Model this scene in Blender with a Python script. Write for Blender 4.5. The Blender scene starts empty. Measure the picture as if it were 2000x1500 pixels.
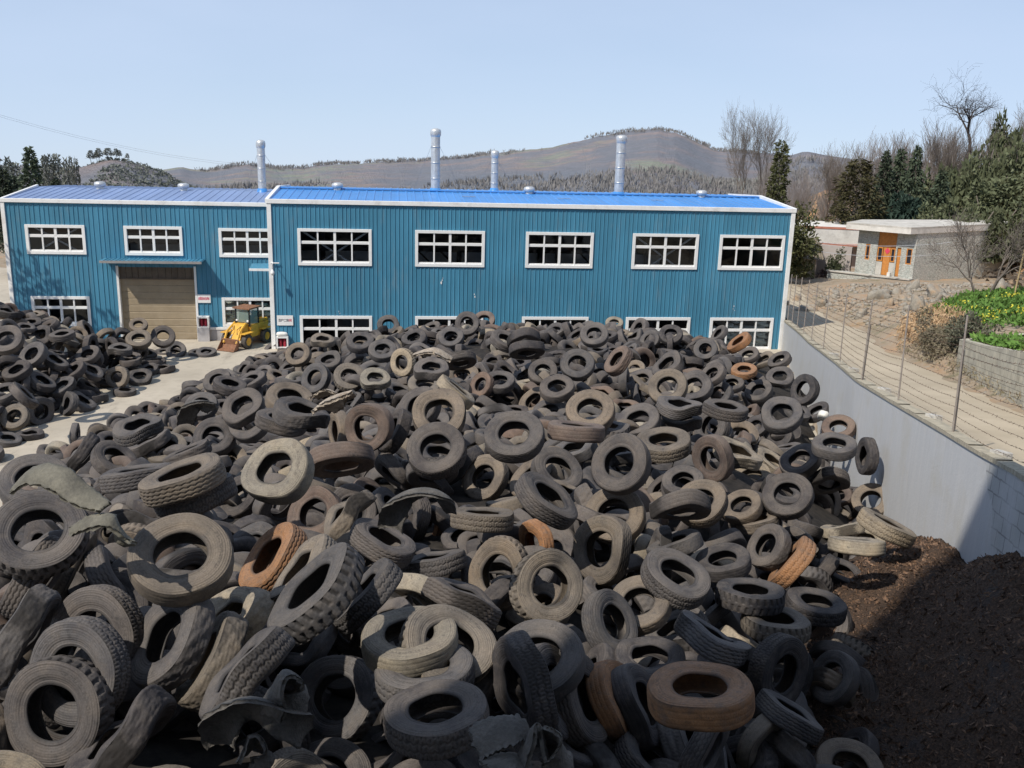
import bpy, math, random
import numpy as np
from mathutils import Vector, Matrix
rng = np.random.default_rng(11)
random.seed(5)
SC = bpy.context.scene
COL = SC.collection
R = math.radians
AL = R(7.02)
WA = np.array([math.cos(AL), math.sin(AL), 0.0])      # along the hall front
WN = np.array([-math.sin(AL), math.cos(AL), 0.0])     # into the hall
W0 = np.array([0.0, 50.0, 0.0])
def wp(s, off, z):
    return W0 + WA * s + WN * off + np.array([0, 0, z])

# ---------------------------------------------------------------- objects
def tag(o, label=None, cat=None, group=None, kind=None):
    if label: o['label'] = label
    if cat: o['category'] = cat
    if group: o['group'] = group
    if kind: o['kind'] = kind
    return o
def empty(name, loc=(0, 0, 0), rz=0.0):
    o = bpy.data.objects.new(name, None)
    o.empty_display_size = 0.2
    COL.objects.link(o)
    o.location = loc
    o.rotation_euler = (0, 0, rz)
    return o
def np_mesh(name, v, faces, smooth=False):
    """v: n x 3; faces: m x 4 / m x 3 array or a list of index lists"""
    me = bpy.data.meshes.new(name)
    v = np.asarray(v, dtype=np.float32)
    if isinstance(faces, np.ndarray):
        k = faces.shape[1]
        me.vertices.add(len(v)); me.vertices.foreach_set('co', v.ravel())
        me.loops.add(faces.size); me.loops.foreach_set('vertex_index', faces.astype(np.int32).ravel())
        me.polygons.add(len(faces))
        me.polygons.foreach_set('loop_start', np.arange(0, faces.size, k, dtype=np.int32))
        me.polygons.foreach_set('loop_total', np.full(len(faces), k, dtype=np.int32))
        me.update(calc_edges=True)
        me.validate()
    else:
        me.from_pydata([tuple(map(float, p)) for p in v], [], [tuple(int(i) for i in f) for f in faces])
    if smooth:
        me.polygons.foreach_set('use_smooth', np.ones(len(me.polygons), dtype=bool))
    me.update()
    return me
class MB:
    """collects shapes that become one mesh"""
    def __init__(s): s.v = []; s.f = []
    def add(s, v, f):
        n = len(s.v); s.v += [tuple(map(float, p)) for p in v]; s.f += [tuple(int(i) + n for i in q) for q in f]; return s
    def box(s, x0, x1, y0, y1, z0, z1, M=None):
        v = [(x, y, z) for z in (z0, z1) for y in (y0, y1) for x in (x0, x1)]
        if M is not None: v = [M(*p) for p in v]
        return s.add(v, [(0, 2, 3, 1), (4, 5, 7, 6), (0, 1, 5, 4), (2, 6, 7, 3), (0, 4, 6, 2), (1, 3, 7, 5)])
    def tube(s, pts, rad, n=8, cap=True):
        pts = [np.array(p, float) for p in pts]
        rr = rad if hasattr(rad, '__len__') else [rad] * len(pts)
        base = len(s.v)
        d0 = pts[1] - pts[0]
        ref = np.array([0, 0, 1.0]) if abs(d0[2]) < 0.9 * np.linalg.norm(d0) else np.array([1.0, 0, 0])
        for i, p in enumerate(pts):
            d = pts[min(i + 1, len(pts) - 1)] - pts[max(i - 1, 0)]
            d = d / (np.linalg.norm(d) + 1e-9)
            u = np.cross(d, ref); u /= (np.linalg.norm(u) + 1e-9); w = np.cross(d, u)
            for k in range(n):
                a = 2 * math.pi * k / n
                s.v.append(tuple(p + (u * math.cos(a) + w * math.sin(a)) * rr[i]))
        for i in range(len(pts) - 1):
            for k in range(n):
                a = base + i * n + k; b = base + i * n + (k + 1) % n
                s.f.append((a, b, b + n, a + n))
        if cap:
            s.f.append(tuple(base + k for k in range(n))[::-1]); s.f.append(tuple(base + (len(pts) - 1) * n + k for k in range(n)))
        return s
    def lathe(s, prof, c=(0, 0, 0), n=24, M=None):
        base = len(s.v)
        for r, z in prof:
            for k in range(n):
                a = 2 * math.pi * k / n
                p = (c[0] + r * math.cos(a), c[1] + r * math.sin(a), c[2] + z)
                s.v.append(tuple(map(float, M(*p) if M else p)))
        for i in range(len(prof) - 1):
            for k in range(n):
                a = base + i * n + k; b = base + i * n + (k + 1) % n
                s.f.append((a, b, b + n, a + n))
        return s
    def build(s, name, mat, parent=None, smooth=False, bevel=0.0):
        me = bpy.data.meshes.new(name); me.from_pydata(s.v, [], s.f); me.update()
        if smooth: me.polygons.foreach_set('use_smooth', np.ones(len(me.polygons), dtype=bool))
        return link(name, me, mat, parent, bevel)
def link(name, me, mat, parent=None, bevel=0.0, loc=None):
    o = bpy.data.objects.new(name, me)
    COL.objects.link(o)
    if mat is not None and not me.materials: me.materials.append(mat)
    if parent is not None: o.parent = parent
    if loc is not None: o.location = loc
    if bevel:
        b = o.modifiers.new('bevel', 'BEVEL'); b.width = bevel; b.segments = 2; b.limit_method = 'ANGLE'
    return o
def grid_faces(nu, nv, wrap_u=False, wrap_v=False):
    """index (i,j)->i*nv+j ; quads"""
    I = np.arange(nu if wrap_u else nu - 1); J = np.arange(nv if wrap_v else nv - 1)
    i, j = np.meshgrid(I, J, indexing='ij'); i = i.ravel(); j = j.ravel()
    i2 = (i + 1) % nu; j2 = (j + 1) % nv
    return np.stack([i * nv + j, i2 * nv + j, i2 * nv + j2, i * nv + j2], 1)

# ---------------------------------------------------------------- materials
class NT:
    def __init__(s, name):
        s.m = bpy.data.materials.new(name); s.m.use_nodes = True
        s.t = s.m.node_tree; s.n = s.t.nodes; s.l = s.t.links
        s.b = s.n['Principled BSDF']; s.b.inputs['Roughness'].default_value = 0.8
        s.b.inputs['Specular IOR Level'].default_value = 0.3
    def node(s, typ, **kw):
        q = s.n.new(typ)
        for k, v in kw.items():
            if k.startswith('i_'):
                key = k[2:]
                q.inputs[int(key) if key.isdigit() else key].default_value = v
            else: setattr(q, k, v)
        return q
    def link(s, a, b): s.l.new(a, b)
    def coord(s, kind='Object', scale=(1, 1, 1)):
        c = s.node('ShaderNodeTexCoord'); mp = s.node('ShaderNodeMapping'); mp.inputs['Scale'].default_value = scale
        if kind == 'World':
            g = s.node('ShaderNodeNewGeometry'); s.link(g.outputs['Position'], mp.inputs['Vector'])
        else: s.link(c.outputs[kind], mp.inputs['Vector'])
        return mp.outputs['Vector']
    def noise(s, vec, scale, detail=4, rough=0.55):
        q = s.node('ShaderNodeTexNoise'); q.inputs['Scale'].default_value = scale; q.inputs['Detail'].default_value = detail; q.inputs['Roughness'].default_value = rough
        s.link(vec, q.inputs['Vector']); return q.outputs['Fac']
    def ramp(s, fac, stops):
        q = s.node('ShaderNodeValToRGB'); e = q.color_ramp.elements
        while len(e) < len(stops): e.new(0.5)
        for k, (p, c) in enumerate(stops):
            e[k].position = p; e[k].color = (*c, 1) if hasattr(c, '__len__') else (c, c, c, 1)
        s.link(fac, q.inputs['Fac']); return q.outputs['Color']
    def mix(s, fac, a, b, mode='MIX'):
        q = s.node('ShaderNodeMix', data_type='RGBA', blend_type=mode)
        for v, i in ((fac, 0), (a, 6), (b, 7)):
            if hasattr(v, 'is_linked'): s.link(v, q.inputs[i])
            else: q.inputs[i].default_value = v if not hasattr(v, '__len__') else (*v[:3], 1)
        return q.outputs[2]
    def math(s, op, a, b=0.0, clamp=False):
        q = s.node('ShaderNodeMath', operation=op, use_clamp=clamp)
        for v, i in ((a, 0), (b, 1)):
            if hasattr(v, 'is_linked'): s.link(v, q.inputs[i])
            else: q.inputs[i].default_value = v
        return q.outputs[0]
    def color(s, c):
        if hasattr(c, 'is_linked'): s.link(c, s.b.inputs['Base Color'])
        else: s.b.inputs['Base Color'].default_value = (*c, 1)
        return s
    def bump(s, h, strength=0.3, dist=0.02):
        q = s.node('ShaderNodeBump'); q.inputs['Strength'].default_value = strength; q.inputs['Distance'].default_value = dist
        s.link(h, q.inputs['Height']); s.link(q.outputs['Normal'], s.b.inputs['Normal']); return s
    def rough(s, v):
        if hasattr(v, 'is_linked'): s.link(v, s.b.inputs['Roughness'])
        else: s.b.inputs['Roughness'].default_value = v
        return s
    def metal(s, v): s.b.inputs['Metallic'].default_value = v; return s

def simple(name, c, rough=0.7, var=0.15, scale=6.0, coord='World', bump=0.0, metal=0.0, dirt=None):
    """paint or stone: base colour broken by two noises, optional dirt colour"""
    t = NT(name); v = t.coord(coord)
    a = t.noise(v, scale, 5); b = t.noise(v, scale * 7, 3)
    k = t.ramp(a, [(0.25, 1 - var), (0.75, 1 + var)])
    col = t.mix(1.0, c, k, 'MULTIPLY')
    col = t.mix(1.0, col, t.ramp(b, [(0.2, 1 - var * .6), (0.8, 1 + var * .6)]), 'MULTIPLY')
    if dirt: col = t.mix(t.ramp(t.noise(v, scale * .6, 6, .7), [(0.5, 0.0), (0.72, 0.8)]), col, dirt)
    t.color(col).rough(rough).metal(metal)
    if bump: t.bump(b, bump, 0.02)
    return t.m

def tyre_mat(name, from_attr=False, tread=False):
    t = NT(name)
    if from_attr:
        at = t.node('ShaderNodeAttribute', attribute_type='GEOMETRY', attribute_name='tone'); base = at.outputs['Color']
        v = t.coord('World')
    else:
        oi = t.node('ShaderNodeObjectInfo'); base = oi.outputs['Color']
        mp = t.coord('Object'); ad = t.node('ShaderNodeVectorMath', operation='ADD'); cb = t.node('ShaderNodeCombineXYZ')
        sc = t.math('MULTIPLY', oi.outputs['Random'], 60.0)
        for i in range(3): t.link(sc, cb.inputs[i])
        t.link(mp, ad.inputs[0]); t.link(cb.outputs[0], ad.inputs[1]); v = ad.outputs[0]
    big = t.noise(v, 2.2, 5, .6); mid = t.noise(v, 9, 5, .65); fine = t.noise(v, 55, 3, .6)
    col = t.mix(1.0, base, t.ramp(big, [(0.3, (.62, .63, .68)), (0.5, 1.0), (0.72, (1.35, 1.28, 1.18))]), 'MULTIPLY')
    col = t.mix(t.ramp(mid, [(0.50, 0.0), (0.68, .5)]), col, (.13, .112, .099))     # dried dust
    col = t.mix(t.ramp(mid, [(0.28, .65), (0.42, 0.0)]), col, (.035, .035, .037))   # bare rubber
    g = t.node('ShaderNodeNewGeometry'); sx = t.node('ShaderNodeSeparateXYZ'); t.link(g.outputs['Normal'], sx.inputs[0])
    up = t.math('MULTIPLY', t.ramp(sx.outputs['Z'], [(0.35, 0.0), (1.0, 1.0)]), t.ramp(big, [(0.35, .05), (0.7, .5)]))
    col = t.mix(up, col, (.152, .134, .12))
    col = t.mix(1.0, col, t.ramp(fine, [(0.25, .78), (0.75, 1.2)]), 'MULTIPLY')
    t.rough(t.ramp(mid, [(0.3, .6), (0.6, .92)])); t.b.inputs['Specular IOR Level'].default_value = 0.25
    tc_ = t.node('ShaderNodeTexCoord'); s3 = t.node('ShaderNodeSeparateXYZ'); t.link(tc_.outputs['Object'], s3.inputs[0])
    rad = t.math('SQRT', t.math('ADD', t.math('MULTIPLY', s3.outputs['X'], s3.outputs['X']), t.math('MULTIPLY', s3.outputs['Y'], s3.outputs['Y'])))
    h = t.mix(.35, mid, fine)
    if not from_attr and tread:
        col = t.mix(t.ramp(t.math('MULTIPLY', t.math('SUBTRACT', rad, .49), 20.0), [(0.05, .85), (0.42, 0.0)]), col, (.022, .02, .019))  # groove shading painted into the tread colour by radius
    elif not from_attr:
        rg = t.math('SINE', t.math('MULTIPLY', rad, 260.0)); k_ = t.ramp(t.math('MULTIPLY', rad, 1.0), [(0.27, 0.0), (0.30, .7), (0.40, .15), (0.46, .9)])
        col = t.mix(1.0, col, t.mix(k_, (1, 1, 1), t.ramp(rg, [(0.0, .95), (0.6, 1.02)])), 'MULTIPLY')
        at_ = t.math('ARCTAN2', s3.outputs['Y'], s3.outputs['X']); cp = t.node('ShaderNodeCombineXYZ'); t.link(t.math('MULTIPLY', at_, 2.2), cp.inputs[0]); t.link(t.math('MULTIPLY', rad, 8.0), cp.inputs[1]); t.link(t.node('ShaderNodeObjectInfo').outputs['Random'], cp.inputs[2])
        pol = t.noise(cp.outputs[0], 3.0, 5, .7); cl = t.node('ShaderNodeCombineXYZ'); t.link(t.math('MULTIPLY', at_, 14.0), cl.inputs[0]); t.link(t.math('MULTIPLY', rad, 45.0), cl.inputs[1])
        let = t.math('MULTIPLY', t.ramp(t.noise(cl.outputs[0], 1.0, 1, .3), [(0.47, 0), (0.53, 1)]), t.ramp(rad, [(0.385, 0), (0.39, 1), (0.425, 1), (0.43, 0)]))
        let = t.math('MULTIPLY', let, t.ramp(t.math('SINE', t.math('MULTIPLY', at_, 2.0)), [(0.2, 0), (0.35, 1)]))
        col = t.mix(1.0, col, t.ramp(pol, [(0.25, .88), (0.5, 1.0), (0.75, 1.12)]), 'MULTIPLY'); col = t.mix(t.math('MULTIPLY', let, .35), col, (.035, .033, .032))
        h = t.mix(.4, h, let)
        col = t.mix(t.ramp(rad, [(0.262, .75), (0.30, 0.0)]), col, (.03, .03, .032))  # bead shading painted into the sidewall colour
        h = t.mix(t.math('MULTIPLY', k_, .5), h, rg)
    t.color(col)
    t.bump(h, .55 if tread else .35, .012)
    return t.m

M = {}
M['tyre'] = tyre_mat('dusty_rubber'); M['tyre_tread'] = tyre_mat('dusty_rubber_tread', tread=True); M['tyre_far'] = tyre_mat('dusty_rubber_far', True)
M['white'] = simple('white_paint', (.78, .78, .77), .5, .05, 3)
M['white_trim'] = simple('white_trim', (.80, .80, .79), .45, .04, 2, dirt=(.55, .53, .5))
M['plinth'] = simple('grey_render', (.42, .41, .42), .85, .12, 3, bump=.2)
M['shutter'] = simple('shutter_paint', (.31, .25, .17), .6, .1, 2, dirt=(.36, .3, .22))
M['shutter_dark'] = simple('shutter_housing', (.13, .10, .075), .6, .2, 3)  # brown header with the canopy shadow put into its tone
M['galv'] = simple('galvanised_steel', (.60, .61, .61), .38, .18, 5, metal=.55)
M['galv_dark'] = simple('galvanised_band', (.50, .51, .52), .4, .2, 5, metal=.5)
M['steel'] = simple('grey_steel', (.32, .31, .30), .55, .15, 5, metal=.3)
M['brace'] = simple('pale_bracing', (.55, .56, .58), .6, .05, 3)
M['inside_dark'] = simple('hall_inside', (.022, .024, .035), .9, .1, 1)  # near black colour stands in for unlit rooms
M['inside_grey'] = simple('hall_back_wall', (.75, .75, .77), .9, .1, 1)
M['red'] = simple('cabinet_red', (.33, .03, .05), .6, .2, 8)
M['yellow'] = simple('loader_yellow', (.72, .40, .05), .5, .15, 5, dirt=(.30, .19, .08))
M['rust'] = simple('rusty_steel', (.24, .12, .07), .8, .3, 10, dirt=(.12, .08, .06), bump=.3)
M['black'] = simple('black_paint', (.02, .02, .022), .5, .1, 6)
M['char_red'] = simple('sign_red', (.62, .06, .12), .6, .05, 6)
M['char_dark'] = simple('sign_dark', (.10, .08, .09), .6, .05, 6)
M['bark'] = simple('grey_bark', (.18, .155, .135), .9, .25, 8)
M['bark_dark'] = simple('dark_bark', (.055, .045, .04), .9, .25, 8)
M['wood_door'] = simple('varnished_timber', (.52, .22, .06), .45, .2, 6)
M['concrete'] = simple('weathered_concrete', (.50, .48, .44), .9, .15, 1.4, dirt=(.27, .25, .22), bump=.25)
M['white_conc'] = simple('whitewashed_concrete', (.66, .64, .60), .9, .1, 1.5, dirt=(.38, .36, .33))
M['sack'] = simple('woven_sack', (.80, .84, .70), .8, .12, 5, coord='World')
M['sack_grey'] = simple('woven_sack_grey', (.70, .76, .74), .8, .12, 5)
M['sack_white'] = simple('woven_sack_white', (.72, .71, .67), .8, .1, 5)
def wall_sheet_mat(name, c):
    t = NT(name); v = t.coord('World'); vs = t.coord('World', (.6, .6, .08))
    col = t.mix(1.0, c, t.ramp(t.noise(v, .5, 4), [(0.3, .92), (0.7, 1.08)]), 'MULTIPLY')
    col = t.mix(1.0, col, t.ramp(t.noise(vs, 9, 4), [(0.3, .93), (0.7, 1.06)]), 'MULTIPLY')
    g = t.node('ShaderNodeVectorMath', operation='DOT_PRODUCT'); t.link(v, g.inputs[0]); g.inputs[1].default_value = tuple(WA)
    wn = t.node('ShaderNodeTexWhiteNoise', noise_dimensions='1D'); t.link(t.math('FLOOR', t.math('MULTIPLY', g.outputs['Value'], 1.18)), wn.inputs['W'])
    col = t.mix(1.0, col, t.ramp(wn.outputs['Value'], [(0, .93), (1, 1.06)]), 'MULTIPLY')
    lap = t.math('FRACT', t.math('MULTIPLY', g.outputs['Value'], 1.18)); col = t.mix(t.ramp(lap, [(0.0, .35), (0.03, 0.0)]), col, (.02, .06, .09))
    col = t.mix(t.ramp(t.noise(vs, 5, 5, .7), [(0.56, 0), (0.75, .3)]), col, (.30, .31, .29))
    t.color(col).rough(.5); t.b.inputs['Specular IOR Level'].default_value = .4
    return t.m
M['teal'] = wall_sheet_mat('teal_sheet', (.062, .225, .345))
M['roof_blue'] = wall_sheet_mat('blue_roof_sheet', (.055, .24, .60)); M['roof_pale'] = wall_sheet_mat('faded_blue_roof_sheet', (.19, .27, .47))
for k in ('roof_blue', 'roof_pale'): M[k].node_tree.nodes['Principled BSDF'].inputs['Roughness'].default_value = .38
def glass_mat():
    t = NT('window_glass'); n = t.n
    out = n['Material Output']; tr = t.node('ShaderNodeBsdfTransparent'); tr.inputs[0].default_value = (.80, .84, .86, 1)
    gl = t.node('ShaderNodeBsdfGlossy'); gl.inputs['Roughness'].default_value = .03; gl.inputs[0].default_value = (.9, .95, 1, 1)
    fr = t.node('ShaderNodeFresnel'); fr.inputs[0].default_value = 1.5
    mx = t.node('ShaderNodeMixShader'); t.link(fr.outputs[0], mx.inputs[0]); t.link(tr.outputs[0], mx.inputs[1]); t.link(gl.outputs[0], mx.inputs[2])
    t.link(mx.outputs[0], out.inputs[0]); return t.m
M['glass'] = glass_mat()
def leaf_mat(name, c1, c2, c3=None):
    t = NT(name); v = t.coord('World')
    oi = t.node('ShaderNodeObjectInfo')
    stops = [(0.3, c1), (0.7, c2)] if c3 is None else [(0.25, c1), (0.55, c2), (0.8, c3)]
    col = t.ramp(t.noise(v, 1.4, 5, .7), stops)
    col = t.mix(1.0, col, t.ramp(oi.outputs['Random'], [(0, .75), (1, 1.25)]), 'MULTIPLY')
    t.color(col).rough(.75); t.b.inputs['Specular IOR Level'].default_value = .2
    return t.m
M['fir'] = leaf_mat('fir_needles', (.04, .058, .038), (.075, .092, .058))
M['cypress'] = leaf_mat('cypress_scales', (.05, .05, .025), (.085, .078, .036), (.11, .085, .045))
M['ivy'] = leaf_mat('ivy_leaves', (.04, .05, .02), (.09, .095, .04), (.13, .125, .06))
M['evergreen'] = leaf_mat('evergreen_leaves', (.06, .075, .042), (.11, .125, .068), (.15, .14, .09))
M['dark_leaf'] = leaf_mat('dark_glossy_leaves', (.02, .04, .032), (.05, .08, .06))
M['brush'] = leaf_mat('dry_brush', (.17, .145, .105), (.23, .20, .14), (.15, .16, .09))
M['crop'] = leaf_mat('crop_leaves', (.06, .13, .025), (.11, .21, .045), (.17, .23, .07))
M['flower'] = simple('yellow_flowers', (.62, .55, .06), .8, .1, 5)
M['maize'] = leaf_mat('dry_maize', (.30, .20, .12), (.46, .33, .20))
M['straw'] = simple('straw', (.42, .32, .18), .9, .2, 8)
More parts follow.
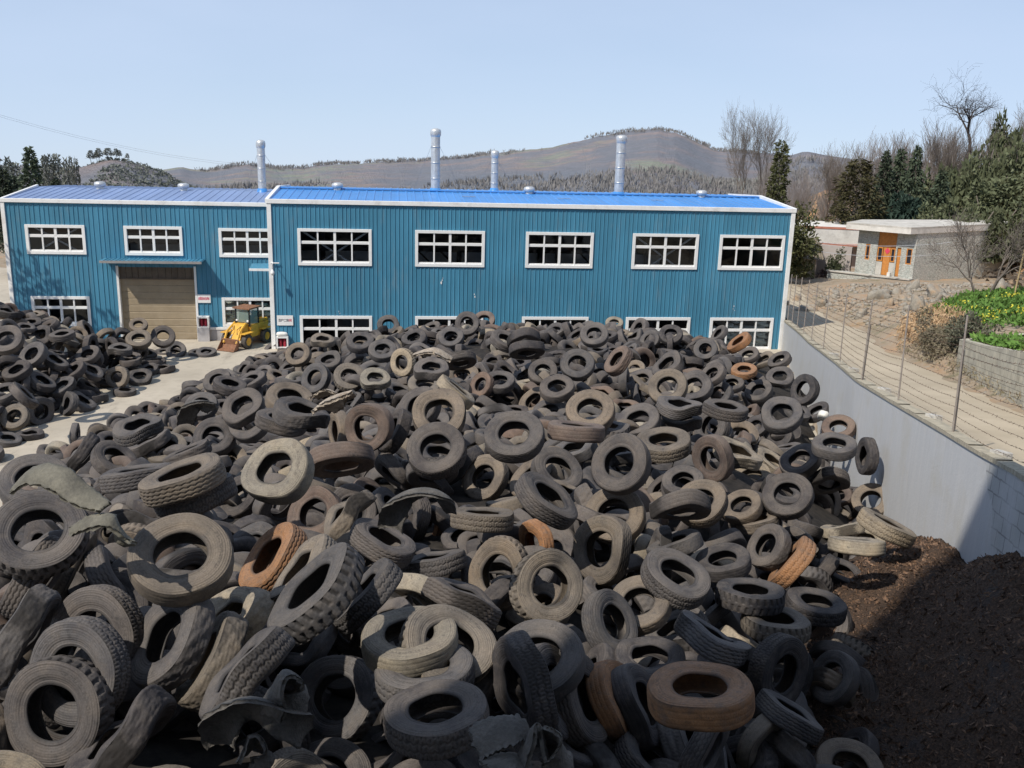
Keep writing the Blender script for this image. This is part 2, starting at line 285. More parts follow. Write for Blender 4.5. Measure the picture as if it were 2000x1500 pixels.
TYRES = '''-419,812,601,71,-101,103,lg0
-334,922,707,32,-74,103,wt0
192,845,615,8,139,103,wo0
-63,823,597,6,158,103,bg0
-517,998,695,37,-68,103,lg0
-194,916,676,42,-170,115,lg0
-411,844,623,75,-106,103,bg0
-338,891,632,51,-142,103,mg0
-189,998,501,54,-117,103,lg1
-240,811,645,48,177,103,bg1
22,899,587,96,-152,103,bd1
-102,947,607,6,-111,103,wp0
55,1210,544,61,-61,103,lt1
-326,1298,665,43,-118,103,wp1
-347,780,593,44,176,103,md2
-401,1131,713,17,-175,103,zt0
244,1297,520,22,-44,103,bg0
-62,946,600,34,-54,103,lt1
-422,913,622,71,-104,103,bg0
147,1387,520,67,-136,103,zt1
-496,898,627,122,4,103,mg1
360,1147,463,81,-51,100,bd0
-301,900,605,55,-166,103,mt0
186,1546,603,56,-125,103,wg0
-257,928,509,71,66,104,bd1
38,970,572,26,-117,103,wg0
-124,1567,610,40,-103,103,bg0
56,1367,606,35,-11,103,zg0
158,999,502,59,-15,94,wd1
7,1600,628,35,-103,103,zg0
-295,1136,607,46,-157,103,zo0
261,1114,524,31,30,103,zg1
363,1330,478,8,84,103,ld0
141,1193,500,54,-34,93,zg0
-185,1340,542,25,10,103,zg0
-82,912,589,4,173,103,bg0
-171,1095,582,47,178,103,bg0
-727,1406,596,26,-66,103,wg0
352,1062,453,32,23,88,zg0
-258,1415,643,142,-70,103,wb0
130,1002,503,62,-15,97,wo1
-303,992,595,56,-151,103,mp2
86,972,525,62,-17,103,zg0
494,1423,416,5,12,98,bd0
-8,1300,517,70,-119,103,lt1
-56,1147,553,31,39,103,zg1
535,1765,470,43,-123,96,zg0
-370,983,445,24,57,103,bg0
485,1281,374,57,-159,80,wg0
276,1474,559,145,-82,103,wg1
183,1107,496,8,-77,88,bd1
537,1358,300,37,-149,104,wg2
-377,1686,631,16,6,103,mg1
-41,1456,535,14,87,103,bt0
-288,1891,544,85,-111,103,wb1
448,1555,457,55,-161,84,mg0
394,1293,452,8,69,101,lt0
-129,1696,634,43,-93,103,wt1
346,1444,477,16,-155,87,wd0
-262,953,474,40,140,100,wd0
319,1942,509,11,-132,116,bt0
406,1857,511,89,-140,94,wb0
-50,1942,423,57,-125,103,zt0
467,1141,320,18,-77,94,zt0
-335,1591,478,53,-117,103,wb1
747,1804,394,24,10,116,bp0
-234,1027,641,47,-175,103,zt1
223,935,496,100,-35,84,zg0
191,1268,490,32,-127,90,wt0
-781,1958,505,10,-135,103,bg1
651,2261,487,34,-119,103,wg1
-244,1063,536,41,-128,84,wg2
180,1541,513,48,-116,103,wt0
164,1949,573,38,-107,103,wt0
318,1050,425,102,-48,80,wt0
475,1504,449,59,156,106,bo0
-550,1361,626,14,129,103,zg0
-112,1370,495,21,128,103,bg0
-2,853,512,27,-14,104,bd1
116,1651,624,11,74,103,wb0
-394,1152,682,20,165,103,bg0
-271,1530,502,48,180,103,mt2
-536,1019,631,121,-1,103,zg0
350,1668,489,38,-127,96,bt0
777,2239,417,13,-119,103,wg0
-493,1119,577,63,27,103,zg0
92,1800,494,37,-62,103,zg0
-643,2257,467,37,-107,103,wg1
-180,1669,442,78,-143,100,zg1
347,1078,399,37,37,100,mg2
646,1681,408,19,84,102,wp0
451,1770,443,32,-141,80,wt0
49,951,547,64,-12,103,wd1
869,1965,186,63,-97,94,bb2
80,942,484,25,14,80,wd0
732,2343,342,35,-142,103,wg1
489,2155,525,5,-2,103,bg0
-187,887,472,9,-99,103,wg1
395,2218,511,3,-48,103,zg1
164,947,461,40,0,86,zd0
-199,796,526,72,-44,84,bt1
-374,954,537,35,-76,100,wd2
0,964,543,76,135,100,md1
963,2441,202,42,-132,103,bt0
805,2329,295,132,-93,103,bg1
-886,2070,393,36,-15,103,mg0
-476,1330,476,77,-42,104,wd1
-713,2238,394,38,-88,103,wd1
130,2726,410,26,-105,103,wg0
404,2453,495,50,-114,103,wt0
193,2827,457,46,-103,103,wg0
-130,943,464,26,169,91,wd0
671,1810,289,18,-36,94,wd0
-241,1939,432,125,-142,103,bg1
944,2463,320,87,180,103,bd0
-976,2960,256,35,-91,103,bg0
468,1916,500,18,-25,99,bp1
598,1489,287,51,34,104,lt0
300,2202,477,34,-128,103,wg0
-226,2659,472,14,-106,103,zg1
271,1468,493,27,148,91,zg0
48,1485,483,95,-145,80,bo0
-448,901,576,57,-170,100,zg0
744,1874,253,5,84,104,ld0
-244,1961,514,56,-161,103,zd0
215,993,447,62,-10,108,bg0
49,1322,448,26,-164,100,wt1
-487,2064,546,24,-53,103,wt0
952,3080,333,70,-150,103,bd0
-116,1287,487,46,58,104,wp1
-462,1884,552,12,9,103,bg0
330,1750,497,28,-125,80,wg0
323,2911,453,51,-162,103,bb0
-619,2991,348,60,-115,100,bg0
-21,1282,466,74,168,108,wd2
40,2750,516,146,-79,103,wd0
102,920,455,94,31,94,md1
-246,1055,471,44,72,76,wd1
805,1935,131,33,-113,94,wd0
497,1209,297,51,169,84,wd1
-418,2898,375,23,-91,94,bp1
548,1444,294,71,58,104,wd1
-997,2162,372,126,1,103,bd1
-592,1451,462,80,73,104,lt0
-184,1104,485,31,-148,103,wg0
277,3287,451,43,-106,98,wg0
-549,1124,593,113,6,103,bt0
-1808,3409,345,46,-83,116,bg0
29,825,490,39,-94,108,zg2
-755,1471,451,63,-111,100,zd2
-506,2943,367,39,-79,101,lt0
-1815,3423,53,49,-85,101,wt0
-675,1942,456,24,170,103,bg0
-195,1114,540,94,-142,104,bg1
-341,2970,414,79,-121,89,lp0
-371,993,479,114,-151,100,md0
509,2655,443,47,-128,103,zg1
-647,1501,473,68,-59,84,wd2
884,3391,239,37,-135,102,wg0
565,1690,323,57,59,100,lg1
-861,2882,346,15,-22,103,bd0
-753,3348,337,50,-106,93,wt0
-627,2249,432,44,-110,103,wg0
1001,2865,271,30,-127,103,wb0
-159,2879,447,141,-71,99,bg0
-1684,3247,188,50,28,116,bg0
-427,3130,411,32,-89,94,wg0
-480,1077,559,41,-87,104,zd1
-1891,3752,206,47,-114,116,wg0
-1896,3627,172,28,-112,110,wd0
460,2823,463,39,-158,103,wg1
-550,3443,366,25,-90,103,wd0
294,1038,386,56,-161,94,ld1
-38,2867,386,23,-103,96,wg0
-1777,3528,45,86,-28,116,bg1
-200,2064,537,44,-126,103,bg1
492,1277,260,65,-127,94,wd1
-156,1864,463,132,-77,103,zg1
1012,3594,242,36,-117,100,wg1
-863,2226,381,22,-179,103,mg1
252,1297,431,24,171,100,lg1
397,1682,389,60,114,104,wg1
759,2066,276,26,113,94,zp1
-190,1131,395,17,-113,100,ld1
-541,1847,401,41,-124,100,bd0
-411,2240,420,89,-154,103,wt0
-1832,3677,118,35,5,112,bg0
-139,1671,411,78,-115,108,wd1
94,2926,406,39,-99,94,wg0
-134,2262,520,39,10,103,wp0
-434,943,493,18,25,108,bd2
-1656,4526,120,52,-74,111,wg0
-241,3716,332,34,-100,103,wg0
-188,3882,355,53,-91,103,wg1
-1660,3983,63,65,-99,99,lt1
-1720,4391,133,33,-78,113,wt0
-90,2850,380,59,-135,83,bb0
-231,1759,426,48,-8,84,wg0
-1721,3653,39,70,-138,103,bg1
32,1419,464,28,-120,94,wg1
111,1110,468,54,174,94,wd0
714,1814,207,46,-157,80,wd0
879,3731,342,43,-176,103,wo0
-432,1172,545,44,81,100,mg1
261,1495,464,96,-161,84,zg2
872,2037,208,25,75,108,wg0
-1624,4127,26,23,-61,107,lg1
408,2251,467,3,-37,103,zd1
-614,1522,485,16,106,103,mg2
808,4021,245,47,-111,103,wg0
-296,1711,435,55,-70,100,wg1
822,3379,316,17,-118,91,bo0
479,1307,348,35,53,94,bt2
661,4035,301,38,-108,103,wd0
33,3058,479,146,-79,114,wd1
-1764,3955,162,33,-106,102,wg0
304,1362,434,25,166,86,wg1
-759,1753,420,67,-69,94,wd0
145,2067,447,22,-166,100,wg1
692,3285,322,46,-153,99,wg0
-414,1472,463,41,-109,94,bg2
-799,4014,238,11,-75,103,wt1
-207,1581,431,72,145,108,zd0
802,2391,198,85,55,94,wd1
-469,876,533,72,-62,100,md0
1138,3502,137,37,-169,99,wd0
-503,801,556,69,-119,100,mt1
821,1926,215,28,-6,84,bt1
610,1751,308,64,149,104,wd0
-399,3861,292,31,-117,103,wd1
-1833,3802,171,34,3,107,wg1
-83,808,509,26,-151,100,ld1
-1854,3931,247,8,-110,101,bg0
-1771,3274,16,19,-15,90,wg0
49,1861,452,40,-148,103,zt0
-1773,3727,88,28,-116,105,wg1
-439,714,567,60,-21,94,wp2
-614,3176,360,29,-112,89,wg1
-27,3106,460,32,-38,99,bg0
-1727,4194,131,6,-36,108,bg1
-147,1986,368,26,37,104,wd1
633,2140,335,25,-42,100,zd1
480,1758,417,17,153,80,bt0
78,1542,433,57,-118,100,wg2
31,921,465,72,30,104,ld0
1119,4005,211,37,-162,103,bg0
643,1689,243,13,70,94,md2
416,1301,370,36,-146,94,bd1
-44,921,474,77,67,104,md1
-1700,3720,29,36,11,114,wg1
-1733,3354,9,0,-146,94,zd1
-105,1991,430,44,163,108,zd1
-1643,4651,22,44,-82,100,wg1
-879,3192,278,23,-138,103,wg0
-199,846,484,47,-97,94,zd2
563,1799,341,55,-153,100,wg0
629,1955,323,33,42,94,zg1
-474,1683,391,71,121,94,md0
610,2330,298,25,-127,100,wp1
-80,1614,431,19,-153,80,wd1
150,1345,463,23,-4,80,bg0
3,1781,432,27,133,100,wt1
-279,992,505,68,11,84,lg1
-16,853,471,79,-28,108,wd0
-497,2855,304,31,-136,104,lg1
-1732,3893,109,35,-9,101,bg0
-435,1749,430,75,134,104,wg1
521,2424,401,71,-145,103,bg0
238,1162,445,17,149,95,bd0
156,1553,496,32,54,94,zg1
260,1014,414,67,-8,104,wg1
-1774,3834,124,35,-133,108,wd0
141,1644,470,66,24,108,lg2
729,2599,247,31,-31,103,zp0
-1060,3405,216,38,-105,103,bg0
-46,2614,347,58,88,108,wg1
-144,1894,429,55,27,76,wd0
193,946,427,75,58,84,bd0
-67,975,490,53,83,84,wg0
-1619,3944,12,6,-1,94,wg0
69,2794,347,43,-143,103,wt0
-825,2227,362,21,-93,103,wt0
-1502,4671,11,12,-78,100,wg0
672,1785,237,53,-25,108,wd2
564,1572,307,58,-136,100,bg0
236,2084,432,10,170,100,mg1
-10,2924,333,72,69,94,bd0
-15,1382,473,8,-122,104,lg2
200,1972,529,8,34,103,lg1
-574,4405,232,47,-90,103,bg1
-2099,3988,323,19,20,108,bd2
-1685,4194,80,2,155,99,wg1
719,3288,252,57,-138,103,wg0
221,1390,416,62,21,94,lg1
-475,1416,477,62,115,108,wg2
-142,1707,407,66,-151,80,bo0
-453,1016,561,9,-17,100,bg2
-1951,3951,242,37,-98,104,ld2
772,3330,280,23,-113,86,wg0
-277,1835,419,40,-9,84,wb0
1077,4376,144,33,-142,103,wg0
-421,945,535,31,127,94,bg1
839,2432,204,65,-52,100,zg0
-55,2016,366,24,-161,104,bd1
-159,1184,494,31,-160,84,wg1
-147,1938,470,14,-53,104,zd1
-478,2935,334,63,75,104,mg1
-355,996,507,43,22,100,md0
-436,1463,443,80,-81,94,md2
363,3071,346,85,-12,99,zg0
-556,1025,587,80,93,76,zb0
-590,1562,497,15,110,104,wd1
-506,972,503,41,1,104,wd0
686,2810,254,40,-100,108,zt2
-268,1124,528,39,-152,103,bg0
-6,1566,473,15,68,104,bg2
370,1772,381,79,-102,100,wg2
190,1906,425,33,-23,104,wg0
221,1550,423,75,-170,104,zp2
-1755,4490,179,34,-78,86,wt0
184,1482,431,57,144,104,wg2
190,1365,378,78,-130,108,ld1
94,1234,433,87,42,76,lg1
-513,1163,560,43,163,94,zg0
314,1874,434,41,-167,80,wd0
-400,1082,524,70,21,108,bg2
-1490,3072,44,65,79,100,zp0
489,3589,292,84,-62,104,lb1
-1881,3504,122,21,-100,107,bg1
-412,1395,476,38,80,100,wg2
-94,879,490,54,-161,76,bg0
-292,725,549,57,-35,100,wt0
687,3688,264,29,87,108,ld0
1058,4956,118,53,-171,105,wg1
-1559,3334,26,93,12,81,zg0
112,2707,343,23,-118,103,wg0
-356,3004,304,27,-31,100,wg1
-1592,4339,11,0,-165,108,bg2
-972,2790,203,55,-49,94,lt0
-46,1551,446,22,-109,80,bg1
237,1107,408,89,-95,94,bg2
784,2799,202,62,39,104,zt1
254,1653,408,71,169,100,wt1
-1952,3670,191,31,130,100,wd2
524,2264,321,52,37,84,ld1
-867,2050,358,63,-123,100,zb1
1150,4369,124,37,-161,103,wt1
-680,2223,342,29,-97,103,bt1
-1751,3907,34,39,24,104,zd1
218,3746,285,51,-36,100,mg1
376,1380,384,48,-7,100,bg1
-2008,3943,272,15,-31,76,bg1
-735,1776,461,129,-5,103,zg0
412,3091,287,70,-10,94,zg0
357,1292,403,43,10,94,wp2
-45,1527,416,74,1,100,wd0
-28,1378,410,85,-57,100,zd2
576,4404,248,62,-151,103,wg0
-689,1352,484,67,113,100,zg0
335,2783,338,31,-85,84,wb2
-1308,2829,128,61,-85,100,wb1
453,3319,285,30,-127,108,zg1
817,3128,188,47,-131,84,zd1
-362,1654,398,39,-111,104,bd2
-1853,4186,144,85,-3,104,ld0
-828,1837,366,34,16,108,bd1
-505,2790,289,54,64,108,wd1
897,2500,185,54,-157,76,lb2
510,1529,328,69,109,104,bb1
-275,2023,356,63,-98,104,wg2
433,1855,385,58,-152,104,lg2
-136,4413,263,43,-98,103,wb0
727,1859,192,83,80,104,bd1
166,3902,298,54,38,94,zd1
41,3144,331,35,-128,100,bg2
-25,3185,328,39,-60,100,ld2
-1692,3820,16,9,120,104,ld0
-1208,4821,-7,29,-115,116,wg1
-43,2240,410,17,3,94,zg1
-701,1707,410,73,91,108,mg0
-257,2805,387,22,-96,103,wt0
-111,3165,323,65,-136,108,lg2
-127,2220,393,40,163,108,zg2
-319,2895,295,68,72,108,bd0
-544,918,567,51,19,76,bg1
915,3140,169,27,-115,108,bd2
-140,1801,383,21,-143,100,wd1
197,1681,429,20,-168,94,zg1
-382,1226,501,79,121,84,wg0
888,3107,168,64,-126,94,ld1
-1276,3755,49,78,90,94,zd0
190,1781,433,48,84,108,wg1
-1866,4381,145,56,152,100,wt1
211,2489,384,39,-72,94,wg0
588,4120,257,54,-135,94,lg0
-71,3314,337,14,-100,84,bd2
-1640,4282,20,24,-100,84,wd0
-472,1517,451,32,-3,103,wd1
-1407,3221,51,47,-62,100,bt2
512,3654,307,86,152,104,md0
690,1911,274,92,116,84,zd1
-1440,3433,38,81,108,84,bg1
-170,1473,443,14,-138,104,md1
301,1204,449,51,79,94,bd1
462,1591,359,51,-68,100,bd2
886,2125,194,52,158,84,zd1
-572,3507,274,53,121,104,bg1
504,4829,185,26,-101,92,wp0
-642,1631,475,95,-21,100,bg0
-559,1608,438,62,-91,94,zg0
-1972,4413,164,70,7,108,zg1
777,1977,243,52,166,76,lg1
28,1625,443,77,35,84,bg1
270,2189,443,68,124,94,mt2
266,1800,429,49,25,108,bb1
-243,3332,329,56,-84,94,bg1
-1403,3519,31,39,-34,94,bg2
-58,2747,338,45,34,100,lg1
-564,1097,552,50,-74,94,bg2
-595,1345,497,46,91,76,wg2
-326,1888,407,70,63,76,zg1
233,3992,302,69,-9,104,bd1
73,2888,335,66,31,104,bb0
-1812,4421,141,50,140,94,wd2
-567,1671,439,24,16,104,bd0
-499,2428,304,87,-42,84,bg1
-785,2209,334,78,68,104,lg1
-1055,2953,171,79,26,104,bd1
-915,1992,315,79,8,100,bt2
-1009,4013,110,66,-68,104,lg0
277,1393,436,31,161,94,wg1
398,1224,351,62,175,84,wg1
828,3304,179,33,-179,104,wb1
1047,3450,150,26,-55,97,wg0
733,2250,192,73,-164,100,wd0
-1789,4263,126,83,51,94,wd0
-719,3053,319,7,72,89,bg1
-129,3714,273,51,-175,104,wd2
286,3418,316,58,57,104,wt1
-453,2341,328,21,-7,104,wg1
28,2104,425,43,-88,84,mt0
392,1148,346,76,164,76,lg1
-1230,2875,148,34,-10,108,wd1
-1307,3910,42,53,119,108,zg2
-161,3916,249,27,-123,104,ld1
859,3882,228,33,87,108,zd1
-1067,3032,163,78,-143,108,zd1
-590,1850,384,58,92,100,bg0
-890,3602,183,26,-18,94,zt1
654,4010,265,78,-3,84,zd1
-609,2167,324,55,-67,104,zg0
468,3090,305,30,-18,100,lt2
122,2119,415,89,112,108,bg1
230,2004,414,24,42,100,wg2
284,3171,303,68,163,108,mg1
-383,1332,485,34,64,104,bt1
-2038,3868,280,59,-16,94,bg0
635,2594,290,61,170,104,wb0
746,4234,216,57,60,104,md0
-831,1516,419,22,-63,104,zd2
-251,1463,469,64,143,100,bt0
-1501,2915,9,0,-156,84,wg1
-694,3077,302,62,-31,94,wp1
-1752,3104,19,12,-96,108,bg1
-1048,2251,230,57,-126,94,lg0
461,4000,283,57,-7,94,lg1
261,3910,310,34,-157,94,wd0
-381,1843,422,31,72,104,wt1
363,3109,324,21,149,84,md2
619,2206,297,57,-93,94,wd1
-100,2508,351,60,2,100,bg0
277,2970,325,12,-68,100,wb2
-1928,4129,185,29,22,100,zt1
-169,3151,326,43,-70,104,bt2
-478,3313,289,33,-58,108,wg2
418,1328,303,91,-40,108,zd1
-323,3311,318,82,-161,108,bg0
-1120,3093,147,47,-26,100,bg2
-1096,3997,92,44,-71,84,wd1
526,4210,247,29,-172,100,mg2
126,2896,380,45,4,100,wt1
108,1726,475,26,-1,80,bt1
7,2695,344,7,-47,84,wd1
-2038,4042,271,9,-69,94,bd1
-686,1418,457,63,-50,108,md2
-240,1016,412,54,-85,100,md2
355,1977,413,7,19,108,wg2
-445,3034,300,27,-47,104,zg0
205,2929,329,68,78,104,wg1
174,4006,304,35,-140,100,bg1
-633,2076,335,60,179,104,wd1
400,1241,316,79,80,104,wd0
401,1052,335,26,-153,108,wg1
449,3481,280,52,-123,84,wt0
383,3986,291,23,-141,100,ld1
-106,1022,451,8,35,84,bd1
912,2567,120,39,-137,103,wt0
-1545,4688,3,4,-41,101,wg0
518,1398,223,81,-23,100,zd1
-483,3758,276,53,-38,100,wg2
-487,1936,376,56,81,108,wg1
16,2292,403,30,65,94,zb1
-1990,4091,231,51,-144,104,ld2
-38,2546,350,13,-79,104,wg1
-347,1766,428,20,93,104,bg2
-702,2149,350,26,162,104,bg1
-334,3512,323,6,-13,100,zg2
-1923,4201,155,64,96,100,wt0
-2049,4372,195,47,-173,94,md1
-1253,3534,54,23,-75,94,wt1
844,3793,218,84,13,104,wg0
-352,4086,256,24,70,100,zd0
-1976,4340,159,64,-66,84,zt1
316,2107,412,17,-49,104,wd1
177,1185,426,83,162,84,mt2
-753,1286,461,45,154,94,md1
130,1621,453,73,13,104,zd2
315,3549,333,2,-166,84,wd1
4,1999,447,33,-9,100,wg1
295,2888,323,46,138,104,bt1
186,1728,376,81,-101,94,md1
-1345,3613,37,13,14,104,lb2
-1831,3698,32,36,-30,104,wd0
-181,1264,473,13,85,104,wg2
-1183,4186,56,48,-150,100,zg1
-408,4767,138,34,-138,112,wg0
236,3112,320,56,-160,104,wt0
-389,3247,304,78,-63,104,md0
-33,3375,350,24,89,94,wt1
118,2486,373,80,77,76,bg0
413,2100,393,37,64,104,wg2
-688,1569,449,52,-166,94,lt1
-558,3072,272,45,-163,94,zg2
-1839,3772,103,71,-161,100,bd2
-1079,2328,232,2,-150,94,bg0
-180,3364,341,81,-10,94,zd1
-497,2098,361,36,142,94,mp0
-1896,3947,163,15,36,94,bd0
-338,2384,342,17,-75,108,zg1
351,1540,406,24,-87,100,zp1
-652,3256,246,57,-119,104,bd2
-537,4323,202,35,-172,108,zt1
-465,1768,371,77,-72,84,bd1
-1657,4377,23,23,113,94,zd0
-96,3936,292,42,79,100,wp0
-522,2174,328,70,-146,100,ld1
477,2322,362,51,-84,104,wd1
-1802,4264,88,56,175,104,wd1
429,3538,303,73,99,100,wg2
311,1253,336,7,148,94,wd0
-1552,3134,22,22,12,94,zg0
-545,1395,483,37,164,76,wb0
293,1828,399,74,-137,84,wt2
-236,2033,393,55,-4,104,wg2
-556,2001,372,31,-134,108,bt0
-1806,3612,34,42,-175,100,lg1
556,1385,252,11,164,76,wg1
-156,2859,346,44,-147,84,zd0
-1891,3632,114,63,-138,104,zg1
-28,3964,294,64,-160,108,md0
-1321,3549,33,54,-47,84,zd0
883,2061,100,52,173,104,ld2
61,2443,375,70,-37,100,bg1
-326,3073,316,27,65,100,lg1
-1797,4056,122,67,89,104,bg0
-978,3739,157,44,-110,84,mg1
194,1638,420,71,-6,94,zd1
76,1958,429,88,37,100,wt1
-880,3156,249,75,-39,100,bg0
-341,3409,311,85,47,108,wd1
-1409,3647,21,16,-69,104,lg1
66,4072,278,76,149,108,wp2
215,3229,309,57,-118,104,zd0
-23,2432,372,42,1,104,ld0
570,3761,253,69,-168,100,bd1
-836,3524,194,84,-3,94,wd2
-56,3630,344,33,122,100,wg0
91,2550,354,89,33,94,lt1
734,2417,257,49,-92,104,zb1
497,1804,406,62,81,84,bd0
110,1351,392,19,44,94,bd1
-1299,3689,30,33,10,100,wd0
-2035,3753,248,25,-158,104,bd1
506,3241,264,79,-120,94,wd0
-128,1603,348,30,-47,104,ld2
-323,1102,390,34,23,92,wd0
-1865,3405,44,95,-175,100,wd1
490,2242,379,6,-99,84,lg1
406,3232,286,23,-74,104,wt1
447,3663,307,38,-160,94,wg2
-456,1330,448,52,7,108,zb1
-2141,4274,257,5,19,104,wt1
-869,1769,360,58,-106,104,bg1
-1340,2719,61,64,-41,104,bg0
105,3888,305,31,35,100,zd2
636,3323,229,74,-174,84,bp1
328,1211,420,27,159,85,wd0
-1752,3820,25,24,149,100,wd2
-659,2608,276,17,95,94,zd1
-1103,2414,212,67,171,104,zd1
-347,1488,449,13,-129,104,bg2
257,1507,414,71,121,108,bd0
-244,1648,401,48,-155,108,wd1
129,3364,333,25,99,84,zg0
-1715,4703,-3,6,-45,101,wg0
-1762,4575,20,19,-32,100,wd1
-71,3848,297,60,84,100,md2
-3,1484,448,79,57,94,bg1
-623,3061,214,55,-18,100,zd1
621,2512,298,92,22,94,bd0
823,2089,237,40,-92,84,zp2
-210,2492,354,18,-121,100,mg2
428,2167,400,22,-86,84,wg1
785,3707,232,57,110,104,lg1
18,3266,324,45,-9,100,bg1
958,2566,139,45,-19,94,md1
85,2326,407,58,109,94,bd0
857,2910,181,17,127,108,lg1
833,4249,201,68,-88,108,bb1
-807,2581,247,38,21,100,wd0
-246,1401,478,46,144,104,wg1
758,4128,183,45,51,94,wd2
-344,2455,333,21,-34,100,mg1
-621,4318,212,20,161,104,zd2
-1738,4424,53,58,154,100,bg0
355,3238,293,36,76,104,zg2
-326,1066,531,27,-139,104,wd0
-28,2078,413,83,37,94,wd1
174,3561,301,6,-8,104,bd2
-1036,2386,229,40,55,100,zg2
-725,4271,178,57,32,104,zg2
298,3712,331,47,-162,104,zg2
-231,3436,333,30,44,104,wd1
-785,1726,380,51,-166,104,zg1
-2076,4143,251,83,46,94,zg1
640,2055,291,90,62,84,ld0
568,2661,306,38,-108,104,wg1
351,1832,448,34,-59,100,zg0
-2154,4094,310,85,-21,76,wb2
-1394,3364,42,28,-16,94,zd1
85,2256,408,80,-76,100,wb1
-352,1965,407,67,-80,84,bd2
-1678,4472,10,1,19,94,bd1
-211,2627,335,54,-137,84,lg1
-1745,4069,33,37,-62,94,zd0
-2031,4234,151,56,-119,104,md1
-1171,4344,38,44,5,108,wd1
-502,3832,271,33,-43,108,wp1
-88,4226,245,33,-52,104,wb0
-577,3183,262,58,-126,84,wd2
800,2380,287,18,71,94,bg2
57,3039,331,3,65,94,bp1
-1884,3777,85,83,-15,108,bd2
-402,2530,306,52,-103,94,bt1
-1978,3870,226,20,161,94,wp1
267,1929,420,11,-135,76,wt1
123,3726,278,34,-56,94,bd2
-549,2516,278,46,145,104,wp1
-106,2116,365,36,120,108,bd1
-1397,2942,82,64,27,84,bb1
-772,4104,175,66,-23,108,bt0
-1478,2996,35,44,145,100,zg0
-467,1113,542,34,5,103,bg1
-615,3192,217,54,-86,104,bd1
-1450,2840,17,22,123,76,wp1
-128,4283,240,91,165,104,zg1
780,4155,219,43,170,104,wd2
-979,3229,171,14,-50,100,mg1
64,2183,420,55,-44,94,zt1
-392,2775,306,0,-28,100,bg1
685,3596,237,44,84,94,wb1
774,3436,200,5,119,104,bg0
-592,4135,220,84,-161,94,mg1
-1855,4300,138,28,79,76,zg0
-307,4201,252,19,-179,100,bg2
89,1610,465,12,-176,80,bg0
627,2484,269,51,-25,100,bd1
-2137,4177,272,30,137,94,bd1
893,3957,225,10,113,108,wg1
-1467,3365,26,21,38,108,wd1
-134,2602,340,53,174,104,bp0
696,3375,218,28,107,104,wg1
-370,4219,232,44,10,104,wg0
282,3055,319,37,103,76,wd0
276,3814,318,33,152,100,bt0
189,1059,419,15,40,94,bd0
-121,2779,325,80,-67,100,zd1
-1719,4285,64,28,-94,100,lg2
-864,3681,201,17,-145,84,bg1
-148,3071,323,35,162,100,wg2
384,2732,340,62,168,108,ld1
-727,1634,424,18,-141,84,ld2
306,3315,300,22,-50,104,wg2
-1873,3516,41,67,-159,94,md1
-1239,3678,51,43,108,104,wd0
-972,2061,278,55,-109,100,lg0
436,4330,236,89,-178,104,zg2
182,1797,334,12,95,104,wd2
16,3316,331,10,-137,104,zd0
-664,2490,272,2,-71,84,md0
-1033,3884,130,62,179,94,zd1
899,4188,201,64,-10,104,lt1
-864,2687,240,4,18,94,wg0
-2075,4296,221,27,-71,76,lt1
-413,2867,292,10,137,94,lg0
534,3800,300,70,164,94,bg2
609,2735,282,41,-132,84,bd0
781,2475,244,39,-91,108,wd1
-484,978,542,47,70,94,ld0
832,3478,167,86,54,100,bg0
-28,2993,329,8,152,104,zg1
454,2064,346,69,-110,84,bd0
433,3896,255,90,-3,94,zd2
653,2687,270,31,159,104,zg2
154,1052,444,84,-93,108,zg1
803,2326,153,23,-179,84,bd2
-70,1472,415,80,-94,94,zd1
-102,2081,398,66,50,100,zg0
311,1602,413,37,-102,94,bg1
-870,1899,341,80,-30,94,bg2
-1176,4023,64,43,50,108,wg1
-1714,4067,34,61,53,84,ld1
516,4092,222,69,77,100,zd1
597,1889,324,35,2,100,wt1
-601,2569,275,33,109,104,md1
388,3609,321,5,-157,94,wd1
-999,2704,217,15,-58,104,wt1
-1772,4277,31,38,-85,94,wd1
-258,2094,392,57,-63,84,zd0
950,3765,175,47,-69,108,zg2
-1360,3767,21,16,93,100,mt0
84,1509,347,57,61,76,zd0
-1284,2630,105,73,-114,104,bg1
606,1838,271,17,-145,104,wd1
35,4314,229,85,-82,100,wg0
735,2710,237,26,44,100,wg0
-764,3745,220,47,109,94,zt0
-187,1989,425,17,75,104,wg1
-2046,3971,253,59,-73,104,mt1
-562,967,525,55,12,103,bg0
104,3503,309,36,76,104,wd0
-769,3588,221,44,-74,104,zt0
-471,1267,503,27,127,84,bg0
-465,1828,396,71,-142,100,wg1
497,1268,222,69,-1,104,wd2
-1654,4684,1,19,-10,101,wg0
-826,3428,213,11,-163,104,wb0
527,1515,277,30,156,76,bd2
272,2749,340,52,61,100,zp0
-1191,4584,11,0,141,108,wg1
-1808,3852,101,73,47,94,zd2
478,1420,292,16,-69,84,wd0
-446,2705,301,82,-80,84,wg1
-1895,3857,155,34,-112,94,zd0
307,3625,334,24,-101,94,zg2
193,3901,268,51,-19,94,md1
28,1995,369,4,40,84,wd1
-1204,4488,19,15,-91,94,wt1
-194,4138,251,68,-35,100,bp1
499,3022,286,55,-96,84,bg2
935,4421,159,54,-157,100,wd1
-395,1087,471,89,120,108,ld1
483,1677,352,44,-104,76,wg0
-705,2555,260,14,74,84,bg0
-886,2906,216,18,-91,94,mg0
-995,3055,168,82,52,108,bg1
-89,1078,485,45,92,84,lb1
-855,3267,190,66,-99,104,zg2
-639,3832,247,28,111,100,lg0
513,1856,310,12,-38,94,md2
276,4176,267,34,-162,104,bg2
-1066,3250,138,48,107,104,bg2
-724,1308,462,83,120,104,wd0
-505,3470,283,20,0,84,mt0
-919,2123,288,38,0,104,wd2
598,4274,237,64,113,100,zd1
878,2524,146,68,-30,104,mg0
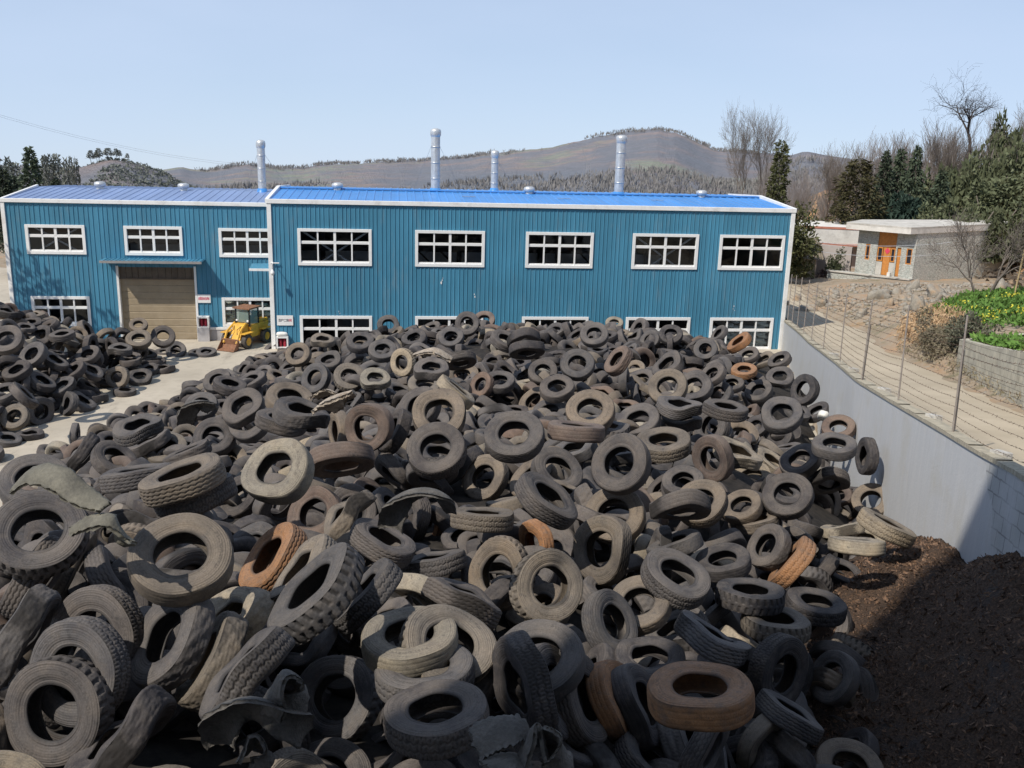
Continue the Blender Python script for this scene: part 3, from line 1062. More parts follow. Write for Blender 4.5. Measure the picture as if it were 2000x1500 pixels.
473,3840,261,80,-69,100,zg1
-36,3101,327,44,-39,94,bd2
-1948,4166,76,54,-65,94,bd0
625,3929,236,12,-73,104,wd1
1110,3109,6,28,-144,90,wg0
-2080,4226,237,8,160,104,wg0
-599,970,552,37,171,104,wd1
-692,4060,209,69,145,94,bg0
-1821,4386,92,88,-42,94,ld1
-2012,4271,170,82,69,100,bp1
-1194,3353,85,49,16,94,ld0
363,3500,297,59,-8,94,wd2
-60,1737,391,56,-13,108,md1
-240,2108,350,10,-135,76,bd0
113,1437,439,53,-127,84,wg2
86,3959,288,53,-25,100,bb0
-1891,3471,95,91,-46,76,mg0
-554,2066,342,62,179,108,zg1
-1749,4009,77,21,93,100,wg1
-457,4074,247,24,73,76,zd0
-174,2959,321,68,121,94,wg2
-267,3937,285,12,-107,104,wg1
-12,4073,278,69,-74,94,bt2
887,4111,202,29,78,76,wd2
-1961,4003,228,53,-60,94,wg2
-1107,4206,54,72,-84,94,mg2
-460,3239,283,70,140,104,wg1
-1822,3494,46,84,31,100,wg0
351,2515,370,55,71,94,zd0
-154,3166,274,49,-29,104,wd1
-1973,3787,216,55,-43,104,wg1
-117,4150,261,5,-79,104,wd1
191,2339,398,44,-87,100,bt2
-22,1039,468,81,-46,76,wd0
-1205,4260,31,12,-51,100,wg0
-657,3642,246,30,157,104,bd1
1032,3102,39,61,-174,103,wg0
-1973,3601,164,30,8,76,bg0
854,3141,149,51,-32,103,wg0
-319,2219,375,57,37,100,wb0
-82,2157,403,35,147,76,lp0
928,4260,181,64,67,76,wg0
132,2821,346,59,22,104,ld0
-576,2649,282,13,-9,100,wd1
54,1291,404,6,131,84,ld2
938,2589,170,11,74,100,zd1
-638,2317,294,42,-124,100,zg2
558,1641,282,7,-173,104,wd2
941,2882,146,73,-63,84,mg1
-1248,3851,53,41,123,100,zt1
-1268,2420,58,29,46,100,wd1
928,3464,135,14,144,104,wt2
917,3599,166,17,90,100,wg2
-156,3826,256,16,73,76,wd0
755,2994,175,39,-111,100,zd1
-80,2328,386,4,-45,76,zt1
-145,2418,357,51,92,104,md0
-421,1935,400,28,19,94,bg0
-665,1288,497,46,-60,84,wd0
-922,2643,222,28,-53,84,mg1
864,2199,216,38,-57,84,bd1
-843,3738,196,56,-80,84,md2
548,4419,208,47,138,100,bd0
165,3991,273,63,-40,104,wd1
-1793,4017,23,34,74,76,zd0
428,3485,247,65,170,104,ld2
-1221,2598,159,42,-36,100,lg1
-9,993,428,55,177,76,wd0
-1016,4241,80,77,-102,108,wd0
111,4119,253,74,-100,104,bd0
-438,2923,249,96,-77,104,wd0
-816,1668,387,46,145,84,bg0
-1990,4174,197,37,122,100,zg1
-1464,2762,11,0,24,104,wb2
-238,3790,313,35,90,76,ld2
378,3786,274,42,-47,104,wd1
-1045,2905,178,14,43,104,mt0
-2182,4023,344,22,91,100,zg1
-845,3901,197,24,69,100,zg1
-1918,3467,59,42,179,104,md1
478,4273,233,77,-4,104,bd1
-738,2260,340,56,162,84,wg1
781,4410,190,39,-88,104,bp0
-2134,4339,223,60,-130,84,bb1
-1312,3443,32,34,-53,104,mp0
-625,3763,243,6,50,94,wd2
-541,1886,351,68,45,84,wd2
-330,4106,209,10,-128,100,wd1
518,2673,313,61,79,104,wg0
1146,3331,23,69,161,103,zg0
-1903,4273,144,43,-178,100,wg0
797,4538,170,74,-164,108,zt1
-310,1059,469,81,-34,76,zd0
-537,4181,221,23,162,84,wg0
-425,4272,216,68,2,100,bd0
371,4842,148,39,-138,103,wg0
-403,3084,289,33,-82,104,zd1
-330,2080,330,12,-47,104,ld2
-158,3285,328,26,157,100,zg2
-1139,2269,155,31,107,104,zg2
-1129,4435,30,30,-140,104,bd1
560,2584,316,29,31,104,zg1
-929,4030,152,48,9,100,bb2
-105,2929,310,78,-41,94,wg0
-272,3022,311,52,89,100,md2
-847,4075,176,73,-109,94,wd2
-209,1761,392,72,82,84,zd0
-1979,3999,156,6,120,100,wd2
487,4441,215,5,-56,104,wt1
-407,4149,240,36,8,108,bg0
-1831,3998,96,70,-39,84,md2
834,4071,187,90,-124,84,zd0
107,1221,400,71,-94,108,bg1
-1687,4221,27,8,26,100,wt1
-727,2399,261,47,-122,100,mt1
-158,1288,439,30,66,94,wd2
442,3397,276,9,-127,108,bp1
356,1477,390,58,-99,94,wd0
415,4177,254,48,-150,100,lg1
-1322,2539,61,73,112,100,bp2
549,1770,291,36,115,104,zd2
-1841,3250,30,30,-134,108,wd1
63,1096,405,81,-153,100,bg1
-264,1144,495,42,-123,94,wg0
-960,2874,197,43,-164,94,bb0
-1269,3535,30,29,-62,108,zd1
-1074,2528,213,35,3,94,bt0
856,2837,179,24,132,84,wg1
-1392,2519,10,1,17,100,wg1
-411,3605,297,32,160,84,zd2
287,2283,315,15,-156,104,bd1
-1161,4673,9,0,3,84,bg0
824,4076,225,82,-81,100,zg1
-1878,4082,95,22,-77,84,wd2
-1896,4344,97,63,134,94,wd1
-1343,3855,10,1,53,94,zd0
-477,2540,297,63,137,84,wd1
-1846,3560,41,70,63,94,ld2
-363,2678,313,21,-121,84,wg0
-253,1260,395,83,119,100,ld1
-1048,3756,121,60,90,84,ld0
-12,892,490,9,36,86,wd1
-507,2604,276,85,-9,104,lg0
-349,2586,313,78,106,100,bd0
76,3224,328,10,60,104,zp1
744,1891,209,44,-32,84,wd1
-623,1067,521,47,9,108,zt0
-238,2281,375,27,-63,104,zd0
-998,3809,141,35,153,104,wt1
-1119,4730,18,14,76,94,lg0
-584,1271,458,50,-13,104,ld2
649,2394,224,49,-102,94,wd1
-171,4018,241,78,158,94,zd1
-618,1665,426,6,156,103,wg1
949,4090,179,60,-126,84,wd1
-461,3567,285,55,-114,76,zd1
4,3876,298,54,0,100,zb0
-111,1133,445,63,-14,104,ld1
247,1741,418,30,96,84,wg1
213,3478,291,93,-133,104,wd1
940,3684,172,1,134,104,bg2
-1104,4641,18,14,-17,94,wt1
-1810,3859,23,18,157,104,bd2
165,1643,338,74,159,76,md1
-372,1741,373,70,-128,108,zd0
582,2394,332,48,154,94,zp0
-1074,3482,106,84,86,94,wd0
-233,2161,392,49,36,100,mt2
-77,2670,342,29,39,100,bp0
-623,2414,282,39,64,104,wg1
925,2782,154,17,113,100,zd1
-369,4349,208,25,3,104,bd0
-335,4428,199,34,89,94,md0
-1714,3717,13,11,-1,76,md0
772,4327,216,25,86,94,zg2
-299,2701,321,75,-127,94,mg1
-1420,2851,17,14,-65,94,bd2
-563,2910,273,2,87,76,mt0
214,2195,365,6,-160,84,wd1
-389,1159,464,57,-1,94,zd0
276,3498,325,23,59,104,wd1
-837,4572,89,54,-35,94,wg2
-1479,3031,26,34,11,84,bd0
887,2105,143,67,115,104,zd2
340,2300,402,86,-27,94,mt1
652,1935,263,47,-77,84,zd0
-204,1213,435,45,104,84,wg2
601,4206,242,53,-113,94,mg0
752,3628,224,82,-21,94,wg0
127,4025,266,37,-118,103,wg1
-1132,3798,89,61,-149,100,wg1
-796,2739,245,85,111,94,md0
-978,4187,116,3,-40,100,bt0
-2020,3880,219,51,-98,100,ld1
-2012,4336,148,30,-163,100,md0
948,4611,135,75,-117,76,bg0
164,2268,424,55,3,104,lg1
-477,4218,227,24,176,84,wg1
-988,4767,36,45,-50,100,bg2
240,2402,396,11,-66,108,zg0
158,1952,415,21,28,108,wg0
659,4124,249,24,97,94,lg1
689,3770,229,59,-36,104,wg2
753,2051,226,56,-125,94,wd0
403,4079,283,31,110,94,zt1
-113,1215,435,54,159,84,wd1
95,2008,432,52,-91,84,wt0
-83,1312,449,27,-178,83,wg0
247,2106,375,45,-2,100,bd1
707,3489,213,47,73,100,wd0
535,3132,259,63,82,100,wp0
-360,2986,254,59,-76,100,zd2
-1418,3137,39,55,-1,100,wg1
200,1570,393,29,91,104,bd0
562,3296,249,37,50,108,wg2
-1015,4101,112,17,-126,84,wg2
-805,4170,179,7,-27,94,md0
-1228,2337,85,30,109,100,ld2
-115,2277,295,45,55,100,wp1
138,2399,392,8,-137,108,wd1
-393,3158,292,52,-102,76,wd1
-602,4029,235,23,-93,94,wg0
-175,2069,356,44,-5,94,md1
-653,3520,244,68,54,100,bd0
-1857,4166,117,25,-76,94,wd1
-767,4340,135,86,-159,100,zd0
550,2072,317,24,-70,108,md0
173,4533,179,51,-5,108,zg1
513,3513,275,16,136,100,wg0
-297,3960,232,74,-153,104,bd2
210,3021,324,33,-81,84,zd2
-94,1429,367,47,-76,76,zd2
441,1965,343,54,-86,84,md2
617,3420,236,15,137,94,lp1
-469,922,445,53,174,108,wd1
-430,3500,298,15,-109,104,wd2
-16,4252,253,39,54,94,bg2
-294,2641,318,53,-86,104,wg0
-294,2198,324,0,88,94,wd1
-275,903,429,55,-87,76,bd0
684,2903,243,84,102,100,wg1
-1724,4404,18,21,126,84,bd1
33,1413,357,11,-14,104,zg1
-407,4010,255,37,-130,94,bg1
-1858,4212,49,11,26,100,wd1
869,2701,184,20,-30,100,mp0
-234,4359,215,88,169,100,bd1
796,3222,181,7,-78,94,lg0
-326,1136,517,38,-175,94,bb1
-463,1063,426,73,133,76,zd2
304,4420,212,75,-180,104,wd0
82,1758,388,6,47,104,bd0
-171,3230,321,82,-119,84,lb0
530,3361,255,31,60,100,bg1
-498,3658,286,5,-70,100,bg0
-1351,2429,30,5,-131,100,lg1
-1047,3100,161,56,-57,94,wg0
-562,3442,268,2,-136,108,bd2
-918,3540,159,42,86,100,mg1
-164,4383,228,64,141,104,zd2
-479,4335,208,24,-160,108,wd1
406,2272,383,5,-75,104,bg1
-174,2186,298,86,-123,76,md1
-994,4051,82,90,109,104,wd1
-1785,4542,54,8,22,104,zd2
-1880,3627,59,4,144,100,ld0
-673,1210,453,78,-48,100,bd0
-146,3479,304,21,56,104,wt2
-244,1453,413,57,-164,76,wd1
-563,1905,371,57,-120,94,wd0
274,2476,365,81,-166,100,zd0
-770,2671,249,79,15,100,mg1
-86,3018,334,26,162,108,bd0
-1985,3808,167,85,114,100,zd2
-960,2570,211,79,-51,104,bg1
393,1599,386,71,-54,94,zg0
-792,3243,216,81,122,104,zd2
-150,2684,332,57,166,100,zg0
663,4223,236,32,-110,94,zd1
-337,2156,381,86,-149,100,wg1
-911,3170,243,92,-47,104,zg0
-66,3431,301,77,-128,94,zd0
172,1352,340,81,-48,94,zd0
-2107,4369,97,82,83,104,wg0
-2130,3873,330,79,-78,94,wg1
543,3900,252,81,15,94,ld0
-848,4115,122,76,-27,94,zd1
-159,4050,266,55,-40,94,wd1
-1902,3934,107,83,-106,108,ld2
-35,1137,436,30,138,104,bd0
-982,3032,146,16,-59,108,wd1
-467,1252,458,73,-51,94,bg1
329,2938,276,15,-123,104,bd2
40,3660,353,13,-76,108,zd2
-2010,3600,173,66,-87,100,zd2
-1872,4255,96,60,-174,84,bd2
379,1909,354,66,87,84,zg1
581,3526,258,22,173,104,md0
-1209,3774,57,56,59,76,wg0
181,1452,376,25,-172,94,wg2
-168,2645,305,37,-81,104,zd1
-1186,2141,85,28,-41,104,wg1
-18,3042,283,12,46,104,wb0
-22,4177,261,36,98,104,wg1
836,3637,200,21,-104,104,zp1
-333,2063,378,84,127,94,wg1
-1330,2901,118,30,-109,100,zd2
-1204,4106,47,33,84,104,zd2
-648,1615,419,70,-118,104,bd0
-780,1836,368,10,31,84,wg0
-517,3127,284,53,25,104,wd1
789,2657,228,54,174,84,wg0
867,3229,157,39,-131,104,ld0
-1411,3707,10,0,-5,94,zg2
771,3361,189,22,95,104,wt2
716,3684,209,41,35,108,wd1
-296,1355,486,71,25,76,bg0
-42,3776,328,29,133,104,zt1
1,1537,452,30,-53,84,bd0
482,1916,380,11,177,84,wd2
622,3645,266,69,-180,100,wg0
-1335,2535,19,18,21,94,wd1
339,2220,400,28,-21,84,zb1
-858,4145,146,26,-118,100,zg2
637,3677,225,27,178,84,bd1
-1445,3205,26,28,4,100,wd1
366,1138,310,15,5,104,zd0
863,4418,171,64,-30,104,lg1
-208,2816,317,46,-178,104,bt1
-636,3966,224,37,-92,100,wt0
-551,1000,485,47,86,104,zg2
-114,2434,326,81,-61,104,bd2
-1148,4020,41,49,-21,104,wd0
-37,3459,351,82,-151,108,wp2
882,4341,183,71,-27,94,zd1
-426,4412,194,26,-124,104,wp0
-1782,4129,17,17,3,84,md2
-5,2612,323,55,-92,108,bd2
721,2064,204,52,68,76,md1
-1736,4185,20,16,33,108,wd0
-912,4014,124,46,-63,108,wd2
117,4591,160,56,-156,108,wg1
294,1344,307,3,-147,104,zd1
-979,4336,107,16,0,104,bd1
-1882,3629,26,37,-169,84,wd1
-1032,4357,84,5,-115,103,wd1
-223,2714,332,27,59,104,zg2
823,2558,218,25,-110,104,wp0
-183,3244,281,27,-41,94,ld1
-1038,3388,193,46,57,84,wp1
838,2031,167,50,121,108,bd1
-222,1372,428,72,77,76,zg1
-570,3820,250,91,127,84,zd1
467,1727,320,37,76,104,zd2
-1371,2844,54,60,-64,104,zt0
-602,1208,509,85,60,94,zb0
-62,1692,348,57,71,76,wd2
724,4313,169,51,-83,84,wd2
481,3178,274,27,88,94,bd2
47,4158,244,76,100,100,bt1
112,3830,262,19,-142,94,zd1
421,3167,239,88,79,84,wt2
950,3834,146,21,-145,100,wd1
-1315,3400,69,21,77,94,wb2
-876,3651,135,70,-33,108,zd0
-33,2958,283,35,-62,84,wd0
-688,3155,230,56,-158,100,wb0
-2208,4200,274,7,-177,100,wb0
216,3320,315,42,41,94,zd0
-701,2075,333,65,-75,100,bd1
505,1854,378,37,82,100,wg0
-395,3350,310,46,-115,94,lg2
-815,4440,122,33,-156,76,bd1
111,1497,404,43,108,104,wd1
327,3677,288,68,139,108,wd2
-795,1548,411,41,103,94,wd1
-386,1576,395,66,27,94,md1
-789,3113,222,28,-118,104,bd0
-945,2025,255,52,27,104,wd0
-316,2142,285,41,136,104,lg0
-516,3359,282,4,-124,104,mg1
-1913,3564,94,81,98,94,bt0
-269,3628,270,50,118,104,ld1
-238,4033,273,22,83,84,wt2
244,4472,198,48,-129,108,lg2
-1049,4531,43,35,-71,94,zt2
-315,3839,252,6,65,84,zd2
-1218,4396,11,0,-34,108,bt1
-1399,2714,31,2,-123,94,zd0
356,3404,295,64,38,100,zg1
-207,2059,308,54,168,76,ld1
615,4113,207,19,-77,100,wb1
49,1032,456,41,46,104,bt1
774,1971,204,7,30,100,bd1
266,2325,405,51,-24,104,wt2
-1089,4097,79,51,134,84,wd2
-109,1001,394,29,-89,84,zd1
-1100,3873,106,20,139,100,lt1
881,3724,200,44,173,104,ld1
-1156,2803,170,69,-98,94,wb0
-649,1593,368,89,-7,100,zd1
204,2808,333,55,-126,94,ld2
-1270,2746,135,89,146,84,bg1
-1073,2185,202,54,-64,94,ld1
639,3504,223,77,-152,100,wg1
-1019,1889,190,56,21,104,wd1
-518,3010,280,47,173,76,wd1
-366,4020,214,34,26,104,zd0
-431,2387,323,83,-26,94,wd0
142,1138,384,24,120,108,wd1
-1551,3042,11,0,158,104,wg1
-876,2560,231,64,-157,104,bg0
-398,4524,167,20,-131,104,wg0
950,3920,188,28,-26,104,wg1
-660,4209,191,38,-109,104,mg1
-1103,2714,190,63,140,100,bd0
1015,3364,82,81,-23,85,lp0
-1510,3144,23,25,13,94,wd0
42,2050,406,82,-115,100,bg0
-504,1174,463,19,17,100,bd1
53,1003,402,59,119,104,wd1
325,2226,366,59,-60,84,wd2
-165,2388,271,73,-88,94,ld2
49,1097,463,22,135,76,lg2
321,2375,391,31,-144,76,bp0
348,1735,356,79,-134,84,bt1
-21,1200,373,44,141,104,ld0
-1299,4169,21,16,-105,108,bd0
740,3156,205,22,-71,100,bg1
-289,4491,177,35,-84,104,md1
-1172,3222,111,16,13,104,lt1
270,1441,320,61,174,104,zd1
680,4452,201,24,-46,100,mg2
-2077,3813,234,58,-18,100,ld2
551,3444,259,21,-136,100,lp1
-609,1196,416,57,98,108,zd1
788,2908,166,48,-7,108,wd0
-943,1890,277,28,-157,100,bg0
885,2181,152,23,177,108,bd1
-103,1400,407,19,161,94,wd1
236,3644,294,37,166,76,wg0
-738,2329,278,33,122,84,bg2
189,2594,361,50,144,104,bp0
-326,4566,152,78,-33,94,zb2
-1956,4292,115,74,148,100,zd0
-939,3675,159,9,-59,100,bd2
-736,2449,224,77,-154,100,wd0
887,4488,152,55,-105,108,bp2
157,3641,288,6,117,76,md1
-1968,3682,135,33,124,94,md1
-565,2374,302,42,30,100,wg1
-2058,4058,238,23,-31,108,zd0
-516,2302,319,23,19,104,wg2
-2059,3815,166,57,-133,76,zd0
-193,1510,422,17,-173,103,bg1
751,4393,159,52,161,104,md2
681,4297,223,22,-104,94,bt1
131,1078,342,47,-96,104,zd0
-463,2215,329,63,13,100,bd2
-1157,3696,89,69,-119,108,lt1
251,1124,357,13,163,104,ld0
-571,2241,319,15,82,76,bd1
-1156,2459,187,11,133,84,zb1
-1713,4302,16,18,-160,76,bd1
-535,3578,282,14,-40,84,wd0
-561,872,513,1,-42,100,bd0
-1365,2636,33,26,-111,94,wg0
-1344,3979,10,0,63,94,mg2
682,2944,198,25,-104,84,bd2
-2040,4101,157,2,87,94,md2
257,3958,256,50,105,104,wg0
237,4267,240,59,-97,94,bg1
551,4313,231,24,80,76,mp1
-299,1140,494,63,96,84,bd1
-900,4274,122,54,29,104,ld0
-2109,3926,285,60,51,76,wd1
-746,2210,289,42,5,104,bd1
301,1709,402,32,29,76,bd2
-159,1298,375,29,-93,84,md1
-327,1219,452,40,-17,94,wd2
-285,4124,253,29,86,84,bg1
-703,2621,219,46,-119,84,zd1
9,1053,374,52,-8,100,bd0
143,3127,331,23,169,108,lg0
558,3738,209,58,-99,100,wd1
412,1416,273,56,-157,76,md2
905,2286,184,18,72,104,lb0
-228,1507,402,70,104,76,wd1
-2074,4143,212,68,-45,104,ld0
-141,1940,322,53,-112,76,bd1
582,3947,190,52,176,76,bd2
-1188,3709,10,0,135,100,mg1
-638,3929,133,48,74,104,zg1
-520,1893,301,71,-150,104,wd1
500,1880,271,8,32,104,bd0
163,2703,254,22,-83,84,zd2
36,1312,361,45,-7,94,bd2
750,3970,158,13,30,84,md1
316,4001,196,23,123,104,bd2
449,1692,279,24,53,94,md0
-265,1725,340,25,-175,94,bd1
779,3794,153,24,3,108,ld2
410,4694,32,42,56,84,wd2
532,2441,256,72,-141,104,zd1
-615,4140,121,0,-36,104,wd0
-1024,3430,47,11,-116,76,bd0
-441,1179,414,55,90,84,wd2
-533,2638,194,30,-167,100,zd1
178,3574,252,2,-76,76,zd1
-31,932,385,25,84,84,bd2
-37,2559,258,66,-101,94,md0
-2531,4340,158,57,-104,108,bt1
-964,3724,64,21,-94,104,ld0
-885,3628,93,59,-155,94,bd2
-2081,3480,202,58,-104,84,bd2
-139,3990,187,3,141,104,wd0
-982,1912,140,5,-161,100,zd2
332,3533,229,48,-167,100,ld2
-826,4725,12,11,64,76,zd1
-539,2931,187,55,-108,84,bt2
631,2562,201,24,16,100,wd1
-145,3849,203,38,30,100,zd0
-310,4654,22,4,103,76,zg1
592,1667,214,72,84,76,md0
-657,2104,229,52,143,84,md0
-88,1855,335,75,148,84,md1
116,2589,265,63,92,84,wd1
108,3126,227,21,175,94,wd2
420,1555,281,64,15,104,wd1
-1998,3526,171,31,46,104,bt1
-378,3209,207,37,72,94,wd1
-2129,4094,259,64,-143,76,wd1
-682,2412,182,38,101,100,wd1
-2176,4427,68,46,-44,76,zd0
-839,2494,145,50,46,76,wd2
226,2965,228,21,119,100,bg1
-376,4228,183,86,-156,94,wd1
672,4408,154,45,140,76,wd2
177,3376,277,49,-144,84,zd2
-615,4337,139,5,-28,76,bd0
-2196,3637,217,25,146,76,wg0
-2089,4580,15,8,-155,100,wd1
-181,2518,303,27,-74,94,wd0
278,2506,334,57,115,108,wd1
607,1553,246,59,-159,76,zd0
-750,1785,332,22,-80,100,wd1
-1050,2654,153,24,66,108,lg1
576,3108,208,16,-144,104,wd1
63,4876,32,52,-119,84,zd1
-777,3709,163,11,116,104,ld2
297,4382,172,37,68,94,wd0
-2022,3712,138,59,151,84,wd1
-964,1574,175,76,-11,108,mg0
-627,3996,186,46,-102,84,wd0
-1276,3440,24,21,64,108,wd0
-1987,3424,164,4,-2,94,zg1
-710,2939,198,48,20,104,ld1
-1944,3792,96,79,4,94,wd1
-2220,3914,248,7,149,100,zd0
-469,2561,254,45,-167,84,zd1
52,2986,278,46,2,104,wd2
717,2845,194,43,7,100,md1
-2520,4184,279,32,-61,104,zd0
108,1997,373,11,68,84,md1
867,4240,145,14,-82,94,md2
151,2883,292,50,177,76,wd1
-767,2757,207,44,4,104,wd1
-1869,2948,60,22,112,108,md1
-2214,3616,330,85,157,94,wb2
-544,1335,437,38,-75,104,zd1
-1039,4253,33,28,-2,104,wd0
-531,4344,148,34,122,104,md2
302,2686,309,55,19,104,ld1
296,2834,289,34,-59,76,wd0
-533,4583,97,44,-101,108,md2
368,4823,38,28,149,94,zd1
-1121,3295,74,67,112,108,zd0
-303,4259,188,21,-6,84,wt1
813,4313,159,0,11,84,bb1
-689,3644,196,47,15,84,md1
-1829,3180,35,20,-35,76,wt1
207,4623,109,83,147,84,wd1
-675,4695,38,13,-15,84,wd0
-2341,4080,203,18,-39,104,wd1
-970,3467,120,49,179,94,zd0
159,3148,279,42,-133,84,md2
-1877,3149,13,13,19,76,ld1
-2481,4382,29,7,-25,104,bd0
-2463,4398,108,24,79,104,ld1
-1919,3114,59,87,20,100,zd2
-2158,4177,227,40,67,84,bd0
-84,3348,247,22,98,100,zd1
-2449,4374,88,14,15,84,wd1
-2534,4141,258,42,-162,94,wd1
-2217,3698,303,63,157,108,wg0
501,1779,269,60,-118,100,zd1
-516,1650,340,23,68,104,md0
-2261,4550,11,1,-106,104,wd1
-322,3771,202,18,128,108,wd0
475,2796,217,55,-81,104,wd1
-2183,3665,267,43,-24,100,ld1
-2445,4466,49,45,164,100,wg2
940,2972,41,23,87,94,wd1
-1167,2370,58,35,149,100,zd1
-1173,2720,89,79,6,100,zt1
-2414,4003,294,33,50,94,wd2
-543,1124,426,49,130,100,ld1
-828,2057,219,75,-87,94,wg1
-1212,2908,48,72,55,84,zd0
-1044,2132,124,21,150,108,ld1
-2123,3610,305,42,131,84,zd1
942,4466,61,63,-103,104,ld2
-2111,3570,262,9,-156,104,bg2
-1026,1762,78,12,66,104,bd0
344,4232,158,5,145,84,bd0
-252,4740,20,13,119,108,mg0
304,2422,290,5,47,94,zd0
-314,2565,228,58,38,104,bb2
-562,2301,224,41,-137,104,zd0
-344,2735,221,23,-106,104,bd0
192,1547,332,74,106,100,md0
-1808,4626,11,1,-69,104,wp2
661,4014,170,30,60,104,md1
-2329,4111,272,72,106,104,zd2
-641,2958,161,41,-130,94,zd1
-828,1710,268,61,29,94,wd2
-849,3171,110,9,-88,104,bd1
216,3931,202,24,-74,94,wd1
-685,2013,244,72,48,94,wd1
697,2984,132,22,111,76,wd2
932,4152,96,50,38,100,wd1
-531,3923,160,24,122,76,wd1
781,2149,166,38,-125,100,zd1
-377,4057,164,54,63,94,bd1
-201,1388,379,15,110,100,bd2
-201,3011,231,70,84,100,wd1
-347,2838,217,21,-166,76,md1
38,4150,169,49,-140,76,md2
-654,1073,399,36,136,94,md1
262,1730,327,68,-129,84,wd2
-1155,3555,31,32,44,108,zd1
-757,2621,154,72,131,100,bp0
-791,4324,52,62,-79,94,wg2
-2161,3766,270,63,29,84,wd1
550,4049,179,75,52,100,bd0
-1129,2197,46,24,152,108,zd0
274,2832,239,19,-67,108,wd0
276,2704,250,86,91,84,ld1
-419,3813,180,84,58,100,bd1
934,2863,52,59,113,104,md2
-313,4169,153,62,154,76,bd0
937,4830,34,42,-93,100,zd2
891,2386,96,68,-48,108,wd1
-730,1722,297,71,94,104,wg1
437,3974,197,26,-139,108,mg1
-1102,2864,76,20,45,108,ld1
-1853,4568,26,16,-72,100,wg2
34,2161,307,45,-142,94,wd1
-238,3711,218,6,-105,104,zg1
-70,2093,307,51,157,100,wd1
-112,4334,131,61,59,100,zd2
-617,2509,184,43,33,104,zd0
-150,2545,254,12,-49,100,bd0
185,3196,217,53,56,104,md0
-667,2311,195,13,11,104,md1
-75,2836,232,63,-66,104,wd1
-999,2425,135,3,79,94,ld0
106,2943,239,54,-38,84,ld1
709,3190,120,29,-101,84,lg0
-2271,3805,276,45,110,104,bg2
-200,1815,331,81,-67,100,bd2
-238,2315,263,51,-51,94,wg0
-338,3017,213,24,-115,84,bd2
-1853,3146,56,24,-36,100,ld0
-2316,3926,282,66,91,104,bd0
-2288,4208,196,30,-65,108,wd1
-796,2351,171,60,115,76,bd1
949,3144,34,42,-135,100,zd2
394,2500,272,67,-42,94,wd1
511,2648,227,21,-15,104,zd1
3,3244,234,37,-149,94,md1
-899,1372,182,8,-169,84,md0
-661,4231,97,31,-69,76,ld2
342,1802,312,10,-49,104,zd0
-19,2696,249,10,-86,100,zd2
-625,1734,311,56,123,100,zg1
-2269,4382,97,30,87,84,ld0
-654,3528,156,33,126,84,wd1
-2223,4502,53,14,10,104,mt2
91,1208,347,4,20,104,wd0
26,2017,324,25,-166,100,ld0
-454,2684,256,19,129,100,wd1
120,4796,70,39,-18,104,bd0
-362,708,555,84,127,76,zg0
-486,4821,28,47,-127,76,wb1
-1156,2536,196,42,168,94,mt1
-517,2719,289,19,-111,84,zd1
-906,2238,263,65,-50,104,bt1
-48,4336,226,25,-55,84,bd0
-229,2561,340,5,-38,94,lg1
-666,1156,490,36,7,100,bg1
936,4708,116,1,-40,76,zg2
-242,4794,53,27,-99,100,md2
-1296,4026,38,30,136,104,lg0
194,4786,81,44,173,100,wd0
247,2582,363,22,175,84,bd0
91,4215,247,40,124,108,lg0
-1175,3134,114,27,60,100,zg0
-322,4766,79,31,-26,100,wt1
-964,4545,52,47,-108,94,bg0
152,2193,415,58,119,84,zg1
-1255,2492,90,51,-47,84,mt0
-247,4233,238,7,-121,104,wg0
-968,1555,220,31,-54,104,zg0
618,4657,137,18,-163,104,bg0
-999,2291,248,50,-163,104,zd0
-546,1247,503,5,-166,84,bd0
-967,3346,162,27,103,94,bg0
401,2574,359,10,26,76,mp1
-1160,3540,81,43,84,84,wg1
875,4854,84,23,-55,104,md1
-1063,1941,158,43,11,94,bt1
-620,1743,420,61,132,94,wg1
-189,4298,230,4,-82,94,bg0
413,2800,320,54,166,84,mg0
520,4698,126,47,169,100,bd1
56,4656,139,21,-76,104,bg1
241,2244,414,45,-36,94,bg2
-1247,3171,86,41,109,84,bd2
115,4861,53,33,10,84,wp1
249,4096,272,26,127,84,bg0
264,4851,53,87,103,84,bd2
925,2978,142,73,175,76,wg1
-756,4788,25,24,-152,100,md1
-1243,2085,12,1,117,104,zg1
-810,2812,234,43,147,108,bd0
-37,3707,330,35,78,104,zt1
268,4756,88,44,170,104,wg0
776,3531,204,66,-18,104,bb1
-1274,4228,11,1,-81,108,wt1
-167,4205,247,31,-115,76,zp1
28,3471,347,44,140,84,bg0
-1261,1985,11,0,-27,104,wg1
-721,2914,244,35,4,94,wd2
-1119,2918,170,19,13,100,zp1
-988,2635,208,81,-48,100,wb1
-888,1604,305,12,45,94,zd2
609,2862,270,18,156,94,wg1
106,4477,197,40,-5,104,zp1
688,4836,73,9,18,104,zg1
408,2023,391,9,-120,84,wg0
-836,2358,260,79,-15,84,zg2
-151,4814,48,21,120,108,zg0
-26,4595,156,22,-168,104,bd2
-297,4334,221,19,141,84,wg1
-934,1662,264,7,86,108,zt1
720,4716,132,70,157,76,zp1
-1248,3448,51,22,-17,76,wd2
695,3221,218,28,-90,84,wd2
-1024,3165,159,29,-22,76,zt1
-423,2144,363,90,108,94,lg2
-1064,2576,203,61,169,100,wg1
-902,3053,205,83,2,84,wp0
362,4243,253,58,78,100,zg0
-949,2511,218,42,150,94,mg1
-509,3920,257,12,54,108,ld2
-667,4290,178,40,17,104,wg1
410,1439,354,68,-70,104,bb1
-796,2536,248,8,-160,104,lg1
-8,2364,388,76,-26,104,zd2
480,2546,328,80,-5,76,zd1
374,4593,162,13,-174,94,wg0
43,3757,325,33,-73,94,bg1
656,4894,62,33,-60,84,lg0
-1180,3046,138,55,-137,100,lg1
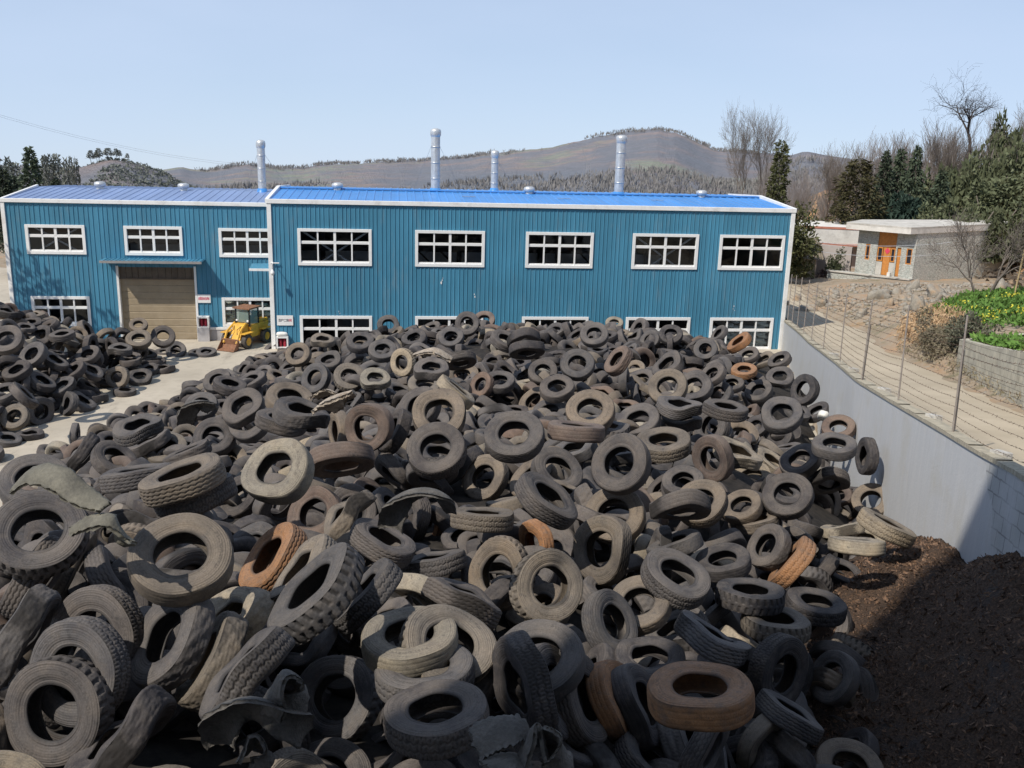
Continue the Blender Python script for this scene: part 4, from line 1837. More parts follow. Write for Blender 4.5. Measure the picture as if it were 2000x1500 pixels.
-686,4706,89,48,122,104,lg2
579,4799,92,27,-151,108,wd0
-1316,3256,57,4,175,104,bd0
547,1946,356,3,27,84,mb1
-697,2796,259,4,118,76,bt0
-837,3821,198,14,147,94,wd0
876,4555,154,18,59,84,bg1
383,4441,203,48,-6,108,zp2
-565,4259,152,19,19,100,ld2
-1207,3179,52,24,-132,104,zd1
266,4894,47,90,-46,104,wd1
-787,3118,179,24,-177,104,bd1
514,4749,60,33,93,76,wd0
254,4299,199,91,-54,94,bd1
-962,3668,105,39,-28,104,bd2
-916,3261,136,6,12,76,ld0
-593,3593,220,10,90,100,bd2
-947,4512,43,47,10,100,bd1
911,3043,99,71,-83,100,bd0
144,2969,289,52,-17,104,bd0
-700,3221,189,20,139,94,wd0
-989,3127,123,78,79,76,md1
118,2208,363,25,77,100,bd1
-448,1873,353,43,-64,104,wd1
223,4800,30,33,4,100,bd1
295,3509,281,19,-19,94,md1
-1099,3379,78,85,43,104,zg0
-1087,3093,97,63,166,94,zd0
-1398,2689,11,0,157,108,md0
52,4216,213,55,-127,104,bd1
403,4248,204,13,-131,104,wd2
-920,1437,208,25,102,84,wd1
265,3833,267,18,-20,108,bd1
-703,2718,216,51,-69,94,zd2
-999,2322,198,70,168,104,zd1
252,1645,362,11,118,76,bd1
-489,3760,232,72,-48,94,wd2
-101,3266,288,3,-41,76,wd0
589,3582,225,37,152,84,md1
353,1633,356,10,61,104,zd1
381,1435,331,19,171,104,bd1
-752,4708,32,49,54,84,zd0
-127,2971,281,62,117,104,ld0
-813,3994,144,27,-23,84,lg1
-965,2544,185,91,24,100,ld0
-33,3548,303,73,-129,94,wd0
-351,3433,283,22,151,94,md1
-355,2667,271,6,-155,94,bd0
-702,3321,191,63,-111,84,wd0
-859,4738,29,31,167,104,bg1
941,2848,95,8,-60,108,zd0
-135,4100,224,3,-57,100,bd1
811,4960,30,31,-30,104,zd2
849,2840,144,16,163,104,md1
-1039,2173,188,20,51,100,wd1
-1030,3621,85,27,149,84,wd1
801,3804,190,50,30,104,bd0
710,4506,142,55,-8,76,wd1
885,2765,128,19,103,108,ld1
852,4495,128,58,76,94,zd2
-1095,2741,148,19,-146,100,zd2
369,4904,8,0,178,76,zd2
273,1749,374,12,50,100,zd0
-1322,2624,26,31,31,94,wg0
668,4224,189,63,-151,84,wd1
-1132,2087,91,15,16,100,bb1
436,1814,338,40,101,84,wd1
-839,2377,212,69,-38,84,ld2
408,3603,275,60,-122,84,zd0
927,3555,104,8,-3,94,bd1
700,2684,217,14,-48,94,wd1
-1195,4231,33,55,-154,84,bd2
-1243,3300,44,38,151,94,bt1
225,3206,268,22,-178,100,zd0
509,4602,131,61,-85,104,ld1
34,4691,73,82,58,84,md0
-969,2787,162,49,-43,84,md2
-55,3807,268,57,-2,76,wd1
-679,2097,283,73,-56,84,md0
787,4240,178,25,152,94,wt0
79,2567,315,34,-95,104,zd0
-149,2790,284,65,-27,104,bd1
143,1815,379,17,-158,84,lg1
-524,3153,230,6,174,94,wd2
-652,1817,345,57,117,84,md2
675,3610,205,12,7,104,bd0
-862,1615,295,78,-88,100,bd2
-494,1407,422,9,65,104,zd2
-631,2774,221,30,166,104,md1
-12,4289,186,44,96,84,bd0
-916,2742,205,68,-150,84,mt1
-1102,1764,97,63,113,76,wt0
-801,1911,358,59,-78,104,mg0
-306,2533,322,13,-70,104,zg0
-666,4528,92,60,24,100,bd1
780,2761,170,74,91,76,ld0
-796,2960,184,48,-92,104,zd1
-798,2179,247,6,40,94,bd2
405,3306,234,28,-61,94,bd1
145,4643,139,55,138,84,zd0
762,4477,185,31,-1,94,zd2
-913,3872,119,53,-38,100,wd1
-228,4713,49,13,-11,84,bd0
-427,3666,244,85,131,100,md1
-992,4596,9,0,100,84,wd0
-546,2316,271,40,42,108,wd1
-536,4437,118,76,122,104,bp0
-236,4444,148,15,149,84,zd0
-1164,2378,112,61,172,84,zd1
-1228,2785,111,30,-119,100,bd1
130,4471,150,19,-62,76,zd1
331,2430,343,63,-64,104,zd1
-505,2864,242,28,-62,100,wd1
244,3277,256,34,-90,104,wd1
-189,2209,340,7,116,104,wd1
-737,1867,322,36,172,76,md0
-1170,2618,145,79,-10,108,bd1
-260,2389,305,75,28,100,lb2
-1007,3369,102,34,-130,100,bd1
882,3629,130,23,85,104,ld1
817,3472,133,63,152,108,bd1
428,1497,320,20,-104,84,zd0
-532,1594,393,31,157,104,lt2
-241,4202,202,3,-13,108,zd1
-1035,2954,125,9,163,100,wd2
-1279,3062,51,54,29,104,bd2
-793,4188,122,59,121,104,zd2
-347,1946,353,35,162,104,wd2
346,2018,358,80,51,94,wd2
945,3718,129,45,116,84,bd2
399,2309,349,40,-22,84,zd1
-872,2145,236,9,38,100,wd0
-1009,3251,114,62,157,84,bd0
-106,4275,189,8,136,104,zd2
231,2881,280,8,6,108,wd1'''.split('\n')
NIND = 300
LABELS = '''
big coarse lugged tyre filling the lower left corner of the heap
big dusty tan ring tyre with wide open hole, left of centre foreground
flat lying rusty orange tyre at the edge of the shade, lower right
grey block tread tyre lying flat, just below the tan stack topping tyre
mossy grey lugged ring tyre at the left edge beneath the rubber strap
largest leaning tyre with deep lug tread, beside the orange zigzag tyre
grey block tread tyre standing, open left, just upper right of the corner lugged tyre
grey mud caked tyre tilted left, just lower left of the pale crescent tyre
grey lug tread tyre facing the viewer, lower left of the tan stack topping tyre
grey block tread tyre edge on, just below the pale crescent tyre
black block tread tyre standing, open left, just left of the orange upright row tyre
tan worn tyre lying on top of the three tyre stack
tan dusted lug tread tyre facing the viewer, just below the pinched orange tyre
pale dusty ring tyre leaning left, brightest of the left half
nearest black mud caked tyre edge on, just right of the corner lugged tyre
tan zigzag tread band tyre facing the viewer, left of the pale ring tyre
grey block tread tyre lying flat, left of the dark lug disc
tan dusted lug tread tyre facing the viewer, just right of the tan stack topping tyre
grey block tread tyre facing the viewer, lower left of the big dusty ring tyre
tan ribbed ring tyre standing upright, deep oval hole, right of centre
grey mud caked tyre edge on, just above the corner lugged tyre
black block tread tyre standing, open right, just left of the bluish shaded tyre
tan dusted mud caked tyre edge on, just lower left of the pale crescent tyre
upright grey ring tyre with deep dark hole, right of centre
black block tread tyre standing, open left, below the pale crescent tyre
grey worn tyre facing the viewer, just upper left of the orange upright row tyre
grey block tread ring tyre directly under the centre tan ring tyre
grey slanting zigzag tread tyre with slit shaped hole in mid heap
black worn tyre tilted right, just right of the orange upright row tyre
big grey ring tyre with ribbed tread right of the centre tan one
orange mud stained tyre with zigzag ribs leaning right
grey ribbed tyre edge on, just above the flat rusty orange tyre
dark lug tread tyre lying flat at the shade line, right side
grey ribbed tyre tilted right, below the tan ribbed ring tyre
grey ribbed tyre lying flat, just left of the small orange block tyre
grey block tread tyre lying flat, just lower right of the tan stack topping tyre
grey block tread tyre edge on, just right of the great leaning lug tyre
grey ring tyre half covered by the long rubber strap
grey ribbed tyre edge on, just lower left of the bluish shaded tyre
brown smooth tyre arched over dark gap right of the pale ring tyre
orange stained tyre standing on edge in the shaded upright row
pale mud crusted crescent shaped tyre between dark muddy ones
grey ribbed tyre tilted right, just lower left of the orange upright row tyre
black block tread tyre lying flat, just lower right of the orange shred edge tyre
tan dusted lug tread tyre facing the viewer, just lower left of the pinched orange tyre
grey ribbed tyre edge on, just lower right of the small orange block tyre
round grey worn tyre facing the viewer above the brown shreds
grey block tread tyre lying flat, right of the corner lugged tyre
bluish grey worn tyre sunk in the shaded shredded rubber
grey worn tyre edge on, right of the wide tan ring tyre
black block tread tyre lying flat, just upper right of the orange upright row tyre
grey worn tyre facing the viewer, just lower right of the bluish shaded tyre
grey mud caked tyre lying flat, just lower right of the left shoulder disc tyre
tan dusted block tread tyre lying flat, just right of the small orange block tyre
brown worn tyre facing the viewer, just right of the narrow upright tan tyre
grey mud caked tyre tilted left, just upper left of the orange shred edge tyre
tan dusted lug tread tyre lying flat, just lower right of the dark lug disc
tan ring tyre with rusty left flank in the very centre of the heap
black worn tyre lying flat, just upper left of the dark lug disc
black worn tyre edge on, below the pale crescent tyre
dusty tan block tread tyre lying flat right of centre
brown worn tyre standing, open left, right of the dusty flat block tyre
tan dusted ribbed tyre facing the viewer, lower left of the ribbed grey ring tyre
tan dusted ribbed tyre lying flat, below the bluish shaded tyre
brown worn tyre facing the viewer, just lower right of the pale ring tyre
pale block tread tyre tilted against the foot of the wall
tan dusted ribbed tyre edge on, just lower right of the orange zigzag tyre
grey ribbed tyre edge on, just below the flat rusty orange tyre
tan dusted worn tyre facing the viewer, lower right of the tan ribbed ring tyre
grey block tread tyre lying flat, below the left heap lug tyre
grey ring tyre facing up, second row from the grey wall
grey worn tyre tilted left, just below the great leaning lug tyre
wide tan ring tyre right under the dark holed ring tyre
tan dusted worn tyre facing the viewer, below the smooth crest tyre
tan dusted worn tyre standing, open right, just lower right of the flat rusty orange tyre
orange block tread tyre leaning at the edge of the shredded heap
grey ribbed tyre lying flat, just lower right of the dark diagonal tyre
grey block tread tyre lying flat, just below the small orange block tyre
black block tread tyre tilted right, lower left of the orange upright row tyre
brown worn tyre lying flat, upper left of the dark holed ring tyre
grey block tread tyre lying flat, just lower right of the tan zigzag band tyre
tan dusted mud caked tyre edge on, below the brown arched tyre
grey ribbed tyre edge on, just below the mossy lugged ring tyre
tan dusted block tread tyre facing the viewer, lower right of the dusty flat block tyre
flat lying grey tyre beside the wall under the brown one
grey ribbed tyre edge on, just lower right of the mossy lugged ring tyre
grey ribbed tyre tilted right, just above the slanting zigzag tyre
grey worn tyre tilted left, upper right of the dark rimmed left tyre
grey ribbed tyre standing, open left, just upper left of the small orange block tyre
grey mud caked tyre edge on, lower left of the bluish shaded tyre
pale worn tyre lying flat on the brown shredded rubber
tan dusted worn tyre tilted left, just left of the round grey shoulder tyre
black worn tyre tilted right, just left of the orange upright row tyre
brown block tread tyre facing the viewer, below the pale tilted slab tyre
black worn tyre lying flat, just lower left of the orange upright row tyre
grey worn tyre tilted left, left of the flat grey wallside tyre
grey block tread tyre lying flat, left of the grey ring by wall
grey worn tyre lying flat, lower left of the tan stack topping tyre
grey ribbed tyre lying flat, just lower right of the tan upper ring tyre
black ribbed tyre tilted right, just lower right of the orange upright row tyre
tan dusted block tread tyre facing the viewer, below the pale crescent tyre
black worn tyre facing the viewer, right of the corner lugged tyre
black mud caked tyre standing, open right, lower right of the tan stack topping tyre
tan block tread tyre standing closest to the near grey wall
grey block tread tyre tilted left, just below the flat grey wallside tyre
grey mud caked tyre tilted right, just right of the dark diagonal tyre
black worn tyre facing the viewer, just upper right of the big dusty ring tyre
dark rimmed open tyre by the left foot of the main heap
grey worn tyre tilted left, lower left of the smooth crest tyre
clean round tan ring tyre on the upper right of the heap
smooth grey ring tyre below the crest, right of the dark stacked pair
black worn tyre tilted left, below the tan stack topping tyre
black worn tyre lying flat, just below the pale flat shred tyre
grey block tread tyre edge on, lower left of the under centre ring tyre
black block tread tyre standing, open left, right of the flat grey wallside tyre
grey block tread tyre tilted left, below the roadside round tyre
pale block tread tyre lying flat, lower left of the grey ring by wall
tan dusted lug tread tyre tilted left, just upper right of the bluish shaded tyre
grey worn tyre tilted left, upper left of the dusty flat block tyre
grey ribbed tyre lying flat, just right of the pale curved lug tyre
grey ribbed tyre edge on, lower right of the wide tan ring tyre
bright orange pinched tyre with blocky tread in mid heap
grey ribbed tyre edge on, just upper right of the corner lugged tyre
black lug tread tyre lying flat, just lower right of the pale flat shred tyre
black ribbed tyre tilted left, upper left of the under centre ring tyre
grey block tread tyre edge on, just lower left of the flat rusty orange tyre
tan dusted worn tyre tilted left, below the pinched orange tyre
tan grey disc tyre on the left shoulder of the main heap
blackish block tread tyre leaning against the far part of the wall
pale worn tyre edge on, just lower left of the small orange block tyre
grey block tread tyre lying flat, just below the left shoulder disc tyre
grey worn tyre tilted left, just below the dusty flat block tyre
brown block tread tyre tilted left, right of the smooth crest tyre
grey block tread tyre facing the viewer, left of the lug arch tyre
black worn tyre edge on, lower left of the pinched orange tyre
black worn tyre tilted right, just below the upper dark pair tyre
black mud caked tyre standing, open left, just below the orange upright row tyre
black worn tyre edge on, lower right of the pale crescent tyre
black worn tyre facing the viewer, upper right of the bluish shaded tyre
black worn tyre tilted left, below the bluish shaded tyre
pale block tread tyre lying flat, right of the lug arch tyre
black worn tyre standing, open left, just above the bluish shaded tyre
dark diagonal block tread tyre at the left foot, beside the yard
tan dusted lug tread tyre standing, open left, upper left of the big dusty ring tyre
grey worn tyre tilted left, just lower left of the tan stack topping tyre
grey worn tyre facing the viewer, upper right of the smooth crest tyre
tan dusted block tread tyre edge on, just lower right of the mossy lugged ring tyre
grey block tread tyre facing the viewer, well above the left edge tan tyre
grey ribbed tyre facing the viewer, lower left of the orange upright row tyre
black ribbed tyre tilted left, just upper left of the mossy lugged ring tyre
tan lug tread tyre arching over a dark hole, upper left slope
tan ring tyre at the left edge of the left heap
grey block tread tyre lying flat, just lower left of the dark rimmed left tyre
grey block tread tyre standing, open left, just lower right of the great leaning lug tyre
pale curved lug tread tyre standing on the upper slope
second black mud caked tyre edge on, right of the corner lugged tyre
grey ribbed tyre facing the viewer, right of the tan upper ring tyre
black worn tyre facing the viewer, right of the mossy lugged ring tyre
grey worn tyre tilted left, upper left of the grey ring by wall
grey lug tread tyre tilted left, just lower right of the orange shred edge tyre
black block tread tyre lying flat, just lower right of the roadside round tyre
tan dusted worn tyre facing the viewer, above the left shoulder disc tyre
grey worn tyre tilted left, just right of the dark rimmed left tyre
brown worn tyre tilted left, just above the flat grey wallside tyre
grey block tread tyre tilted right, below the crest ring tyre
grey block tread tyre edge on, just above the left edge tan tyre
grey worn tyre tilted right, just upper left of the pale curved lug tyre
black ribbed tyre facing the viewer, just lower left of the big dusty ring tyre
grey worn tyre tilted left, well above the left heap lit tyre
black worn tyre tilted left, well above the left edge tan tyre
grey worn tyre tilted left, just above the tan upper ring tyre
black worn tyre lying flat, above the lug arch tyre
black lug tread tyre tilted left, lower right of the flat rusty orange tyre
grey worn tyre lying flat, below the upper dark pair tyre
round lit tyre at the foot of the left heap beside the yard
grey block tread tyre tilted left, just left of the centre tan ring tyre
black worn tyre facing the viewer, just below the bluish shaded tyre
grey ribbed tyre tilted right, just lower left of the under centre ring tyre
grey worn tyre tilted left, upper left of the black wallside tyre
grey mud caked tyre lying flat, upper left of the tan zigzag band tyre
grey lug tread tyre lying flat, above the flat rusty orange tyre
grey worn tyre tilted right, above the dark lug disc
pale ribbed tyre edge on, just upper left of the pale flat shred tyre
black lug tread tyre lying flat, lower left of the tan stack topping tyre
black block tread tyre tilted left, lower left of the pale ring tyre
narrow tan tyre standing nearly edge on, left of centre
grey block tread tyre tilted right, above the left heap lit tyre
black worn tyre facing the viewer, just above the small orange block tyre
grey worn tyre facing the viewer, left of the smooth crest tyre
pale worn tyre edge on, just upper right of the centre tan ring tyre
black block tread tyre lying flat, just lower right of the corner lugged tyre
round grey tyre facing the viewer before the shutter door
grey worn tyre tilted left, just lower left of the crest ring tyre
grey ring tyre facing the viewer on the crest before the hall
tan lug tread tyre standing at the yard edge of the left heap
tan dusted worn tyre tilted right, left of the left heap round tyre
brown block tread tyre tilted left, upper right of the centre tan ring tyre
grey worn tyre tilted right, lower right of the brown arched tyre
grey block tread tyre standing, open left, right of the left heap lit tyre
grey worn tyre tilted left, just below the pinched orange tyre
black worn tyre tilted left, just above the orange upright row tyre
black worn tyre tilted left, below the pale flat shred tyre
orange stained worn tyre tilted left, right of the round grey far tyre
grey mud caked tyre edge on, just below the big dusty ring tyre
grey ribbed tyre standing, open left, lower right of the wide tan ring tyre
grey worn tyre lying flat, just below the pale tilted slab tyre
grey lug tread tyre lying flat, right of the left heap lug tyre
black ribbed tyre lying flat, just upper right of the dusty flat block tyre
grey mud caked tyre lying flat, upper left of the big dusty ring tyre
round grey tyre facing the viewer below the second lower window from right
grey worn tyre facing the viewer, just below the brown arched tyre
orange stained block tread tyre lying flat, lower right of the round grey far tyre
tan dusted block tread tyre edge on, just left of the bluish shaded tyre
black worn tyre tilted left, upper left of the round grey far tyre
upper one of the dark stacked pair on the crest
grey worn tyre tilted left, upper left of the left heap lug tyre
grey worn tyre lying flat, just lower left of the dark lug disc
black worn tyre facing the viewer, below the dark diagonal tyre
grey worn tyre lying flat, left of the dark holed ring tyre
grey worn tyre tilted left, lower right of the round grey far tyre
grey block tread tyre facing the viewer, just upper left of the orange zigzag tyre
tan dusted worn tyre lying flat, well upper left of the lug arch tyre
black ribbed tyre standing, open right, just upper left of the small orange block tyre
black worn tyre facing the viewer, right of the round grey shoulder tyre
black mud caked tyre facing the viewer, just lower left of the corner lugged tyre
black worn tyre tilted left, lower right of the black wallside tyre
tan dusted mud caked tyre standing, open left, just lower left of the corner lugged tyre
tan dusted block tread tyre edge on, lower right of the pale flat shred tyre
black worn tyre edge on, just lower left of the pale flat shred tyre
black worn tyre tilted left, upper right of the pale curved lug tyre
grey worn tyre tilted right, well above the left heap lit tyre
black lug tread tyre lying flat, below the tan stack topping tyre
grey block tread tyre lying flat, well upper left of the left heap lug tyre
grey worn tyre lying flat, just below the left edge tan tyre
tan dusted ribbed tyre tilted left, just upper left of the slanting zigzag tyre
grey worn tyre tilted left, upper right of the left heap lit tyre
pale worn tyre facing the viewer, just lower left of the corner lugged tyre
grey worn tyre tilted left, just upper left of the lug arch tyre
grey block tread tyre tilted right, just left of the upper dark pair tyre
grey block tread tyre lying flat, above the left heap lug tyre
black worn tyre lying flat, above the small orange block tyre
black ribbed tyre lying flat, just upper left of the round grey shoulder tyre
tan dusted block tread tyre lying flat, just lower left of the round grey shoulder tyre
grey worn tyre facing the viewer, just right of the pinched orange tyre
black lug tread tyre edge on, lower left of the orange upright row tyre
grey block tread tyre tilted left, upper left of the black wallside tyre
black mud caked tyre lying flat, upper right of the bluish shaded tyre
black block tread tyre facing the viewer, just left of the bluish shaded tyre
black mud caked tyre standing, open left, lower right of the tan stack topping tyre
grey worn tyre tilted right, lower left of the left heap lug tyre
black ribbed tyre lying flat, just lower right of the left edge tan tyre
black ribbed tyre edge on, just right of the under centre ring tyre
grey worn tyre facing the viewer, lower right of the left heap round tyre
grey worn tyre lying flat, upper left of the left shoulder disc tyre
black ribbed tyre facing the viewer, lower left of the tan stack topping tyre
grey worn tyre tilted left, just above the orange shred edge tyre
grey ribbed tyre edge on, just upper right of the orange shred edge tyre
black mud caked tyre standing, open right, just upper left of the orange zigzag tyre
pale worn tyre lying flat, upper left of the round grey shoulder tyre
black worn tyre lying flat, just right of the small orange block tyre
grey block tread tyre lying flat, just below the tan ribbed ring tyre
tan dusted worn tyre edge on, just left of the slanting zigzag tyre
grey lug tread tyre standing, open right, below the pale crescent tyre
black worn tyre standing, open right, lower left of the orange upright row tyre
grey lug tread tyre tilted left, just below the lug arch tyre
grey block tread tyre tilted right, left of the left heap lug tyre
grey worn tyre standing, open right, just below the pale ring tyre
grey block tread tyre standing, open left, right of the dusty flat block tyre
black block tread tyre lying flat, just above the flat rusty orange tyre
grey ribbed tyre edge on, just left of the wide tan ring tyre
grey worn tyre edge on, just lower right of the flat rusty orange tyre
black worn tyre tilted left, well left of the left heap lug tyre
grey lug tread tyre tilted left, just right of the slanting zigzag tyre
pale ribbed tyre tilted right, below the grey ring by wall
round block tread tyre at the yard side foot of the main heap
grey worn tyre tilted left, upper left of the ribbed grey ring tyre
black worn tyre edge on, just below the under centre ring tyre
black block tread tyre standing, open left, just lower left of the flat rusty orange tyre
grey worn tyre tilted left, below the tan stack topping tyre
grey worn tyre lying flat, just lower right of the left heap lug tyre
tan dusted worn tyre tilted left, above the ribbed grey ring tyre
tan dusted worn tyre lying flat, just upper left of the tan zigzag band tyre
tyre at the right end of the left heap nearest the loader
black worn tyre tilted right, below the pale flat shred tyre
grey block tread tyre facing the viewer, above the bluish shaded tyre
grey mud caked tyre lying flat, just above the dark holed ring tyre
black block tread tyre standing, open left, above the ribbed grey ring tyre
grey lug tread tyre lying flat, just lower left of the pinched orange tyre
grey lug tread tyre lying flat, just above the dark holed ring tyre
grey block tread tyre facing the viewer, well above the pale curved lug tyre
black block tread tyre lying flat, well above the left edge tan tyre
grey worn tyre lying flat, upper right of the left heap lug tyre
grey worn tyre facing the viewer, lower right of the round grey far tyre
grey lug tread tyre edge on, lower right of the tan ribbed ring tyre
grey worn tyre tilted right, just upper right of the big dusty ring tyre
small orange block tread tyre under the arched torn casing
grey block tread tyre lying flat, lower left of the big dusty ring tyre
black lug tread tyre tilted left, well above the left heap lit tyre
grey worn tyre lying flat, lower right of the round grey far tyre
brown worn tyre tilted right, just lower right of the brown arched tyre
'''
BED = '-20,-20,-20,-20,-20,-20,-20,-20,-20,-20,-20,-20,-20,-20,-20,-20,-20,-20,-20,-20,-20,-20,-20,-20,-20,-20,-17,-13,-8,-13,-18,-20,-20,-20,-20,-20,-20,-20,-20,-20,-20,-20,-20,-20,-20,-20,-20,-20,-20,-20,-20,-20,-20,-20,-20,-20,-20,-20,-20,-20,-20,-20,-20,-20,-20,-20,-20,-20,-20,-20,-20,-18,-16,-13,-10,-6,-2,2,-3,-7,-9,-12,-14,-16,-19,-20,-20,-20,-20,-20,-20,-20,-20,-20,-20,-20,-20,-20,-20,-20,-20,-20,-20,-20,-20,-20,-20,-20,-20,-20,-20,-20,-20,-20,-20,-20,-18,-16,-13,-10,-8,-5,-3,0,4,8,11,8,3,1,-1,-3,-6,-8,-11,-14,-16,-19,-20,-20,-20,-20,-20,-20,-20,-20,-20,-20,-20,-20,-20,-20,-20,-20,-20,-20,-19,-18,-17,-16,-15,-14,-13,-12,-10,-8,-5,-3,0,3,5,8,10,15,16,13,11,10,8,7,6,5,2,-1,-3,-6,-8,-11,-13,-16,-19,-20,-20,-20,-20,-20,-14,-14,-13,-13,-12,-12,-11,-10,-9,-8,-7,-6,-5,-4,-3,-2,-1,0,3,5,8,10,13,16,18,21,21,19,16,14,13,11,10,9,9,10,10,7,5,2,0,-3,-5,-8,-11,-13,-13,-20,-20,-4,-3,-3,-2,-2,-1,-1,0,1,2,3,4,5,6,7,8,9,10,13,16,18,21,24,26,26,25,23,22,20,19,18,16,15,14,14,15,15,14,12,10,9,6,4,2,-1,-4,-11,-20,-20,7,7,8,8,9,9,10,10,12,13,14,15,16,17,18,19,20,21,24,26,29,31,30,29,28,27,25,24,23,22,21,20,19,19,19,19,19,18,17,15,13,11,9,6,4,1,-10,-20,-20,17,18,18,19,19,20,20,21,22,23,24,25,26,27,28,29,30,32,34,35,33,32,31,30,30,29,28,27,26,25,24,24,23,23,23,23,23,22,20,19,17,15,13,11,8,2,-9,-20,-20,28,28,29,29,30,30,31,32,33,34,35,36,37,38,39,40,41,40,38,36,34,33,32,32,31,31,30,29,28,28,27,27,26,26,26,27,26,25,24,22,20,19,17,14,12,4,-7,-18,-20,38,39,39,40,40,41,41,42,43,44,45,46,47,48,48,46,44,41,39,37,36,34,33,33,33,33,32,31,31,30,30,29,29,29,30,29,29,28,27,25,23,22,20,17,15,5,-6,-17,-20,49,49,50,50,51,51,52,52,54,55,56,56,54,51,49,47,45,43,41,39,37,36,35,35,35,34,34,33,33,33,32,32,32,32,32,32,31,30,29,28,26,24,22,20,17,7,-4,-15,-20,59,60,60,61,61,62,62,63,61,60,58,56,54,52,50,49,47,44,42,41,39,38,37,36,36,36,36,35,35,35,35,35,35,35,34,34,33,32,31,29,28,26,24,21,18,8,-3,-14,-20,66,66,67,67,67,65,63,62,61,59,58,56,55,53,51,50,48,46,44,42,41,39,38,38,38,38,37,37,37,37,37,37,37,37,36,36,35,33,32,31,29,27,25,22,18,9,-2,-13,-20,65,65,65,65,66,64,62,61,60,59,58,56,55,53,52,50,49,48,46,44,43,41,40,40,39,39,39,38,38,38,39,39,39,39,38,37,36,35,33,32,30,28,26,22,18,11,0,-11,-20,63,63,64,64,64,63,61,60,59,58,57,56,55,53,52,51,50,49,47,46,44,43,42,41,41,40,40,40,40,40,40,41,41,41,39,38,37,36,34,33,31,29,26,22,18,12,1,-10,-20,62,62,62,62,62,61,60,59,58,58,57,56,55,54,52,51,50,49,48,47,46,44,43,42,42,41,41,41,40,41,41,42,43,42,41,39,38,37,35,33,31,29,26,23,18,13,2,-9,-20,60,60,60,60,60,59,59,58,57,56,56,55,54,54,53,52,51,50,49,48,47,46,44,43,42,42,41,41,41,41,42,43,44,43,42,40,39,37,35,34,32,30,27,24,19,13,4,-7,-18,58,58,58,58,58,57,57,56,55,55,55,54,54,53,53,52,51,50,50,49,48,47,45,44,43,42,42,42,41,41,42,43,44,43,42,41,39,37,36,34,32,30,28,24,19,14,5,-6,-17,56,56,55,55,55,54,54,54,53,53,53,53,53,53,52,52,51,51,50,50,49,48,46,44,43,43,42,42,41,41,41,43,44,43,42,41,39,37,36,34,32,30,28,25,20,15,6,-5,-16,52,52,52,51,51,51,51,51,51,51,51,51,52,52,51,51,51,51,50,50,50,48,46,45,43,43,42,41,41,40,40,41,43,43,42,41,39,37,36,34,32,30,28,25,20,15,8,-3,-14,48,48,47,47,46,46,47,47,47,48,48,49,49,50,50,50,50,50,50,50,49,48,46,44,43,42,41,40,39,39,39,39,41,42,42,41,39,38,36,34,33,31,28,25,21,16,9,-2,-13,42,42,41,41,40,41,41,42,43,44,45,45,46,47,47,48,48,48,49,49,48,47,45,44,42,41,40,39,38,37,37,37,39,40,41,40,39,37,36,34,32,31,28,25,21,16,10,-1,-12,35,35,34,34,33,34,35,36,37,39,40,41,42,43,44,45,45,46,46,46,46,45,43,42,40,39,38,37,36,35,35,35,36,38,40,39,38,37,35,34,32,30,28,25,21,17,12,1,-10,26,26,26,25,25,26,28,29,31,32,34,36,37,38,39,40,41,42,43,43,43,41,40,39,37,36,35,34,33,33,32,33,33,36,37,38,37,36,35,33,32,30,28,25,21,17,13,2,-9,16,16,16,15,15,17,19,21,23,25,27,29,31,33,34,35,37,38,39,39,39,38,36,35,34,33,32,32,31,30,30,30,31,32,35,36,35,34,33,32,31,29,27,25,22,18,13,3,-8,4,4,4,4,3,6,8,11,13,16,19,21,24,25,27,29,31,32,34,34,34,33,32,31,30,30,29,28,27,27,27,27,27,29,31,33,33,32,32,30,29,28,26,24,22,18,13,5,-6,-9,-9,-9,-9,-10,-7,-3,0,3,6,9,12,15,17,19,21,24,26,27,28,27,27,26,26,25,25,25,24,23,23,22,23,24,25,27,29,30,30,29,28,27,26,25,23,21,17,13,6,-5,-20,-20,-20,-20,-20,-20,-17,-13,-10,-6,-2,1,4,7,10,12,15,18,19,20,20,20,20,20,20,20,19,18,18,17,18,18,19,21,23,25,26,26,26,25,24,23,22,21,19,16,13,8,-3,-20,-20,-20,-20,-20,-20,-20,-20,-20,-19,-15,-11,-8,-5,-1,2,5,8,10,11,11,12,12,13,13,13,12,11,11,11,12,13,14,16,18,20,22,22,22,22,21,20,19,18,17,15,13,9,-2,-20,-20,-20,-20,-20,-20,-20,-20,-20,-20,-20,-20,-20,-18,-14,-10,-6,-3,-1,0,1,2,3,4,5,5,4,3,7,7,7,7,8,10,13,15,17,18,18,18,17,17,16,16,15,14,12,10,-1,-20,-20,-20,-20,-20,-20,-20,-20,-20,-20,-20,-20,-20,-18,-14,-10,-6,-3,-1,0,1,3,4,4,5,4,3,3,7,7,7,7,8,10,12,15,16,17,17,17,16,16,16,15,14,13,12,11,1,-20,-20,-20,-20,-20,-20,-20,-20,-20,-20,-20,-20,-20,-18,-14,-11,-7,-4,-2,0,1,3,4,4,4,3,2,2,7,7,7,7,8,10,12,14,16,16,16,16,16,15,15,14,13,12,11,11,2,-20,-20,-20,-20,-20,-20,-20,-20,-20,-20,-20,-20,-20,-19,-15,-12,-8,-5,-3,-1,1,2,3,4,4,3,1,1,7,7,7,7,8,10,12,14,15,16,16,15,15,14,14,13,12,11,11,11,3'
FIELD_GREEN = [(36.17, 129.1, -1.25), (42.18, 129.19, -0.89), (52.7, 161.73, -3.1), (45.18, 161.68, -3.31)]
FIELD_CLAY = [(28.34, 100.18, -0.98), (33.56, 100.22, -0.84), (42.02, 128.68, -0.88), (36.03, 128.59, -1.24)]
SACK_AT = (10.85, 32.73, 1.91)
